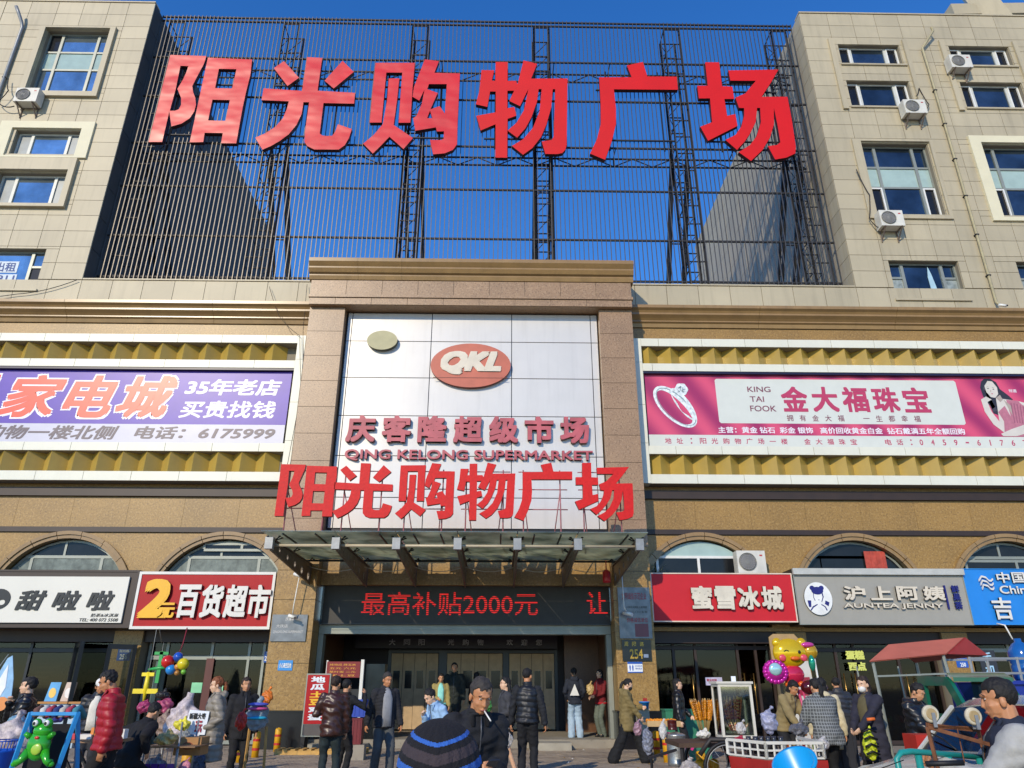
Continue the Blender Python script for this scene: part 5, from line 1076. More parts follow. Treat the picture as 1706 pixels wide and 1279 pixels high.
    if not mask:
        f_ = MB(); f_.tube([H(-.022, .084, -.068), H(0, .094, -.066), H(.022, .084, -.068)], [.003*s, .006*s, .003*s], 6); fin(f_, 'lips', LIP, body)
    else:
        f_ = MB(); f_.ball(H(0, .05, -.055), (.062*s, .062*s, .055*s), 12, HR); fin(f_, 'face_mask', mat('mask_'+mask, mask, .8), body)
    # --- hair
    hm = HAIRC[hair]; hb = MB(); n = 26; m_ = 15; vs = []; rg = np.random.RandomState(seed)
    hlx = {'short': -.02, 'crop': .0, 'long': -.06, 'tail': -.055, 'bob': -.06, 'bald': .03}[hs]
    for i in range(m_+1):
        t = math.pi*i/m_
        for j in range(n):
            a = 2*math.pi*j/n; px_, py_, pz = math.sin(t)*math.cos(a), math.sin(t)*math.sin(a), math.cos(t)
            g_ = (1.07 if hs not in ('crop', 'bald') else 1.045)+rg.uniform(-.03, .05)
            z0_ = pz*.088+.038; y0_ = py_*.096-.014; tf = min(1, max(0, (z0_-.066)/.035)) if y0_ > .02 else min(1, max(0, (z0_-hlx)/.03)) if y0_ > -.04 else 1; g_ = 1.0+(g_-1.0)*(.25+.75*tf); X, Y_, Z = px_*.078*g_, py_*.096*g_-.014, pz*.088*g_+.038
            front = Y_ > .03 and Z < .072-abs(X)*.25+rg.uniform(-.014, .014); low = Z < hlx and Y_ > -.03; bot_ = Z < -.05
            if front or low or bot_: X, Y_, Z = X*.72, Y_*.72-.004, Z*.8+.0
            vs.append(H(X, Y_, Z))
    hb.add(vs, [(i*n+j, (i+1)*n+j, (i+1)*n+(j+1) % n, i*n+(j+1) % n) for i in range(m_) for j in range(n)], True)
    if hs == 'long':
        for k in (-1, 0, 1): loft(hb, [H(.045*k, -.05, .05), H(.062*k, -.075, -.06), H(.075*k, -.085, -.17), H(.07*k, -.09, -.30), H(.06*k, -.08, -.36)], [(.03*s, .02*s), (.05*s, .035*s), (.05*s, .03*s), (.045*s, .025*s), (.02*s, .01*s)], S)
    if hs == 'tail': loft(hb, [H(0, -.095, .03), H(0, -.135, .0), H(0, -.14, -.09), H(0, -.115, -.2), H(0, -.1, -.25)], [(.022*s, .02*s), (.034*s, .03*s), (.036*s, .03*s), (.026*s, .02*s), (.008*s, .008*s)], S)
    if hs == 'bob': loft(hb, [H(0, -.04, .06), H(0, -.045, -.03), H(0, -.05, -.10), H(0, -.05, -.13)], [(.07*s, .06*s), (.085*s, .065*s), (.085*s, .06*s), (.06*s, .04*s)], S)
    ho = fin(hb, 'hair', hm, body); job(ho, .0075 if vox > .008 else .005, 1, folds(.003 if hs == 'crop' else .0065, 90, seed, (1, 1, .7)))
    if cap:
        c_ = MB(); c_.ball(H(0, -.01, .062), (.088*s, .104*s, .078*s), 16, HR); loft(c_, [H(0, .06, .06), H(0, .13, .045), H(0, .165, .035)], [(.07*s, .012*s), (.062*s, .009*s), (.03*s, .006*s)], hsd); fin(c_, 'cap', mat('cap_'+cap, cap, .8), body)
    # --- trousers or skirt
    bc = bot or {}; wd = bc.get('w', 1.0); bk = cloth('trousers_'+bc.get('col', '202226'), bc.get('col', '202226'), bc.get('kind', 'cloth')) if bc else cloth('trousers_202226', '202226')
    tb = MB()
    loft(tb, [hip+up*.10*s, hip+up*.02*s, hip-U*.07*s], [(.135*s*fat, .105*s*fat), (.158*s*fat, .12*s*fat), (.15*s*fat, .11*s*fat)], S)
    if bc.get('skirt'):
        loft(tb, [hip+up*.08*s, hip-U*.1*s, hip-U*.3*s], [(.14*s, .11*s), (.18*s, .14*s), (.20*s, .15*s)], S)
    else:
        for i in (0, 1): limb(tb, [hpj[i]-U*.02*s, kn[i]+F*.005, an[i]-U*.045*s], [.098*s*fat, .072*s*wd, .062*s*wd*wd])
    t_o = fin(tb, 'skirt' if bc.get('skirt') else 'trousers', bk, body); job(t_o, .02, 2, folds(.009, 26, seed, (1, 1, 1.6)))
    # --- shoes
    for i, k in ((0, 1), (1, -1)):
        q = MB(); A0 = an[i]-U*.055*s; loft(q, [A0-F*.055*s+U*.02*s, A0-F*.03*s+U*.015*s, A0+F*.05*s+U*.012*s, A0+F*.13*s-U*.005*s, A0+F*.175*s-U*.01*s], [(.03*s, .04*s), (.042*s, .05*s), (.046*s, .045*s), (.046*s, .03*s), (.02*s, .018*s)], S); fin(q, 'shoe', mat('shoe_'+shoe, shoe, .5), body)
    # --- top
    tp = top or dict(col='22242a'); kd = tp.get('kind', 'cloth'); hem = tp.get('hem', .08); bulk = tp.get('bulk', 1.0)*fat
    jm = cloth('jacket_'+tp['col']+kd, tp['col'], kd); j = MB()
    hemp = hip-U*hem*s
    D = [(.185, .145), (.18, .14), (.165, .128), (.185, .135), (.178, .115), (.09, .08)]
    P_ = [hemp, hip+up*.02*s, waist, chest, nb-up*.055*s, nb+up*.0*s]
    if hem > .35: P_.insert(1, hip-U*hem*.5*s); D.insert(1, (.195, .155)); D[0] = (.205, .165)
    loft(j, P_, [(a*s*bulk, c*s*bulk) for a, c in D], S, 16)
    for i in (0, 1):
        d = (wr[i]-el[i]).normalized(); slv = MB() if tp.get('sleeve') else j; limb(slv, [sh[i]-up*.005*s, el[i], wr[i]-d*.01*s], [.078*s*bulk, .062*s*bulk, .05*s*bulk])
        if tp.get('sleeve'): so_ = fin(slv, 'sleeve', cloth('jacket_'+tp['sleeve'], tp['sleeve']), body); job(so_, .015, 2, folds(.012, 24, seed+i, (1, 1, 1.8)))
    if tp.get('hood'): loft(j, [nb-fw*.02*s-up*.04*s, nb-fw*.09*s+up*.0*s, nb-fw*.12*s+up*.06*s], [(.10*s, .07*s), (.12*s, .07*s), (.09*s, .035*s)], S)
    if tp.get('hoodup'): b2 = j.ball(H(0, -.02, .01), (.115*s, .125*s, .135*s), 14, HR)
    loft(j, [nb-up*.03*s, nb+up*.055*s], [(.09*s, .085*s), (.078*s, .074*s)], S)
    jo = fin(j, 'jacket', jm, body)
    job(jo, .018 if vox > .009 else .013, 2, quilt(.013*bulk, .085, seed) if kd == 'puffer' else folds(.012, 24, seed, (1, 1, 1.8)))
    if shirt:
        q = MB(); fo = .135*s*bulk
        loft(q, [hip+up*(-hem+.02)*s+fw*fo*1.0, waist+fw*(fo*.92), chest+fw*fo*.97, nb-up*.06*s+fw*fo*.78, nb-up*.0*s+fw*.055*s], [(.085*s, .03*s), (.09*s, .028*s), (.088*s, .028*s), (.065*s, .025*s), (.045*s, .03*s)], S, 12)
        fin(q, 'shirt', cloth('shirt_'+shirt, shirt), body)
    if not shirt and not mask:
        fo = .145*s*bulk; q = MB(); q.tube([hip+up*(-min(hem, .2)+.03)*s+fw*fo*1.02, waist+fw*fo*.93, chest+fw*fo*.97, nb-up*.06*s+fw*fo*.83, nb+up*.03*s+fw*.085*s], .006*s, 5); fin(q, 'zip', mat('zip_grey', '55565a', .4, metal=.5), body)
        q = MB()
        for k in (1, -1): loft(q, [nb+up*.05*s+S*.02*k*s+fw*.08*s, nb+up*.03*s+S*.06*k*s+fw*.06*s, nb-up*.035*s+S*.055*k*s+fw*.105*s], [(.012*s, .012*s), (.03*s, .012*s), (.012*s, .01*s)], S, 8)
        fin(q, 'collar', jm, body)
    if tp.get('trim'):
        q = MB(); loft(q, [hemp-U*.0, hemp+U*.05*s], [(.19*s*bulk, .15*s*bulk)]*2, S, 20); fin(q, 'hem_band', cloth('shirt_'+tp['trim'], tp['trim']), body)
    body['mouth'] = tuple(base+H(0.004, .094, -.067)); body['md'] = tuple(hf); body['wr'] = [tuple(base+w+(w-e).normalized()*.09*s) for w, e in zip(wr, el)]
    return body
def flush_jobs():
    for o, vox, sm, disp in JOBS:
        m = o.modifiers.new('r', 'REMESH'); m.mode = 'VOXEL'; m.voxel_size = vox; m.use_smooth_shade = True
        if sm: q = o.modifiers.new('s', 'SMOOTH'); q.iterations = sm; q.factor = .5
    bpy.context.view_layer.update(); dg = bpy.context.evaluated_depsgraph_get()
    for o, vox, sm, disp in JOBS:
        old = o.data; me = bpy.data.meshes.new_from_object(o.evaluated_get(dg)); o.modifiers.clear(); o.data = me
        me.materials.clear()
        for m in old.materials: me.materials.append(m)
        bpy.data.meshes.remove(old)
        if disp:
            n = len(me.vertices); co = np.empty(n*3, np.float32); me.vertices.foreach_get('co', co); co = co.reshape(-1, 3); no = np.empty(n*3, np.float32); me.vertices.foreach_get('normal', no); no = no.reshape(-1, 3)
            co = co+no*disp(co.astype(np.float64), no)[:, None]; me.vertices.foreach_set('co', co.astype(np.float32).ravel()); me.update()
    JOBS.clear()
def pz(px): return px
cr_ = 'people in front of the mall'
def pos(px, Y): return (px-853)/1302.*Y*1.0 + .0162*Y   # sideways position seen at picture column px, for a head near the horizon
LR, RL = R(90), R(-90)
# far people on the platform
P_far = person('woman in navy hooded jacket and pale jeans seen from behind in the entrance', 2.0, 20.7, 1.70, math.pi, z0=.2, lean=3, hs='tail', top=dict(col='1d222e', hood=1, hem=.12), bot=dict(col='9fb4c4', w=1.25), shoe='d8d2c4', la=(.12, .2, .95), ra=(.12, .2, .95), lf=(0, .11), rf=(0, -.12))
q = MB(); q.prism([[(1.86, 1.2), (2.1, 1.2), (1.99, 1.48)]], 20.48, 20.53); o = q.build('tote_bag', mat('white_canvas', 'd8d6ce', .8)); tag(o, 'small white triangular bag on the back of the navy-jacketed woman in the entrance', 'bag')
person('woman in dark red jacket and grey-green trousers standing at the right side of the entrance', 2.72, 20.9, 1.66, R(-60), z0=.2, hs='bob', skin='fair', top=dict(col='6b1018', hem=.1, trim='a31420'), bot=dict(col='5d6457', w=1.1), la=(.3, .12, 1.05), ra=(.25, .15, 1.0))
person('child in khaki jacket over turquoise shirt and blue jeans facing out of the entrance', -1.5, 20.2, 1.55, R(8), z0=.2, skin='tan', hs='short', hp=12, shirt='8fd8cc', top=dict(col='9a8a52', hem=.04, bulk=1.05, trim='7fd0c4'), bot=dict(col='3a6a94'), la=(.1, .25, .85), ra=(.3, .1, 1.05), shoe='d0cdc4')
person('tall man in dark green coat standing in the shade of the entrance', -1.22, 21.3, 1.84, 0, z0=.2, top=dict(col='1d2420', hem=.35, bulk=1.12), bot=dict(col='17181b'))
person('person in black clothes walking in through the shaded doors', -.62, 21.6, 1.6, R(140), z0=.2, hs='bob', top=dict(col='15161a', hem=.2, bulk=1.1), bot=dict(col='121315'))
# middle distance
person('man in brown leather jacket with his back turned at the sweet potato stand', -2.58, 12.4, 1.60, R(195), hs='short', hair='dbrown', hy=-35, top=dict(col='3a2019', kind='leather', hem=.14, bulk=1.08), bot=dict(col='1d2a2c'), la=(.25, .2, 1.15), ra=(.06, .25, .85), lf=(.02, .1), rf=(-.03, -.13))
person('person in black behind the brown leather jacket raising one hand', -2.60, 13.4, 1.56, R(150), hs='crop', top=dict(col='121316', hem=.15), bot=dict(col='131417'), ra=(.2, .3, 1.45), la=(.2, .2, .9))
person('man in dark jacket over grey sweatshirt and grey trousers walking toward the camera', -1.97, 13.7, 1.68, R(28), hair='grey', hp=12, hy=10, shirt='8f9092', top=dict(col='202126', hem=.12, bulk=1.12), bot=dict(col='4a4d4e', w=1.15), la=(.08, .3, .8), ra=(-.05, .32, .8), lf=(.16, .1), rf=(-.14, -.1), skin='ruddy', vox=.009)
person('boy in light blue top bending forward with a hand to his mouth', -.78, 11.3, 1.5, R(-52), lean=28, hp=15, skin='fair', top=dict(col='8fb0d0', hem=.05), bot=dict(col='20232a'), ra=(.36, .05, 1.22), la=(.2, .2, .85), vox=.009)
person('woman with long dark hair in grey jacket and black skirt beside the vest man', .13, 13.9, 1.60, R(-80), hs='long', skin='fair', top=dict(col='3a3b40', hem=.06, bulk=1.05, trim='2a2b2f'), bot=dict(col='141416', skirt=1), shoe='dad8d2', la=(.2, .15, 1.05), ra=(.2, .2, .95), lf=(.12, .08), rf=(-.2, -.06))
VM = person('man with cropped hair in a shiny black padded vest seen from behind', .48, 13.3, 1.74, R(172), hs='crop', hy=-25, skin='ruddy', top=dict(col='16181d', sleeve='1a1c21', kind='puffer', hem=.06, bulk=1.1), bot=dict(col='15161a', w=1.05), la=(.1, .3, .78), ra=(.0, .33, .72), lf=(0, .11), rf=(.04, -.1), vox=.009)
person('woman in olive hooded jacket, dark mask and wide black trousers looking down at her phone', 2.62, 16.2, 1.61, R(82), hs='tail', skin='fair', hp=22, mask='1c1c1e', top=dict(col='7a6a40', hood=1, hem=.28, bulk=1.15), bot=dict(col='101113', w=1.45), shoe='a8946c', la=(.34, .12, 1.12), ra=(.3, .1, .9), lf=(.38, .08), rf=(-.36, -.08))
person('woman in black leather jacket facing right behind the skewer stall', 3.72, 16.3, 1.60, R(75), hs='bob', skin='fair', top=dict(col='17171a', kind='leather', hem=.08), bot=dict(col='141416'), la=(.25, .15, .95))
# right-hand group
person('vendor in khaki corduroy jacket bending over the fruit cart with a cap of dark hair', 4.72, 13.0, 1.62, R(30), lean=24, hp=18, skin='ruddy', hs='bob', top=dict(col='8a7a52', hem=.1, bulk=1.12), bot=dict(col='1c1d20'), la=(.45, .05, .85), ra=(.42, .12, .82))
person('woman with black ponytail in grey plaid poncho seen from behind at the fruit cart', 4.55, 11.0, 1.58, R(190), lean=14, hs='tail', top=dict(col='6d706f', kind='plaid', hem=.16, bulk=1.3), bot=dict(col='101113'), la=(.3, .3, .85), ra=(.3, .32, .9))
person('person in cream coat half hidden behind the woman in the plaid poncho', 4.98, 12.0, 1.58, R(160), hs='bob', top=dict(col='c9bd9a', hem=.3, hood=1, bulk=1.1), bot=dict(col='2a2a2a'))
person('person in charcoal puffer jacket by the dark shop window behind the balloons', 6.78, 15.6, 1.62, R(170), hs='short', top=dict(col='2a2c33', kind='puffer', hem=.35, bulk=1.2, hood=1), bot=dict(col='17181b'))
WM = person('woman with white face mask in navy coat holding an orange snack in both hands', 5.28, 11.2, 1.60, R(-62), hp=8, hs='bob', hair='dbrown', skin='fair', mask='d8d6d0', top=dict(col='262634', hem=.4, bulk=1.15), bot=dict(col='16171a'), la=(.36, .06, .98), ra=(.36, .08, .95), shirt='5a5236')
person('person in black padded coat with thick hood looking down behind the awning pole', 5.42, 10.2, 1.52, R(35), hp=28, hs='short', hair='black', top=dict(col='16171b', kind='leather', hem=.3, bulk=1.2, hood=1), bot=dict(col='15151a'), la=(.3, .1, .95), ra=(.3, .1, .9))
person('heavy man in navy and grey jacket seated on the tricycle at the right edge', 3.22, 4.95, 1.80, R(-118), sit=.27, hp=6, hy=0, skin='ruddy', hs='crop', top=dict(col='1c2436', sleeve='a3a29d', hem=.0, bulk=1.18), bot=dict(col='1b1f2b'), la=(.4, .1, .95), ra=(.42, .15, .95), lf=(.3, .15, .25), rf=(.3, -.15, .25), vox=.006, fat=1.12)
# left-hand group
person('man in quilted red jacket and black trousers walking left with bowed head', -4.30, 8.9, 1.64, R(-72), hp=22, lean=5, skin='ruddy', top=dict(col='9e1624', kind='puffer', hem=.08, bulk=1.12), bot=dict(col='121214', w=1.1), la=(.0, .22, .86), ra=(.02, .28, .78), lf=(.22, .08), rf=(-.2, -.08), vox=.007)
person('man in white cap with black padded jacket over a cream hoodie', -6.25, 12.4, 1.56, R(15), hp=14, hy=20, skin='ruddy', cap='dcd9d2', shirt='d8d2c2', top=dict(col='17181d', kind='puffer', hem=.05, bulk=1.2), bot=dict(col='2a2b2e'), la=(.15, .25, .85), ra=(.0, .3, .8), vox=.009)
person('young man in black leather jacket with one hand over his mouth', -6.05, 10.2, 1.56, R(-60), skin='fair', hy=-10, top=dict(col='141418', kind='leather', hem=.1, bulk=1.12), bot=dict(col='121316'), ra=(.2, -.02, 1.38), la=(.25, .15, .9), vox=.008)
person('person in shiny black padded jacket cut by the left edge of the picture', -6.62, 10.0, 1.58, R(-20), skin='ruddy', hp=12, hair='dbrown', top=dict(col='16161a', kind='leather', hem=.15, bulk=1.15), bot=dict(col='121316'))
person('person in black with short dark hair crouching behind the red jacketed man', -4.55, 10.1, 1.5, R(150), sit=.22, lean=25, hp=10, hs='short', top=dict(col='101013', hem=.12, bulk=1.1), bot=dict(col='101012'), lf=(.15, .15), rf=(.1, -.15))
person('woman with auburn hair in long grey quilted coat facing left with hands in pockets', -4.08, 11.5, 1.58, R(-70), hs='tail', hair='brown', skin='fair', hp=10, top=dict(col='857d70', kind='puffer', hem=.42, bulk=1.15, hood=1), bot=dict(col='131316'), la=(.1, .16, .98), ra=(.12, .16, .98), shoe='17171a', vox=.009)
person('person in black standing close behind the woman in the grey quilted coat', -4.05, 12.6, 1.58, R(30), hs='bob', hair='dbrown', top=dict(col='17171a', hem=.2, bulk=1.1), bot=dict(col='141416'))
# the two nearest
CM = person('older man with greying hair and a cigarette in his lips bending over his phone', -.21, 5.7, 1.66, R(22), lean=24, hp=10, sit=.08, skin='ruddy', hair='grey', hs='crop', top=dict(col='17181d', hem=.1, bulk=1.12), bot=dict(col='15161a'), la=(.34, .06, 1.0), ra=(.30, .1, .93), vox=.006)
q = MB(); mo = Vector(CM['mouth']); q.tube([mo, mo+Vector(CM['md'])*.075+Vector((.02, 0, -.03))], .0048, 8); tag(q.build('cigarette', mat('cigarette_paper', 'e4e0d8', .7)), 'lit white cigarette between the lips of the older man', 'cigarette')
q = MB(); q.cbox((0, 0, 0), (.075, .15, .009)); o = q.build('phone', mat('phone_glass', '2b2d33', .2)); tag(o, 'dark phone in the hand of the older man with the cigarette', 'phone')
w = CM['wr'][0]; o.location = w; o.rotation_euler = (R(-35), 0, R(30))
for p_ in [o for o in COL.objects if 'wr' in o]: pass
# knitted hat right in front
HP = person('person in a striped knitted hat seen from behind at the bottom edge', -.17, 2.35, 1.62, math.pi, sit=.30, hs='crop', skin='tan', top=dict(col='15161a', hem=.1, bulk=1.1), bot=dict(col='101114'), lf=(.25, .12), rf=(.2, -.12), vox=.008)
hx, hy_, hz = -.17, 2.35, 1.225; q = MB(); n, m_ = 160, 110; vs = []
for i in range(m_+1):
    t = math.pi*.60*i/m_
    for j in range(n):
        a = 2*math.pi*j/n; rb = 1+.012*math.cos(24*a); vs.append((hx+.122*rb*math.sin(t)*math.cos(a), hy_+.132*rb*math.sin(t)*math.sin(a), hz+.135*math.cos(t)*(1 if t < 1.5 else 1.0)))
mi = []
fs = []
for i in range(m_):
    for j in range(n):
        a = 2*math.pi*(j+.5)/n; dv = abs(((a+math.pi/2+math.pi) % (2*math.pi))-math.pi)/math.pi   # 0 at the side facing the camera
        v = (i+.5)/m_ + .16*min(dv*2.2, 1)-.1
        k = 0 if v < .42 else 1 if v < .47 else 0 if v < .55 else 2 if v < .66 else 0 if v < .74 else 1 if v < .83 else 0 if v < .9 else 2
        fs.append((i*n+j, (i+1)*n+j, (i+1)*n+(j+1) % n, i*n+(j+1) % n)); mi.append(k)
q.add(vs, fs, True); q.m = mi
o = q.build('knitted_hat', [mat('black_wool', '141318', .95, bump=.6, bscale=140), mat('blue_wool', '2f5fae', .95, bump=.6, bscale=140), mat('brown_wool', '3b3236', .95, bump=.6, bscale=140)]); o.parent = HP; o.location = -HP.location
# ================= street furniture, stalls, vehicles =================
def bag(label, x, y, z, r, col, seed=1, gloss=.3, cat='bag', alpha=0., z0=0, group=None, spikes=.5):
    b = MB(); b.ball((0, 0, r[2]), r, 14); b.ball((r[0]*.35, 0, r[2]*1.3), (r[0]*.6, r[1]*.6, r[2]*.6), 10); b.tube([(0, 0, r[2]*1.5), (.02, 0, r[2]*2.1), (.05, .01, r[2]*2.35)], [r[0]*.35, r[0]*.16, r[0]*.25], 8)
    m = mat('plastic_'+col, col, min(gloss, .35), vary=.35, scale=18, bump=1.0, bscale=45, trans=.3 if gloss < .45 else 0)
    o = link('bag', b.mesh('bag', m), None, (x, y, z)); tag(o, label, cat, group); job(o, max(.008, min(r)*.12), 1, folds(min(r)*.22, 3.4/min(r), seed)); return o
def bollard(x, y, label, h=.5):
    o = thing('bollard', label, 'bollard', (x, y, 0), 'yellow bollards with red bands along the pavement')
    b = MB(); b.lathe([(.075, 0), (.075, h-.03), (.06, h), (.0, h+.015)], 16, (x, y, 0)); b.build('post', mat('bollard_yellow', 'd9a012', .5, vary=.15, scale=9, streak=.3), o)
    for z in (.14, .32):
        b = MB(); b.lathe([(.0765, z), (.0765, z+.05)], 16, (x, y, 0), caps=False); b.build('band', mat('bollard_red', 'b8291c', .5, vary=.15), o)
bollard(-5.24, 17.5, 'yellow and red bollard in front of the left entrance pillar'); bollard(-5.2, 19.0, 'yellow and red bollard right beside the left pillar plinth')
bollard(-5.2, 16.4, 'yellow and red bollard just right of the woman in the grey coat'); bollard(-4.62, 12.1, 'yellow and red bollard under the cardboard box of the street cart', .5); bollard(-4.5, 10.5, 'yellow and red bollard nearest the bottom edge on the left side', .5)
for (x, y), l in zip(((3.51, 17.8), (3.43, 16.4), (3.12, 13.5), (3.14, 12.5), (2.78, 11.1), (2.98, 11.2), (3.03, 10.3)), ('by the right pillar, farthest of the right row', 'second from the right pillar', 'left of the steel pots', 'right of the steel pots', 'in front of the clear plastic bag', 'below the skewer stall', 'under the cart wheel at the bottom edge')):
    bollard(x, y, 'yellow and red bollard '+l)
# light box for the sweet potato stand
LX = thing('light_box', 'upright red light box with white and yellow characters for sweet potatoes', 'sign', (-4.15, 18.8, .2))
b = MB(); b.box(-4.62, -4.04, 18.8, 18.98, .33, 1.70); b.build('case', GREYAL, LX)
boxobj('face', mat('red_face'), LX, -4.59, -4.07, 18.785, 18.799, .60, 1.67); boxobj('face', mat('smoked_panel', '5a5450', .3, vary=.2), LX, -4.59, -4.07, 18.785, 18.799, .36, .59)
for i, ch in enumerate('地瓜土豆鸡蛋'): text(ch, WEN if i not in (2, 3) else mat('yellow_print', 'e8b41e', .5), LX, -4.50, -4.16, 1.5-.165*i, 1.635-.165*i, 18.784, .003, .04)
b = MB(); b.box(-4.6, -4.5, 18.7, 19.05, .0, .33); b.box(-4.16, -4.06, 18.7, 19.05, .0, .33); b.build('foot', BLK, LX)
KP = mat('pale_pine', 'c49a52', .7, vary=.2, scale=6)
def pallet(x0, x1, y0, y1, z0, label):
    o = thing('pallet', label, 'pallet', ((x0+x1)/2, (y0+y1)/2, z0)); n = 6
    for i in range(3): boxobj('bearer', KP, o, x0, x1, y0+(y1-y0-.09)*i/2, y0+(y1-y0-.09)*i/2+.09, z0, z0+.09)
    for i in range(n): x = x0+(x1-x0-.1)*i/(n-1); boxobj('slat', KP, o, x, x+.1, y0-.01, y1+.01, z0+.091, z0+.115)
pallet(-5.0, -4.0, 18.1, 18.65, 0, 'pale wooden pallet under the left side of the red light box'); pallet(-3.85, -3.0, 18.2, 18.75, 0, 'pale wooden pallet behind the brown leather jacketed man')
KO = thing('roaster_kiosk', 'dark steel roasting cabinet with a red price board on top', 'kiosk', (-3.9, 20.1, .2))
b = MB(); b.box(-4.35, -3.55, 19.9, 20.4, .2, 1.35); b.build('cabinet', mat('smoky_steel', '3b3a3a', .35, metal=.5, vary=.3), KO)
boxobj('price_board', mat('maroon_board', '7a1218', .5), KO, -4.4, -3.55, 19.88, 19.92, 1.62, 2.0)
for i in range(4): text(('烤地瓜 烤玉米', '五元 六元', '茶叶蛋 二元', '烤土豆')[i], mat('amber_print', 'd99a3a', .5), KO, -4.33, -3.66, 1.90-.085*i, 1.95-.085*i, 19.878, .002, .01)
b = MB(); b.box(-3.54, -3.46, 19.9, 20.0, .2, 2.05); b.box(-4.42, -4.38, 19.9, 19.95, 1.35, 2.03); b.build('post', WHITEP, KO)
b = MB(); b.box(-3.44, -2.95, 20.1, 20.6, .2, 1.95); b.build('steel_cover', mat('dark_polished_steel', '2c3034', .2, metal=.8, vary=.2), KO)
def crate(label, x, y, z, w, d, h, col, mat_=None):
    o = thing('crate', label, 'crate', (x, y, z)); m = mat_ or mat('crate_'+col, col, .5, vary=.08)
    b = MB(); b.box(x-w/2, x+w/2, y-d/2, y+d/2, z, z+.02); t = .015
    for (x0, x1, y0, y1) in ((x-w/2, x+w/2, y-d/2, y-d/2+t), (x-w/2, x+w/2, y+d/2-t, y+d/2), (x-w/2, x-w/2+t, y-d/2+t, y+d/2-t), (x+w/2-t, x+w/2, y-d/2+t, y+d/2-t)): b.box(x0, x1, y0, y1, z+.02, z+h)
    b.build('tub', m, o); b = MB()
    b.prism([[(x-w/2-.01, z+h-.03), (x+w/2+.01, z+h-.03), (x+w/2+.01, z+h), (x-w/2-.01, z+h)]], y-d/2-.012, y-d/2-.001)
    for i in range(5): xx = x-w/2+w*(i+.5)/5; b.box(xx-.006, xx+.006, y-d/2-.01, y-d/2-.001, z+.03, z+h-.035)
    b.build('rim', m, o); return o
crate('blue plastic crate on a red stool beside the man in grey sweatshirt', -3.05, 17.0, .82, .45, .32, .34, '1c3f9e'); crate('dark red upturned crate under the blue crate', -3.05, 17.0, .3, .34, .3, .50, '6e1a20')
boxobj('x', CONC, None, -3.3, -2.8, 16.85, 17.15, .001, .295).name = 'kerb_block'; tag(bpy.data.objects['kerb_block'], 'rough concrete block under the red crate', 'block')

# ---- left stalls ----
BF = mat('sky_blue_paint', '2b8cc9', .4, vary=.08)
rk = thing('display_rack', 'light blue folding display rack hung with rolled cloths and a frog toy', 'rack', (-4.3, 7.8, 0))
for x, dx in ((-4.50, .05), (-4.05, -.02)):
    b = MB(); b.bar((x, 7.7, 1.20), (x+dx-.08, 7.5, 0), .035); b.bar((x, 7.7, 1.20), (x+dx, 8.2, 0), .035); b.build('leg', BF, rk)
for p_, q_, w_ in (((-4.5, 7.7, 1.19), (-4.05, 7.7, 1.19), .03), ((-4.54, 7.6, .7), (-4.05, 7.6, .7), .025)): b = MB(); b.bar(p_, q_, w_); b.build('crossbar', BF, rk)
for i, c in enumerate(('6a4a42', 'c7c3bb', 'a83a4c', '2b3a70', 'b9b0a2', 'a83a4c', '3d7c8a')):
    x = -4.46+.062*i; b = MB(); b.tube([(x, 7.72, 1.16), (x, 7.72, 1.22), (x, 7.78, 1.24), (x, 7.9, 1.16)], .03, 8); o = tag(b.build('rolled_cloth', mat('cloth_roll_'+c, c, .9, bump=.4)), ('brown', 'pale grey', 'pink, left of the navy one,', 'navy', 'beige', 'pink, right of the beige one,', 'grey-teal')[i]+' rolled cloth hung over the top of the blue rack', 'cloth', 'rolled cloths on the blue rack')
b = MB(); b.add([(-4.47, 7.74, 1.1), (-4.08, 7.74, 1.1), (-4.06, 7.72, .2), (-4.5, 7.72, .2)], [(0, 1, 2, 3)]); b.build('backing_cloth', mat('black_cloth', '18181c', .9), rk)
FG = mat('frog_green', '2f9c22', .18, vary=.05); fr_ = thing('frog_balloon', 'shiny green inflatable frog with big eyes hanging on the blue rack', 'balloon', (-4.27, 7.6, .7))
b = MB(); b.ball((-4.27, 7.55, .93), (.105, .07, .135), 18); b.ball((-4.26, 7.55, 1.05), (.085, .065, .07), 16)
for k in (-1, 1):
    b.ball((-4.26+.052*k, 7.52, 1.115), (.042, .038, .042), 14)
    b.tube([(-4.27+.07*k, 7.54, .88), (-4.27+.12*k, 7.52, .80), (-4.27+.16*k, 7.52, .78)], [.045, .03, .035], 8); b.ball((-4.27+.165*k, 7.52, .775), (.035, .025, .025), 8); b.tube([(-4.27+.09*k, 7.54, 1.0), (-4.27+.135*k, 7.52, 1.03)], [.03, .018], 8)
b.build('body', FG, fr_)
for k in (-1, 1):
    b = MB(); b.ball((-4.26+.052*k, 7.489, 1.118), (.027, .014, .027), 12); e = b.build('eye', WHITEP, fr_); b = MB(); b.ball((-4.265+.052*k, 7.477, 1.115), (.014, .006, .015), 10); b.build('pupil', BLK, e)
b = MB(); b.ball((-4.25, 7.488, .90), (.05, .012, .05), 12); b.build('belly_patch', mat('lime_patch', '9fc040', .3), fr_); b = MB(); b.ball((-4.265, 7.483, .995), (.022, .008, .014), 10); b.build('mouth', mat('toy_red', 'c0302a', .3), fr_)
bag('crumpled pink and yellow ball bag hanging under the green frog', -4.24, 7.6, .60, (.06, .05, .05), 'b8283c', 5)
bn = thing('bin', 'blue plastic bin with a lattice rim at the bottom left corner', 'bin', (-4.80, 7.9, 0)); b = MB(); b.lathe([(.13, .3), (.17, .84), (.18, .85), (.18, .865), (.165, .865), (.12, .31)], 22, (-4.84, 7.9, 0), caps=False); b.build('tub', mat('blue_plastic', '1550b4', .35), bn)
b = MB()
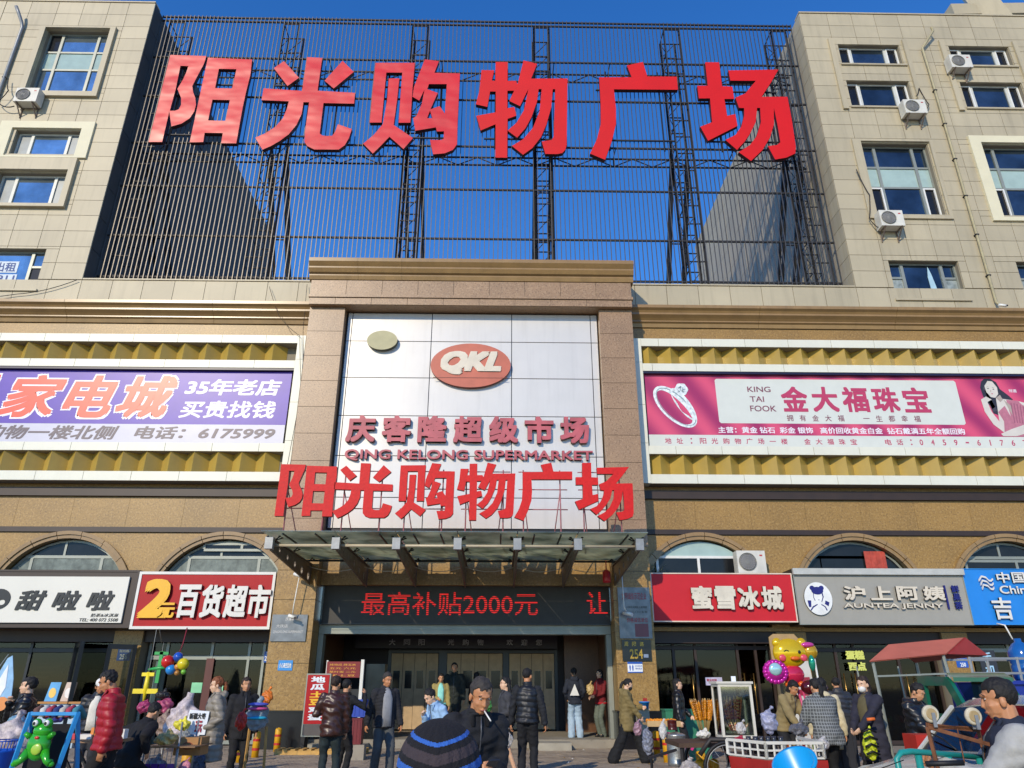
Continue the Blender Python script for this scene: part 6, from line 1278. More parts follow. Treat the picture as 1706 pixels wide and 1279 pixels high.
for k in range(20): a = 2*math.pi*k/20; b.tube([(-4.84+.172*math.cos(a), 7.9+.172*math.sin(a), .86), (-4.84+.175*math.cos(a), 7.9+.175*math.sin(a), .94)], .006, 4)
b.lathe([(.17, .94), (.182, .94), (.182, .95), (.17, .95)], 22, (-4.84, 7.9, 0), caps=False); b.build('lattice', mat('blue_plastic'), bn)
bag('big white woven sack with red print leaning over the blue bin', -4.98, 8.3, .72, (.22, .15, .2), 'b9aca8', 3, .5)
bag('clear bag with light blue toys on top of the white sack', -5.15, 8.6, 1.02, (.10, .08, .06), '7fb2cc', 4); bag('purple and blue packets behind the white sack', -4.92, 8.9, 1.06, (.11, .08, .05), '4a4fa8', 9)
b = MB(); b.prism([[(-4.62, .2), (-4.5, .2), (-4.46, 1.1), (-4.56, 1.08)]], 7.95, 8.0); tag(b.build('carpet_roll', mat('tan_cloth', '8a7360', .9, bump=.4)), 'tan cloth hanging between the blue bin and the blue rack', 'cloth')
tb_ = thing('folding_table', 'folding table of trinkets with black crossed legs in front of the white cap man', 'table', (-4.85, 9.5, 0))
b = MB(); b.box(-5.15, -4.4, 9.3, 9.75, .83, .86); b.build('tabletop', mat('ply_top', '8a6a4a', .6), tb_)
for y in (9.35, 9.7):
    for s_ in (1, -1): b = MB(); b.bar((-4.78-.3*s_, y+.02*s_, .82), (-4.78+.3*s_, y+.02*s_, 0), .03); b.build('leg', BLK, tb_)
for i, (c, w, d, h, l) in enumerate((('c03a44', .2, .12, .06, 'red box'), ('dcd9d0', .24, .15, .05, 'white tray'), ('d8873a', .1, .1, .12, 'orange carton'), ('7b8aa0', .16, .14, .04, 'slate grey case'), ('e3e0da', .12, .1, .10, 'small white carton'))):
    x = -5.05+.14*i; o = boxobj('carton', mat('carton_'+c, c, .6), None, x, x+w*.7, 9.38+.03*i, 9.38+.03*i+d, .862, .862+h); tag(o, l+' of goods on the folding table behind the frog', 'box')
def bottle(x, y, z, h, r, col, label, group=None): b = MB(); b.lathe([(r, 0), (r, h*.6), (r*.5, h*.75), (r*.4, h*.9), (r*.45, h*.9), (r*.45, h)], 12, (x, y, z)); return tag(b.build('bottle', mat('bottle_'+col, col, .25, vary=.1)), label, 'bottle', group)
for i in range(3): bottle(-4.73+.07*i, 9.6, .99, .17, .03, '2f6fc4', 'blue bottle on the carton beside the frog', 'blue bottles beside the frog')
boxobj('y', mat('carton_d8873a'), None, -4.78, -4.54, 9.5, 9.68, .865, .985).name = 'drinks_carton'; tag(bpy.data.objects['drinks_carton'], 'orange carton under the three blue bottles', 'box')
# poster cards on the drink counter, flag
ct = thing('shop_counter', 'pale counter in the dark milk tea shop doorway', 'counter', (-10.9, 20.2, 0)); b = MB(); b.box(-11.5, -10.5, 20.0, 20.4, 0, 1.0); b.build('front', mat('pale_blue_counter', 'a9bcc8', .5), ct); b = MB(); b.box(-11.55, -10.45, 19.95, 20.45, 1.001, 1.05); b.build('counter_top', mat('oak_top', 'b07a3c', .5), ct)
for i, (x, c, c2) in enumerate(((-11.35, '5aa2d4', 'e8c060'), (-10.95, 'c9b4a4', 'e6e0d8'))):
    o = thing('menu_card', ('blue and yellow menu card on the milk tea counter', 'beige menu card on the milk tea counter')[i], 'card', (x, 20.1, 1.05)); b = MB(); b.prism([[(x-.14, 1.055), (x+.16, 1.055), (x+.2, 1.5), (x-.06, 1.5)]], 20.1, 20.12); b.build('card', mat('card_'+c, c, .5), o); b = MB(); b.prism([el(.09, .12, x+.03, 1.25, 14)], 20.094, 20.099); b.build('print', mat('card_'+c2, c2, .5), o)
fl = thing('feather_flag', 'pale blue and white drop-shaped flag by the left edge', 'flag', (-9.2, 14.6, 0)); b = MB(); b.prism([[(-9.55, .9), (-9.2, .9), (-8.95, 1.2), (-9.0, 1.55), (-9.12, 1.95), (-9.2, 1.9), (-9.35, 1.5), (-9.6, 1.15)]], 14.6, 14.61); b.build('cloth', mat('pale_blue_flag', '8fb9d8', .7, vary=.2, scale=4), fl)
b = MB(); b.prism([[(-9.4, 1.0), (-9.25, 1.0), (-9.1, 1.4), (-9.15, 1.8), (-9.3, 1.4)]], 14.592, 14.598); b.build('print', WEN, fl); b = MB(); b.prism([el(.12, .12, -9.1, 1.12, 14)], 14.585, 14.591); b.build('print', mat('orange_disc', 'd98a4a', .5), fl); b = MB(); b.tube([(-9.62, 14.6, 0), (-9.6, 14.6, 1.2), (-9.2, 14.6, 1.97)], .01, 5); b.build('pole', GREYAL, fl)
# toys hung on the discount shop front
def plane_toy(x, y, z, s, col, name, label, vert=True):
    m = mat('toy_'+col, col, .4); b = MB()
    if vert: b.tube([(x, y, z-.24*s), (x, y, z), (x, y, z+.24*s)], [.02*s, .045*s, .03*s], 8); b.box(x-.22*s, x+.22*s, y-.02, y+.01, z-.12*s, z-.04*s); b.box(x-.11*s, x+.11*s, y-.02, y+.01, z+.17*s, z+.23*s)
    else: b.tube([(x-.3*s, y, z-.03), (x, y, z), (x+.3*s, y, z+.01)], [.03*s, .055*s, .02*s], 8); b.box(x-.05*s, x+.05*s, y-.02, y+.02, z-.4*s, z+.45*s); b.box(x-.2*s, x+.2*s, y-.02, y+.0, z+.36*s, z+.44*s)
    return tag(b.build('toy_plane', m), label, 'toy')
plane_toy(-7.35, 16.9, 1.78, .75, '2a9a48', 'g', 'green foam toy plane hung level with a vertical stick', False); plane_toy(-6.35, 14.2, 1.42, 1.0, 'e8d020', 'y', 'yellow foam toy plane hanging nose down by the shop door')
b = MB(); b.tube([(-7.35, 16.9, 1.3), (-7.35, 16.9, 2.3)], .006, 4); b.tube([(-6.35, 14.2, 1.0), (-6.35, 14.2, 2.4)], .006, 4); b.tube([(-7.4, 16.9, 2.3), (-6.3, 14.2, 2.4)], .008, 4); tag(b.build('string', mat('string_grey', '8a8a80', .8)), 'grey string the two toy planes hang from', 'string')
for i, (x, z, r, c, l) in enumerate(((-6.38, 1.86, .12, 'c4201c', 'red'), (-6.2, 1.95, .09, '1f4fae', 'dark blue'), (-6.08, 1.82, .11, 'd2c020', 'yellow'), (-6.3, 1.72, .095, '2a86d0', 'light blue'), (-6.18, 1.77, .06, 'c98a3a', 'small orange'), (-6.05, 1.68, .05, '6fae3a', 'small green'), (-6.17, 1.66, .05, 'b07a3a', 'small brown'))):
    b = MB(); b.ball((x*15.2/15, 15.2, z), r, 18); tag(b.build('toy_ball', mat('ball_'+c, c, .2)), l+' ball in the bunch hanging at the discount shop door', 'ball')
b = MB(); b.tube([(-6.3, 15.2, 1.9), (-6.25, 15.25, 2.2), (-6.24, 15.3, 2.5)], .012, 5); tag(b.build('ball_net', mat('net_red', '7a1a2a', .8)), 'dark red net string above the bunch of balls', 'string')
for x, l in ((-8.15, 'left'), (-7.45, 'right')):
    o = thing('door_sticker', 'small mint green sticker on the '+l+' leaf of the discount shop door', 'sticker', (x, 20.88, 1.2)); boxobj('paper', mat('mint_paper', '86cfa0', .5), o, x, x+.28 if l == 'left' else x+.14, 20.88, 20.888, 1.25, 1.5)
# goods at the discount shop
bag('tall stack of pale pink bedding sacks beside the shop door', -5.35, 13.6, .35, (.30, .2, .42), 'bdb0ae', 11, .5); bag('second pale bedding sack leaning left of the auburn-haired woman', -4.95, 13.3, .3, (.26, .2, .3), 'c4b8b6', 12, .5)
bag('clear bag of blue, pink and turquoise bedding behind the grey coat', -3.72, 12.3, .80, (.17, .14, .2), '8fa0a8', 13); 
for z, c, l in ((1.17, '4a55b0', 'blue'), (1.11, 'c04a80', 'pink'), (.98, '22a6c4', 'turquoise')):
    b = MB(); b.ball((-3.70, 12.22, z), (.16, .11, .028), 14); tag(b.build('folded_blanket', mat('blanket_'+c, c, .8)), l+' folded blanket showing in the clear bedding bag', 'blanket')
bag('bright red orange shopping bag hanging beside the grey coat', -3.83, 11.9, .82, (.085, .05, .13), 'd8301a', 14, .4); bag('orange cloth bag behind the grey coated woman', -3.75, 12.8, 1.15, (.09, .06, .11), 'd8731a', 15, .6)
st_ = thing('bag_stand', 'thin wooden stand under the clear bedding bag', 'stand', (-3.75, 12.4, 0))
for dx in (-.12, .14): b = MB(); b.bar((-3.74+dx, 12.45, .85), (-3.74+dx*1.2, 12.5, 0), .03); b.build('leg', WOOD, st_)
bag('black straw hat pile hanging at the shop front', -5.9, 13.9, 1.22, (.13, .1, .06), '1c1a1a', 16, .8); bag('pink flowered bundle hanging below the dark hats', -5.85, 13.9, .98, (.15, .12, .12), 'a84a68', 17, .7); bag('magenta cellophane bundle by the discount shop', -6.1, 13.7, 1.0, (.12, .1, .09), 'b03a6a', 18, .4)
bag('brown patterned bundle below the pink flowers', -5.75, 13.8, .6, (.14, .1, .2), '8a7466', 19, .8)
sc = thing('street_cart', 'wire street cart with two shelves of goods beside the bollards', 'cart', (-4.3, 10.7, 0))
for x in (-4.55, -4.12): 
    for y in (10.45, 11.0): b = MB(); b.tube([(x, y, 0), (x, y, 1.0 if x > -4.3 else .82)], .012, 6); b.build('post', STEEL, sc)
b = MB(); b.box(-4.58, -3.9, 10.42, 11.05, .70, .715); b.build('shelf', mat('ply_top'), sc); b = MB(); b.box(-4.58, -4.1, 10.42, 11.05, .35, .36); b.build('shelf', STEEL, sc)
b = MB()
for k in range(9): b.tube([(-4.57+.055*k, 10.43, .36), (-4.57+.055*k, 10.43, .70)], .004, 4)
stuff(b.build('wire', STEEL, sc))
bag('clear bag bulging with yellow popcorn on the wire cart', -4.32, 10.5, .72, (.14, .1, .08), 'd9c27a', 21, .4); bag('grey plastic bag with purple packets on the lower cart shelf', -4.4, 10.5, .40, (.15, .1, .09), '9a94a0', 22, .3)
for k in range(4): 
    o = boxobj('packet', mat('purple_packet', '5c2a88', .4), None, -4.5+.1*k, -4.42+.1*k, 10.38, 10.41, .46, .52); tag(o, 'flat purple packet in the wire of the street cart', 'packet', 'purple packets in the street cart')
cb = thing('cardboard_box', 'brown cardboard box with a printed ring on the street cart', 'box', (-4.1, 10.9, .72)); b = MB(); b.box(-4.30, -3.95, 10.75, 11.05, .585, .80); b.build('carton', mat('cardboard', 'a87c4c', .8, vary=.1), cb); b = MB(); b.prism([el(.07, .045, -4.12, .70, 20), el(.06, .036, -4.12, .70, 20)[::-1]], 10.744, 10.749); b.build('print', mat('carton_print', '8a3a2a', .6), cb)
sp = thing('price_card', 'white price card with dark and red writing propped on the street cart', 'card', (-4.28, 11.3, .8)); b = MB(); b.prism([[(-4.42, .80), (-4.12, .80), (-4.10, 1.10), (-4.38, 1.12)]], 11.3, 11.315); b.build('card', WEN, sp)
text('新疆大枣', BKP, sp, -4.37, -4.14, 1.0, 1.08, 11.297, .002, .03); text('五元', mat('plaque_red'), sp, -4.27, -4.17, .83, .98, 11.297, .002, .04)
bag('clump of yellow artificial flowers before the price card', -4.40, 11.15, .86, (.11, .08, .07), 'd8cc3a', 23, .7); bag('grey-green packets under the price card', -4.3, 11.0, .72, (.17, .09, .06), '8a8f8c', 24, .4); bag('dark green string bag beside the grey coated woman', -4.2, 11.6, .62, (.10, .08, .13), '26503a', 25, .7)
bag('denim blue bag below the green string bag', -4.15, 11.3, .30, (.09, .07, .14), '3a4660', 26, .8); bag('pink carrier bag with a red print at the bottom edge', -4.02, 10.5, .35, (.08, .05, .1), 'd8879a', 27, .4)
# carrier bags in hands
w = VM['wr'][0]
bag('white plastic carrier bag of fruit in the hand of the vest man', .12, 13.05, .50, (.12, .08, .13), 'cdc6bc', 31, .3)
bag('clear bag with yellow fruit held by the woman in dark red', 2.38, 20.4, 1.22, (.10, .06, .14), 'd0b070', 32, .3); bag('small green and white bag behind the long haired woman', -.22, 14.3, .98, (.10, .06, .13), '4f9a4a', 33, .4)
b = MB(); b.cbox((2.98, 16.0, 1.18), (.09, .02, .06)); tag(b.build('phone', mat('red_phone', 'a02a20', .3)), 'small red phone in the hands of the olive jacketed woman', 'phone')

# ---- right stalls ----
tr_ = thing('fruit_stand', 'low stand with a tray of orange fruit skewers right of the pillar', 'stall', (2.55, 12.5, 0))
b = MB(); b.box(2.32, 2.80, 12.3, 12.8, .87, .90); b.box(2.30, 2.82, 12.28, 12.30, .86, .94); b.build('tray', mat('wood_tray', 'b89a6a', .6, vary=.15), tr_)
for dx in (0, .42): b = MB(); b.bar((2.34+dx, 12.35, 0), (2.34+dx, 12.35, .87), .03); b.build('leg', BLK, tr_)
_fr = MB(); _fr.ball((0, 0, 0), .026, 8); frm = _fr.mesh('fruit', mat('orange_fruit', 'e08a14', .35, vary=.2, scale=30, objvar=.15))
for i in range(8):
    for k in range(5):
        o = link('orange_fruit', frm, None, (2.36+.056*i+random.uniform(-.006, .006), 12.36+.07*k, .927+.012*((i+k) % 2))); o['label'] = 'small glazed orange fruit in rows on the wooden tray'; o['category'] = 'fruit'; o['group'] = 'orange fruits on the tray'
bag('grey plastic bags hanging from the left end of the fruit stand', 2.30, 12.35, .45, (.08, .07, .20), '8a90a0', 41, .3); bag('mauve plastic bag tied to the fruit stand', 2.18, 12.5, .72, (.07, .06, .1), 'b08a98', 42, .3)
b = MB(); b.prism([[(2.5, .74), (2.56, .80), (2.95, .62), (2.9, .55)]], 12.0, 12.3); tag(b.build('tray_lid', mat('hot_pink_plastic', 'd8388a', .35)), 'hot pink plastic lid leaning above the bollards', 'lid')
ck = thing('skewer_cart', 'wooden hand cart carrying the glass case and the pots', 'cart', (3.1, 10.8, 0)); b = MB(); b.box(2.35, 3.6, 10.45, 11.3, .70, .755); b.build('deck', mat('old_boards', '4a3626', .7, vary=.3), ck)
def wheel(x, y, z, r, label=None, parent=None, name='wheel', rim=True):
    b = MB(); n = 28; vs = []
    b.tube([(x+r*math.cos(2*math.pi*i/n), y, z+r*math.sin(2*math.pi*i/n)) for i in range(n+1)], .022, 6); o = b.build(name, BLK, parent)
    b = MB(); b.tube([(x+(r-.03)*math.cos(2*math.pi*i/n), y, z+(r-.03)*math.sin(2*math.pi*i/n)) for i in range(n+1)], .008, 5)
    for i in range(14): a = 2*math.pi*i/14; b.tube([(x, y, z), (x+(r-.03)*math.cos(a), y, z+(r-.03)*math.sin(a))], .003, 4)
    b.lathe([(.03, -.04), (.03, .04)], 10, (x, y, z), axis='y'); b.build('spokes', STEEL, o); return o
wheel(2.95, 10.35, .46, .31, parent=ck); wheel(2.95, 11.4, .46, .31, parent=ck)
b = MB(); b.bar((2.4, 10.5, .1), (2.4, 10.5, .7), .04); b.bar((2.3, 10.4, .68), (1.9, 10.2, .60), .03); b.tube([(2.6, 10.4, .62), (2.75, 10.38, .80), (3.15, 10.38, .80), (3.3, 10.4, .66)], .03, 6); b.build('frame', mat('dark_iron', '2a2624', .6), ck)
gc = thing('glass_case', 'white framed glass case of candied fruit skewers on the hand cart', 'display case', (3.22, 10.8, .76))
x0, x1, y0, y1, z0, z1 = 2.98, 3.44, 10.6, 10.95, .80, 1.47; b = MB(); t = .035
for x in (x0, x1-t):
    for y in (y0, y1-t): b.box(x, x+t, y, y+t, z0+t, z1-t)
b.box(x0, x1, y0, y1, z1-t, z1); b.box(x0, x1, y0, y1, z0, z0+t); b.box(x0-.02, x1+.02, y0-.02, y1+.02, z1+.001, z1+.03); b.build('frame', mat('chalky_white_paint', 'cfcabb', .5, vary=.1), gc)
for a in ((x0+t, x1-t, y0+.01, y0+.014), (x0+t, x1-t, y1-.014, y1-.01)): boxobj('pane', CLEAR, gc, *a, z0+t, z1-t)
for x in (x0+.012, x1-.016): boxobj('pane', CLEAR, gc, x, x+.004, y0+t, y1-t, z0+t, z1-t)
def skewers(label, x, y, z, n, h, spread, col, group, rr=.017, nb=6, tilt=.25):
    o = thing('skewer_bunch', label, 'food', (x, y, z), group); beads = [MB(), MB()]; stk = MB()
    for i in range(n):
        a = random.uniform(-1, 1); c = random.uniform(-.5, .5); p = Vector((x+a*spread*.35, y+c*spread*.5, z)); q = Vector((x+a*spread, y+c*spread, z+h*random.uniform(.88, 1.0))); stk.tube([p, q], .004, 4)
        for k in range(nb): t = .42+.56*k/nb; beads[i % 2].ball(p.lerp(q, t), rr*random.uniform(.9, 1.25), 6)
    s1 = beads[0].build('beads', mat('glaze_'+col[0], col[0], .15, vary=.3, scale=30), o); beads[1].build('beads', mat('glaze_'+col[1], col[1], .15, vary=.3, scale=30), o); stk.build('sticks', mat('bamboo', 'c9a86a', .6), o); return o
skewers('dark red candied fruit skewers standing inside the glass case', 3.2, 10.78, .86, 34, .46, .17, ('7a2018', 'a0522a'), None, .014)
skewers('short row of pale candied skewers at the bottom of the glass case', 3.2, 10.66, .84, 26, .16, .17, ('b0492a', 'c9a488'), None, .012, 3)
bag('crumpled clear wrap in the bottom of the glass case', 3.2, 10.72, .84, (.15, .07, .03), 'a9aba4', 43, .2)
skewers('fan of yellow glazed fruit skewers in a jar left of the glass case', 2.93, 11.35, .84, 44, .44, .17, ('c07a10', '8f5a10'), None, .022, 8)
b = MB(); b.cbox((3.24, 10.72, 1.53), (.06, .02, .075)); tag(b.build('payment_card', WEN), 'small white rounded card standing on top of the glass case', 'card')
def pot(label, x, y, z, r, h, m=None, cat='pot'):
    b = MB(); b.lathe([(r, 0), (r*1.02, h*.1), (r, h*.12), (r, h*.45), (r*1.02, h*.5), (r, h*.55), (r, h*.92), (r*1.05, h*.95), (r*1.05, h), (r*.9, h*1.02), (r*.2, h*1.08), (0, h*1.09)], 20, (x, y, z)); return tag(b.build('pot', m or mat('dull_aluminium', 'a3a5a2', .35, metal=.7, vary=.2, scale=9, bump=.3)), label, cat)
pot('ribbed steel drum pot standing between the bollards', 2.66, 12.0, .35, .14, .42); pot('dark red enamel pot on top of the ribbed drum', 2.62, 12.0, .83, .07, .13, mat('enamel_maroon', '4a1614', .3))
bag('white cloth bundle on the corner of the skewer cart', 2.80, 10.9, .78, (.10, .08, .05), 'cbc8be', 44, .7); bag('big clear bag of popcorn standing on the pavement between bollards', 2.42, 10.3, .30, (.16, .1, .13), 'b8b0a8', 45, .25)
bag('small white carrier bag hung beside the ribbed drum', 2.45, 11.9, .70, (.06, .05, .12), 'd8d6d2', 46, .3)
for x, y, w, d, h, c, l in ((3.55, 16.8, .9, .4, .95, '2f7a5c', 'teal green counter behind the woman in black leather'), (3.05, 17.3, .25, .3, .95, 'a39a84', 'beige cupboard beside the right pillar')):
    o = thing('stall_counter', l, 'counter', (x, y, 0)); boxobj('body', mat('counter_'+c, c, .5), o, x, x+w, y, y+d, 0, h); boxobj('counter_top', mat('counter_top_'+c, c, .4), o, x-.02, x+w+.02, y-.02, y+d+.02, h+.001, h+.03)
b = MB(); b.lathe([(.09, 0), (.11, .12), (.12, .12), (.12, .14), (0, .14)], 14, (3.2, 17.3, .98)); tag(b.build('basin', mat('azure_plastic', '2a7fc9', .4)), 'small blue basin on the beige cupboard', 'basin')
# white mesh cart
mc = thing('mesh_cart', 'white railed cart with a red lower panel full of fruit cups', 'cart', (3.1, 9.0, 0)); WM_ = mat('white_mesh_paint', 'cfccc0', .5, vary=.1); RM_ = mat('red_panel', 'a02018', .5, vary=.2, scale=4, streak=.4)
def railing(p, q, zt, zb, n, parent):
    b = MB(); p, q = Vector(p), Vector(q)
    for z in (zt, (zt+zb)/2, zb): b.bar((p.x, p.y, z), (q.x, q.y, z), .018 if z != zt else .03)
    for i in range(n+1): t = i/n; c = p.lerp(q, t); b.bar((c.x, c.y, zb), (c.x, c.y, zt), .018 if 0 < i < n else .03)
    b.build('railing', WM_, parent)
railing((2.66, 9.3), (2.92, 8.75), .87, .72, 5, mc); railing((2.92, 8.75), (3.55, 8.75), .87, .72, 7, mc); railing((3.55, 8.75), (3.6, 9.6), .87, .72, 5, mc)
b = MB(); b.add([(2.66, 9.3, .70), (2.92, 8.75, .70), (2.92, 8.75, .25), (2.7, 9.3, .25)], [(0, 3, 2, 1)]); b.add([(2.92, 8.751, .70), (3.58, 8.751, .70), (3.58, 8.751, .25), (2.92, 8.751, .25)], [(0, 3, 2, 1)]); b.build('side_panel', RM_, mc); b = MB(); b.add([(2.66, 9.3, .715), (2.92, 8.75, .715), (3.6, 8.76, .715), (3.6, 9.7, .715), (2.66, 9.7, .715)], [(0, 1, 2, 3, 4)]); b.build('deck', mat('old_boards'), mc)
wheel(3.2, 8.7, .3, .3, parent=mc)
for i in range(6): b = MB(); b.lathe([(.032, 0), (.034, .13), (.028, .15), (.03, .18), (0, .18)], 12, (2.88+.073*i, 9.2-.02*(i % 2), .73)); tag(b.build('jar', mat('dark_jar', '3d3c40', .15, metal=.3, vary=.4, scale=20)), 'tall dark jar in the row on the white railed cart', 'jar', 'jars on the white railed cart')
for i, c in enumerate(('d8d6c8', 'd86a2a', 'e0b030', 'cfd8c8', 'd04a30', 'e3cfa0', '9cc04a')):
    x = 3.20+.055*i; b = MB(); b.lathe([(.018, 0), (.024, .07), (.026, .07)], 10, (x, 8.95+.04*(i % 2), .79)); tag(b.build('fruit_cup', mat('cup_'+c, c, .3)), ('cream', 'orange', 'golden', 'pale green', 'red', 'buff', 'lime')[i]+' fruit cup on the white railed cart', 'cup')
b = MB(); b.box(3.1, 3.6, 8.88, 9.06, .775, .788); b.build('shelf', WM_, mc)
bag('shiny silver paper cone bag before the khaki vendor', 3.35, 9.8, .90, (.10, .08, .13), 'a9abc4', 47, .2); bag('white paper bundle left of the silver cone', 3.05, 10.0, .88, (.06, .05, .07), 'd6d2cc', 48, .4); bag('crimson packet beside the white paper bundle', 2.98, 9.9, .80, (.07, .05, .03), 'b8203c', 49, .4)
bag('dark plastic bag between the vendor and the plaid poncho', 3.9, 10.3, .85, (.13, .1, .07), '6a6a70', 50, .3); bag('white bag held by the person in the cream coat', 4.0, 9.9, .72, (.09, .07, .06), 'cfccc8', 51, .3)
bag('yellow and black striped bag beside the plaid poncho', 5.02, 10.8, .52, (.09, .07, .18), 'b8c424', 52, .5)
for k in range(4): b = MB(); b.tube([(4.92, 10.72, .60+.09*k), (5.0, 10.70, .64+.09*k), (5.10, 10.72, .60+.09*k)], .014, 5); tag(b.build('strap', BLK), 'black diagonal stripe strap round the yellow bag', 'strap', 'straps round the yellow bag')
crate('tall dark grey plastic crate behind the striped bag', 5.15, 12.2, .3, .5, .35, .75, '2d2f36')
b = MB(); b.tube([(5.05, 10.82, 1.02), (5.15, 10.80, 1.03)], .022, 8); tag(b.build('snack', mat('orange_snack', 'd86a28', .6)), 'orange snack in the hands of the navy coated woman', 'food')
# balloons
BY = mat('foil_yellow', 'e2b818', .12, metal=.35, vary=.04); BM = mat('foil_magenta', 'c82a9a', .12, metal=.4, vary=.1, scale=8); BR_ = mat('foil_red', 'c82030', .12, metal=.4); BT = mat('foil_teal', '2a9a7a', .12, metal=.4); BMA = mat('latex_maroon', '4a1014', .12)
bo = thing('foil_balloon', 'big yellow round-faced foil balloon with pink cheeks and an orange beak', 'balloon', (4.93, 13, 1.9))
b = MB(); b.ball((4.94, 13, 1.96), (.29, .13, .235), 22); b.ball((4.74, 13, 2.12), (.085, .06, .085), 12); b.ball((5.16, 13, 2.12), (.085, .06, .085), 12); b.build('head', BY, bo)
for dx in (-.17, .19): b = MB(); b.ball((4.94+dx, 12.893, 1.88), (.06, .02, .055), 12); b.build('cheek', mat('cheek_pink', 'd84a5a', .25), bo)
b = MB(); b.ball((4.97, 12.86, 1.87), (.085, .035, .035), 12); b.build('beak', mat('beak_orange', 'd8641a', .25), bo)
b = MB(); b.ball((5.06, 12.88, 1.97), (.026, .012, .03), 10); b.tube([(4.80, 12.885, 1.98), (4.84, 12.875, 2.0), (4.88, 12.873, 1.985)], .009, 5); b.build('eyes', BLK, bo)
b = MB(); b.ball((4.94, 13, 1.62), (.20, .1, .16), 16); b.build('shirt', mat('foil_rose', 'd02a4e', .15, metal=.3), bo); b = MB(); b.ball((4.83, 12.98, 1.47), (.06, .06, .05), 10); b.ball((5.05, 12.98, 1.47), (.06, .06, .05), 10); b.build('foot', mat('beak_orange'), bo)
bo = thing('foil_balloon', 'magenta frilled foil balloon with a pale blue centre left of the yellow one', 'balloon', (4.6, 12.9, 1.6)); b = MB()
for k in range(18): a = 2*math.pi*k/18; b.ball((4.62+.17*math.cos(a), 12.9, 1.66+.15*math.sin(a)), (.05, .05, .05), 8)
b.ball((4.62, 12.9, 1.66), (.17, .08, .15), 16); b.build('frill', BM, bo); b = MB(); b.ball((4.60, 12.83, 1.70), (.11, .04, .10), 14); b.build('centre', mat('foil_ice', 'a8d0d0', .12, metal=.3), bo)
bo = thing('foil_balloon', 'small green and yellow foil balloon with a pink fin right of the yellow one', 'balloon', (5.3, 13, 1.9)); b = MB(); b.ball((5.3, 13.0, 1.98), (.12, .07, .13), 14); b.build('body', mat('foil_gold', 'cfa02a', .12, metal=.4), bo); b = MB(); b.ball((5.27, 12.94, 1.80), (.055, .06, .13), 12); b.build('tail', BT, bo); b = MB(); b.ball((5.24, 12.96, 2.09), (.12, .05, .045), 12); b.build('fin', mat('foil_pink', 'd84a9a', .12, metal=.3), bo)
b = MB(); b.ball((5.14, 12.8, 1.42), (.17, .12, .12), 18); b.ball((5.3, 12.8, 1.40), (.12, .1, .10), 14); tag(b.build('balloon', BMA), 'dark maroon latex balloons below the yellow foil balloon', 'balloon')
b = MB(); b.tube([(4.94, 12.9, 1.45), (4.95, 12.8, 1.2), (4.97, 12.7, .8)], .022, 6); b.tube([(5.0, 12.85, 1.45), (5.02, 12.75, 1.1), (5.0, 12.7, .8)], .018, 6); tag(b.build('ribbon', mat('pink_ribbon', 'c84a72', .4)), 'pink ribbons hanging from the foil balloons', 'ribbon')
b = MB(); b.prism([[(6.98, 1.5), (7.6, 1.5), (7.78, 2.5), (7.62, 2.68), (7.08, 2.68), (6.96, 2.6)]], 19.6, 19.64); tag(b.build('tan_board', mat('tan_board', 'a88a5c', .6)), 'tan clipped-corner board standing behind the yellow balloon', 'board')
b = MB(); b.tube([(5.5, 14.0, 2.1), (5.75, 14.0, 2.1), (5.78, 14.0, 1.2), (5.8, 14, 0)], .02, 6); tag(b.build('rod', WHITEP), 'white bent rod right of the balloons', 'rod')
bd = thing('menu_stand', 'tall white menu stand with red blocks behind the balloons', 'sign', (6.9, 17.0, 0)); b = MB(); b.prism([[(6.35, .2), (7.0, .2), (6.85, 1.95), (6.4, 1.95)]], 17.0, 17.03); b.build('board', mat('warm_white_board', 'c9c4b8', .5), bd)
for k in range(4): boxobj('print', mat('plaque_red'), bd, 6.52, 6.82, 16.985, 16.999, 1.5-.25*k, 1.62-.25*k)
# red awning on poles
aw_ = thing('awning_cart', 'tricycle stall with a faded red gable awning on grey poles', 'stall', (6.7, 12.2, 0)); AF = mat('faded_red_canvas', 'b8624e', .7, vary=.1, scale=3, bump=.2, bscale=12); AF2 = mat('red_canvas', 'c4281e', .6, vary=.08)
b = MB(); b.add([(5.60, 11.6, 1.79), (6.80, 11.6, 1.90), (7.5, 12.2, 2.17), (6.25, 12.2, 2.06), (7.0, 12.9, 1.82), (8.25, 12.9, 1.93)], [(0, 1, 2, 3), (3, 2, 5, 4)]); b.v += [(v[0], v[1], v[2]-.012) for v in b.v[:6]]; b.f += [(9, 8, 7, 6), (10, 11, 8, 9)]; b.m += [0, 0]; b.sm += [False]*2; b.build('canvas', AF, aw_)
b = MB(); b.add([(6.81, 11.59, 1.90), (7.51, 12.19, 2.175), (8.26, 12.89, 1.93)], [(0, 2, 1)]); b.add([(6.83, 11.6, 1.895), (7.53, 12.2, 2.165), (8.28, 12.9, 1.925)], [(0, 1, 2)]); b.build('gable', AF2, aw_)
for (x, y, z, dx) in ((5.68, 11.65, 1.79, .05), (6.78, 11.65, 1.89, .12), (8.2, 12.85, 1.9, 0), (7.0, 12.85, 1.8, 0)): b = MB(); b.bar((x, y, z), (x+dx, y, .45), .035); b.build('pole', GREYAL, aw_)
for p_, q_ in (((5.7, 11.65, 1.58), (6.8, 11.65, 1.62)), ((6.8, 11.65, 1.62), (8.2, 12.85, 1.62)), ((6.27, 12.2, 2.03), (7.45, 12.2, 2.13))): b = MB(); b.bar(p_, q_, .025); b.build('crossbar', GREYAL, aw_)
b = MB(); b.box(5.8, 7.8, 11.6, 12.9, .40, .45); b.build('deck', mat('old_boards'), aw_)
for x in (6.1, 7.4): wheel(x, 11.55, .28, .27, parent=aw_)
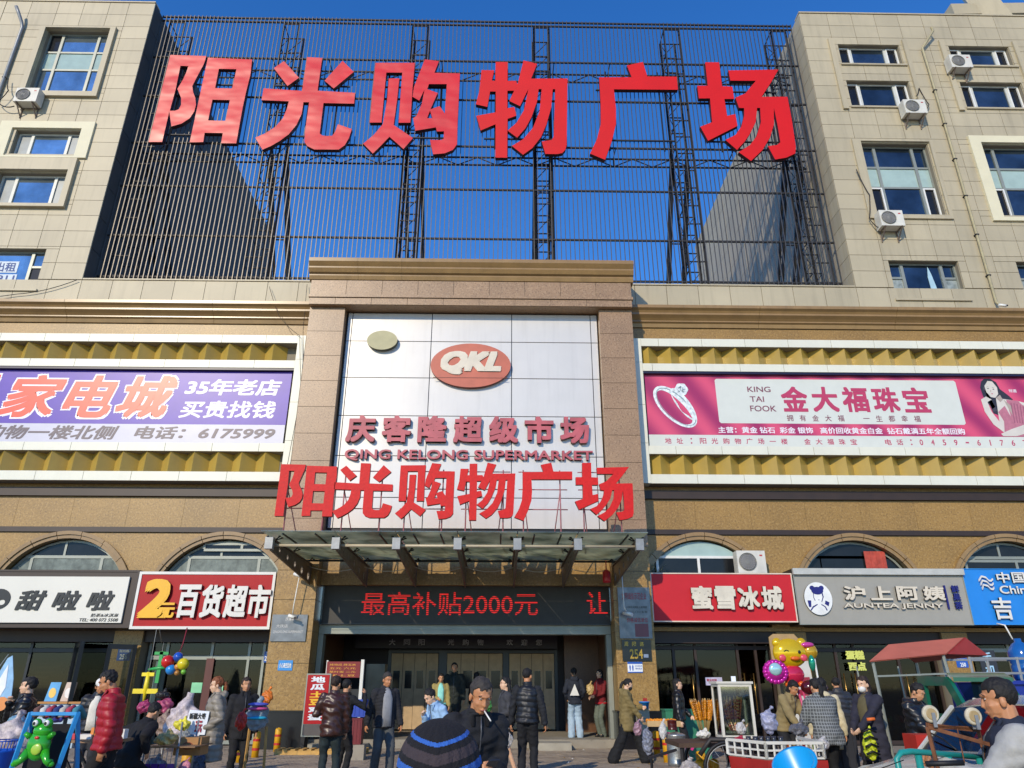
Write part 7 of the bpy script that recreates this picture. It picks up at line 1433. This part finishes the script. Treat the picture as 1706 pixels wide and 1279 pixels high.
for x in (6.05, 6.35, 6.75): b = MB(); b.bar((x, 12.9, .45), (x-.05, 12.9, 1.75), .02); b.build('rod', GREYAL, aw_)
bx_ = thing('carton', 'red and yellow printed snack carton under the awning pole', 'box', (5.2, 9.3, .5)); boxobj('carton', mat('red_carton', 'b02a1c', .5), bx_, 4.88, 5.22, 9.3, 9.6, .55, .92); boxobj('print', mat('yellow_carton', 'd8b02a', .5), bx_, 4.92, 5.0, 9.293, 9.299, .6, .78); text('Wu', WEN, bx_, 5.03, 5.18, .72, .82, 9.298, .002, .03); boxobj('carton', mat('cardboard'), bx_, 4.88, 5.22, 9.3, 9.6, .25, .545)
# green three-wheeler cab and blue cargo box
gt = thing('cargo_tricycle', 'motor tricycle with a green cab and a blue cargo box under a roof rack', 'tricycle', (6.8, 11.2, 0)); GC = mat('cab_green', '15604a', .3, vary=.08, coat=.6); GB = mat('cargo_blue', '1a2f8e', .4, vary=.12, scale=4)
b = MB(); prism_x(b, [[(9.9, .5), (9.98, 1.1), (10.25, 1.5), (10.35, 1.56), (11.05, 1.58), (11.1, .5)], [(10.12, 1.1), (10.9, 1.1), (10.9, 1.45), (10.38, 1.45)]], 5.98, 6.03); prism_x(b, [[(9.9, .5), (9.98, 1.1), (10.25, 1.5), (10.35, 1.56), (11.05, 1.58), (11.1, .5)], [(10.12, 1.1), (10.9, 1.1), (10.9, 1.45), (10.38, 1.45)]], 6.75, 6.80)
b.add([(6.0, 10.2, 1.55), (6.8, 10.2, 1.55), (6.8, 10.35, 1.61), (6.0, 10.35, 1.61), (6.8, 11.1, 1.62), (6.0, 11.1, 1.62)], [(0, 1, 2, 3), (3, 2, 4, 5)], True); b.add([(6.0, 10.2, 1.50), (6.8, 10.2, 1.50), (6.8, 10.2, 1.55), (6.0, 10.2, 1.55)], [(0, 1, 2, 3)]); b.box(6.0, 6.8, 9.85, 9.95, .5, 1.1); b.build('cab', GC, gt)
b = MB(); b.add([(6.05, 9.97, 1.1), (6.75, 9.97, 1.1), (6.75, 10.23, 1.49), (6.05, 10.23, 1.49)], [(0, 1, 2, 3)]); b.build('windscreen', CLEARD, gt)
b = MB(); b.box(6.95, 9.2, 11.15, 11.95, .5, 1.5); b.build('cargo_box', GB, gt); b = MB()
for x in np.linspace(7.0, 9.15, 12): b.box(x-.015, x+.015, 11.13, 11.149, .55, 1.46)
b.box(6.93, 9.22, 11.10, 11.149, 1.47, 1.52); b.build('rib', GB, gt)
b = MB()
for z in (1.62, 1.82): b.bar((6.9, 11.2, z), (8.3, 11.2, z), .03); b.bar((6.9, 11.9, z), (8.3, 11.9, z), .03)
for x in (6.9, 7.6, 8.28): b.bar((x, 11.2, 1.5), (x, 11.2, 1.84), .03); b.bar((x, 11.9, 1.5), (x, 11.9, 1.84), .03)
b.build('roof_rack', STEEL, gt); b = MB()
for x, y in ((6.4, 10.3), (7.3, 11.8), (8.8, 11.8)): b.lathe([(.27, -.08), (.29, -.05), (.29, .05), (.27, .08)], 18, (x, y, .29), axis='x')
b.build('wheels', BLK, gt)
bt = thing('water_bottle', 'blue water cooler bottle upright on the roof rack', 'bottle', (8.0, 12.0, 1.5)); b = MB(); b.lathe([(.15, 0), (.17, .05), (.17, .2), (.155, .23), (.17, .26), (.17, .42), (.1, .52), (.05, .55), (.05, .6)], 18, (7.95, 11.6, 1.52)); b.build('bottle', mat('water_blue', '1c5a9e', .15, vary=.15), bt)
# the white car close to the camera
car = thing('parked_car', 'cream white car at the bottom right, its bonnet, sloping windscreen and roof in view', 'car', (4.2, 6.9, 0)); CW = mat('cream_car_paint', 'c9c6b6', .25, vary=.04, scale=2, coat=.7)
def car_section(): pass
# the body runs from the bonnet at left front to the roof at right rear, along direction D
D_ = Vector((.80, .60, 0)); P0 = Vector((3.25, 5.85, 0)); S_ = Vector((-D_.y, D_.x, 0))
prof_ = [(-.36, .3), (-.35, .66), (-.28, .80), (-.12, .86), (.2, .895), (.6, .92), (.95, .94), (1.05, .945)]; top_ = [(1.72, 1.30), (2.1, 1.37), (2.7, 1.37), (3.3, 1.25)]
b = MB(); secs = prof_; n = 15; rows = []
for d, z in prof_:
    r = []
    for k in range(n):
        t = -1+2*k/(n-1); w_ = .76*(1-.05*max(0, .6-d)); zz = z-.035*abs(t)**2.6-(.06 if abs(t) > .97 else 0); p = P0+D_*(d-.0-.12*(1-t*t)*(d < .0))+S_*(t*w_); r.append((p.x, p.y, zz))
    rows.append(r)
vs = [p for r in rows for p in r]; b.add(vs, [(i*n+k, (i+1)*n+k, (i+1)*n+k+1, i*n+k+1) for i in range(len(rows)-1) for k in range(n-1)], True)
b.build('bonnet', CW, car)
b = MB(); rows = []
for d, z in top_:
    r = []
    for k in range(n): t = -1+2*k/(n-1); p = P0+D_*d+S_*(t*.60); r.append((p.x, p.y, z-.05*abs(t)**3))
    rows.append(r)
vs = [p for r in rows for p in r]; b.add(vs+[(v[0], v[1], v[2]-.03) for v in vs], [(i*n+k, (i+1)*n+k, (i+1)*n+k+1, i*n+k+1) for i in range(3) for k in range(n-1)]+[(60+i*n+k, 60+i*n+k+1, 60+(i+1)*n+k+1, 60+(i+1)*n+k) for i in range(3) for k in range(n-1)]+[(k+1, k, 60+k, 60+k+1) for k in range(n-1)], True); b.build('roof', CW, car)
def cp(d, t, z, w=.8): p = P0+D_*d+S_*(t*w); return (p.x, p.y, z)
b = MB()
for t in (-1, 1):
    for a_, c_, w_ in ((cp(1.05, t, .85, .74), cp(1.72, t, 1.27, .6), .028), (cp(2.3, t, .85, .78), cp(2.3, t, 1.33, .6), .06), (cp(3.3, t, .9, .76), cp(3.2, t, 1.2, .6), .09)): b = MB(); b.bar(a_, c_, w_); b.build('pillar', CW, car)
b = MB(); b.add([cp(1.06, -1, .86, .72), cp(1.06, 1, .86, .72), cp(1.06, .4, .935, .74), cp(1.06, -.4, .935, .74), cp(1.71, 1, 1.26, .58), cp(1.71, .4, 1.29, .58), cp(1.71, -.4, 1.29, .58), cp(1.71, -1, 1.26, .58)], [(3, 2, 5, 6), (2, 1, 4, 5), (0, 3, 6, 7)]); b.build('windscreen', glass('car_glass', 'b4b6a6', -.05, .16), car)
for t in (-1, 1):
    b = MB(); b.add([cp(-.33, t, .3), cp(1.0, t, .25), cp(3.5, t, .25), cp(3.9, t, .4), cp(3.9, t, .85), cp(3.4, t, .9), cp(1.0, t, .84), cp(.3, t, .84), cp(-.3, t, .74)], [(0, 1, 2, 3, 4, 5, 6, 7, 8)]); b.build('side_panel', CW, car)
    b = MB(); b.add([cp(1.12, t, .87, .76), cp(3.3, t, .9, .76), cp(3.15, t, 1.22, .61), cp(1.75, t, 1.25, .61)], [(0, 1, 2, 3)]); b.build('side_window', CLEARD, car)
    for d in (.55, 3.0): b = MB(); c = cp(d, t, .29, .78); b.tube([(c[0]-S_.x*.09, c[1]-S_.y*.09, .29), (c[0]+S_.x*.09, c[1]+S_.y*.09, .29)], .29, 22); b.build('tyre', BLK, car)
b = MB(); b.add([cp(3.9, -1, .4), cp(3.9, 1, .4), cp(3.9, 1, .85), cp(3.9, -1, .85), cp(3.4, 1, .9), cp(3.4, -1, .9)], [(0, 1, 2, 3), (3, 2, 4, 5)]); b.build('boot', CW, car)
b = MB(); b.add([cp(1.1, -.9, .8), cp(1.1, .9, .8), cp(1.5, .9, .86), cp(1.5, -.9, .86)], [(0, 1, 2, 3)]); b.add([cp(.9, -.95, .5), cp(.9, .95, .5), cp(3.6, .95, .5), cp(3.6, -.95, .5)], [(0, 1, 2, 3)]); b.build('dashboard', mat('dash_black', '2a2622', .7), car)
for t in (-.42, .42):
    b = MB(); q_ = cp(2.15, t, .62); b.cbox(q_, (.42, .42, .2)); q_ = cp(2.42, t, .9); b.cbox(q_, (.22, .40, .5)); b.build('seat', mat('car_seat', '8f8468', .8, vary=.3, scale=6), car)
for k, c in enumerate(('8a7430', 'a02a2a', '6a5a40', 'b8a060', '3a3a3a')): b = MB(); q_ = cp(1.2+.04*k, -.7+.33*k, .87); b.cbox(q_, (.16, .12, .05)); b.build('dashboard_clutter', mat('clutter_'+c, c, .6), car)
for t in (-.35, .5): b = MB(); a_ = Vector(cp(1.09, t, .945, .74)); c_ = Vector(cp(1.3, t+.45, 1.06, .7)); b.tube([a_, a_.lerp(c_, .5)+Vector((0, 0, .02)), c_], .008, 5); b.build('wiper', BLK, car)
# teal tricycle frame and the rusty hand truck with two casters on it
TL = mat('teal_paint', '1f8a82', .4, vary=.15, scale=7, speckle=((14, .66, '7a5a40', .6),)); RU = mat('rusty_iron', '6e4326', .75, vary=.3, scale=12, bump=.4)
tq = thing('tricycle_frame', 'teal painted tube frame of a cargo tricycle in the bottom right corner', 'tricycle', (2.8, 4.9, 0))
b = MB(); b.tube([(2.44, 4.9, .55), (2.43, 4.9, 1.04), (2.47, 4.92, 1.07), (2.55, 4.95, 1.075), (3.3, 5.2, 1.01)], .018, 8); b.tube([(2.47, 4.9, .95), (3.3, 5.2, .94)], .014, 8)
for t in (.12, .4, .7): b.tube([(2.5+.8*t, 4.93+.25*t, .6), (2.5+.8*t, 4.93+.25*t, 1.06-.05*t)], .022, 6)
b.tube([(2.44, 4.9, .6), (3.3, 5.2, .6)], .018, 8); b.build('tube_frame', TL, tq); wheel(2.75, 4.8, .3, .3, parent=tq); wheel(3.4, 5.3, .3, .3, parent=tq)
b = MB(); b.tube([(2.55, 4.8, 1.02), (2.75, 4.75, 1.03)], .016, 8); b.build('handle_grip', BLK, tq); b = MB(); b.tube([(2.42, 4.8, 1.04), (2.25, 4.75, 1.0), (2.1, 4.8, .92)], .003, 4); b.build('brake_cable', BLK, tq)
ht = thing('hand_truck', 'rusty upturned hand truck with two worn white caster wheels', 'hand truck', (2.85, 5.0, .9))
b = MB(); b.bar((2.70, 4.98, 1.21), (3.06, 5.05, 1.20), .02); b.bar((2.70, 4.98, 1.225), (3.06, 5.05, 1.185), .02); b.bar((2.70, 4.98, 1.21), (2.72, 4.98, .9), .02); b.bar((2.70, 4.98, 1.21), (3.1, 4.95, 1.10), .022); b.bar((2.9, 5.0, 1.2), (2.9, 5.0, .95), .006); b.bar((3.06, 5.05, 1.2), (3.08, 5.05, .9), .02); b.build('frame', RU, ht)
for x, z in ((2.73, 1.285), (3.0, 1.272)):
    b = MB(); b.lathe([(.045, -.014), (.052, -.008), (.052, .008), (.045, .014), (.02, .014)], 22, (x, 4.97, z), axis='y'); w_ = b.build('caster', mat('worn_cream_rubber', 'bdb39a', .6, vary=.2, scale=20), ht)
    b = MB(); b.lathe([(.03, -.018), (.034, -.015), (.034, -.0145)], 18, (x, 4.97, z), axis='y'); b.build('hub', mat('hub_tan', 'a08a60', .5), w_); b = MB(); b.box(x-.004, x+.018, 4.945, 4.952, z-.075, z+.008); b.box(x-.004, x+.018, 4.988, 4.995, z-.075, z+.008); b.build('fork', STEEL, w_)
tu = thing('tub', 'bright blue plastic tub tilted up at the bottom edge', 'tub', (1.68, 4.5, .7)); rot = Matrix.Rotation(R(-28), 3, 'Y')@Matrix.Rotation(R(25), 3, 'X'); b = MB(); b.lathe([(.0, -.12), (.085, -.12), (.11, .06), (.125, .062), (.125, .075), (.108, .075), (.08, -.10), (0, -.10)], 26, (0, 0, 0)); b.v = [tuple(Vector((1.67, 4.5, 1.00))+rot@Vector(v)) for v in b.v]; b.build('shell', mat('cyan_plastic', '1292cf', .3, vary=.04), tu)
b = MB(); b.bar((1.67, 4.5, 0), (1.67, 4.5, .94), .05); b.build('stand_post', GREYAL, tu)
flush_jobs()
flush_texts()
for o in list(COL.objects):
    if 'wr' in o: del o['wr']
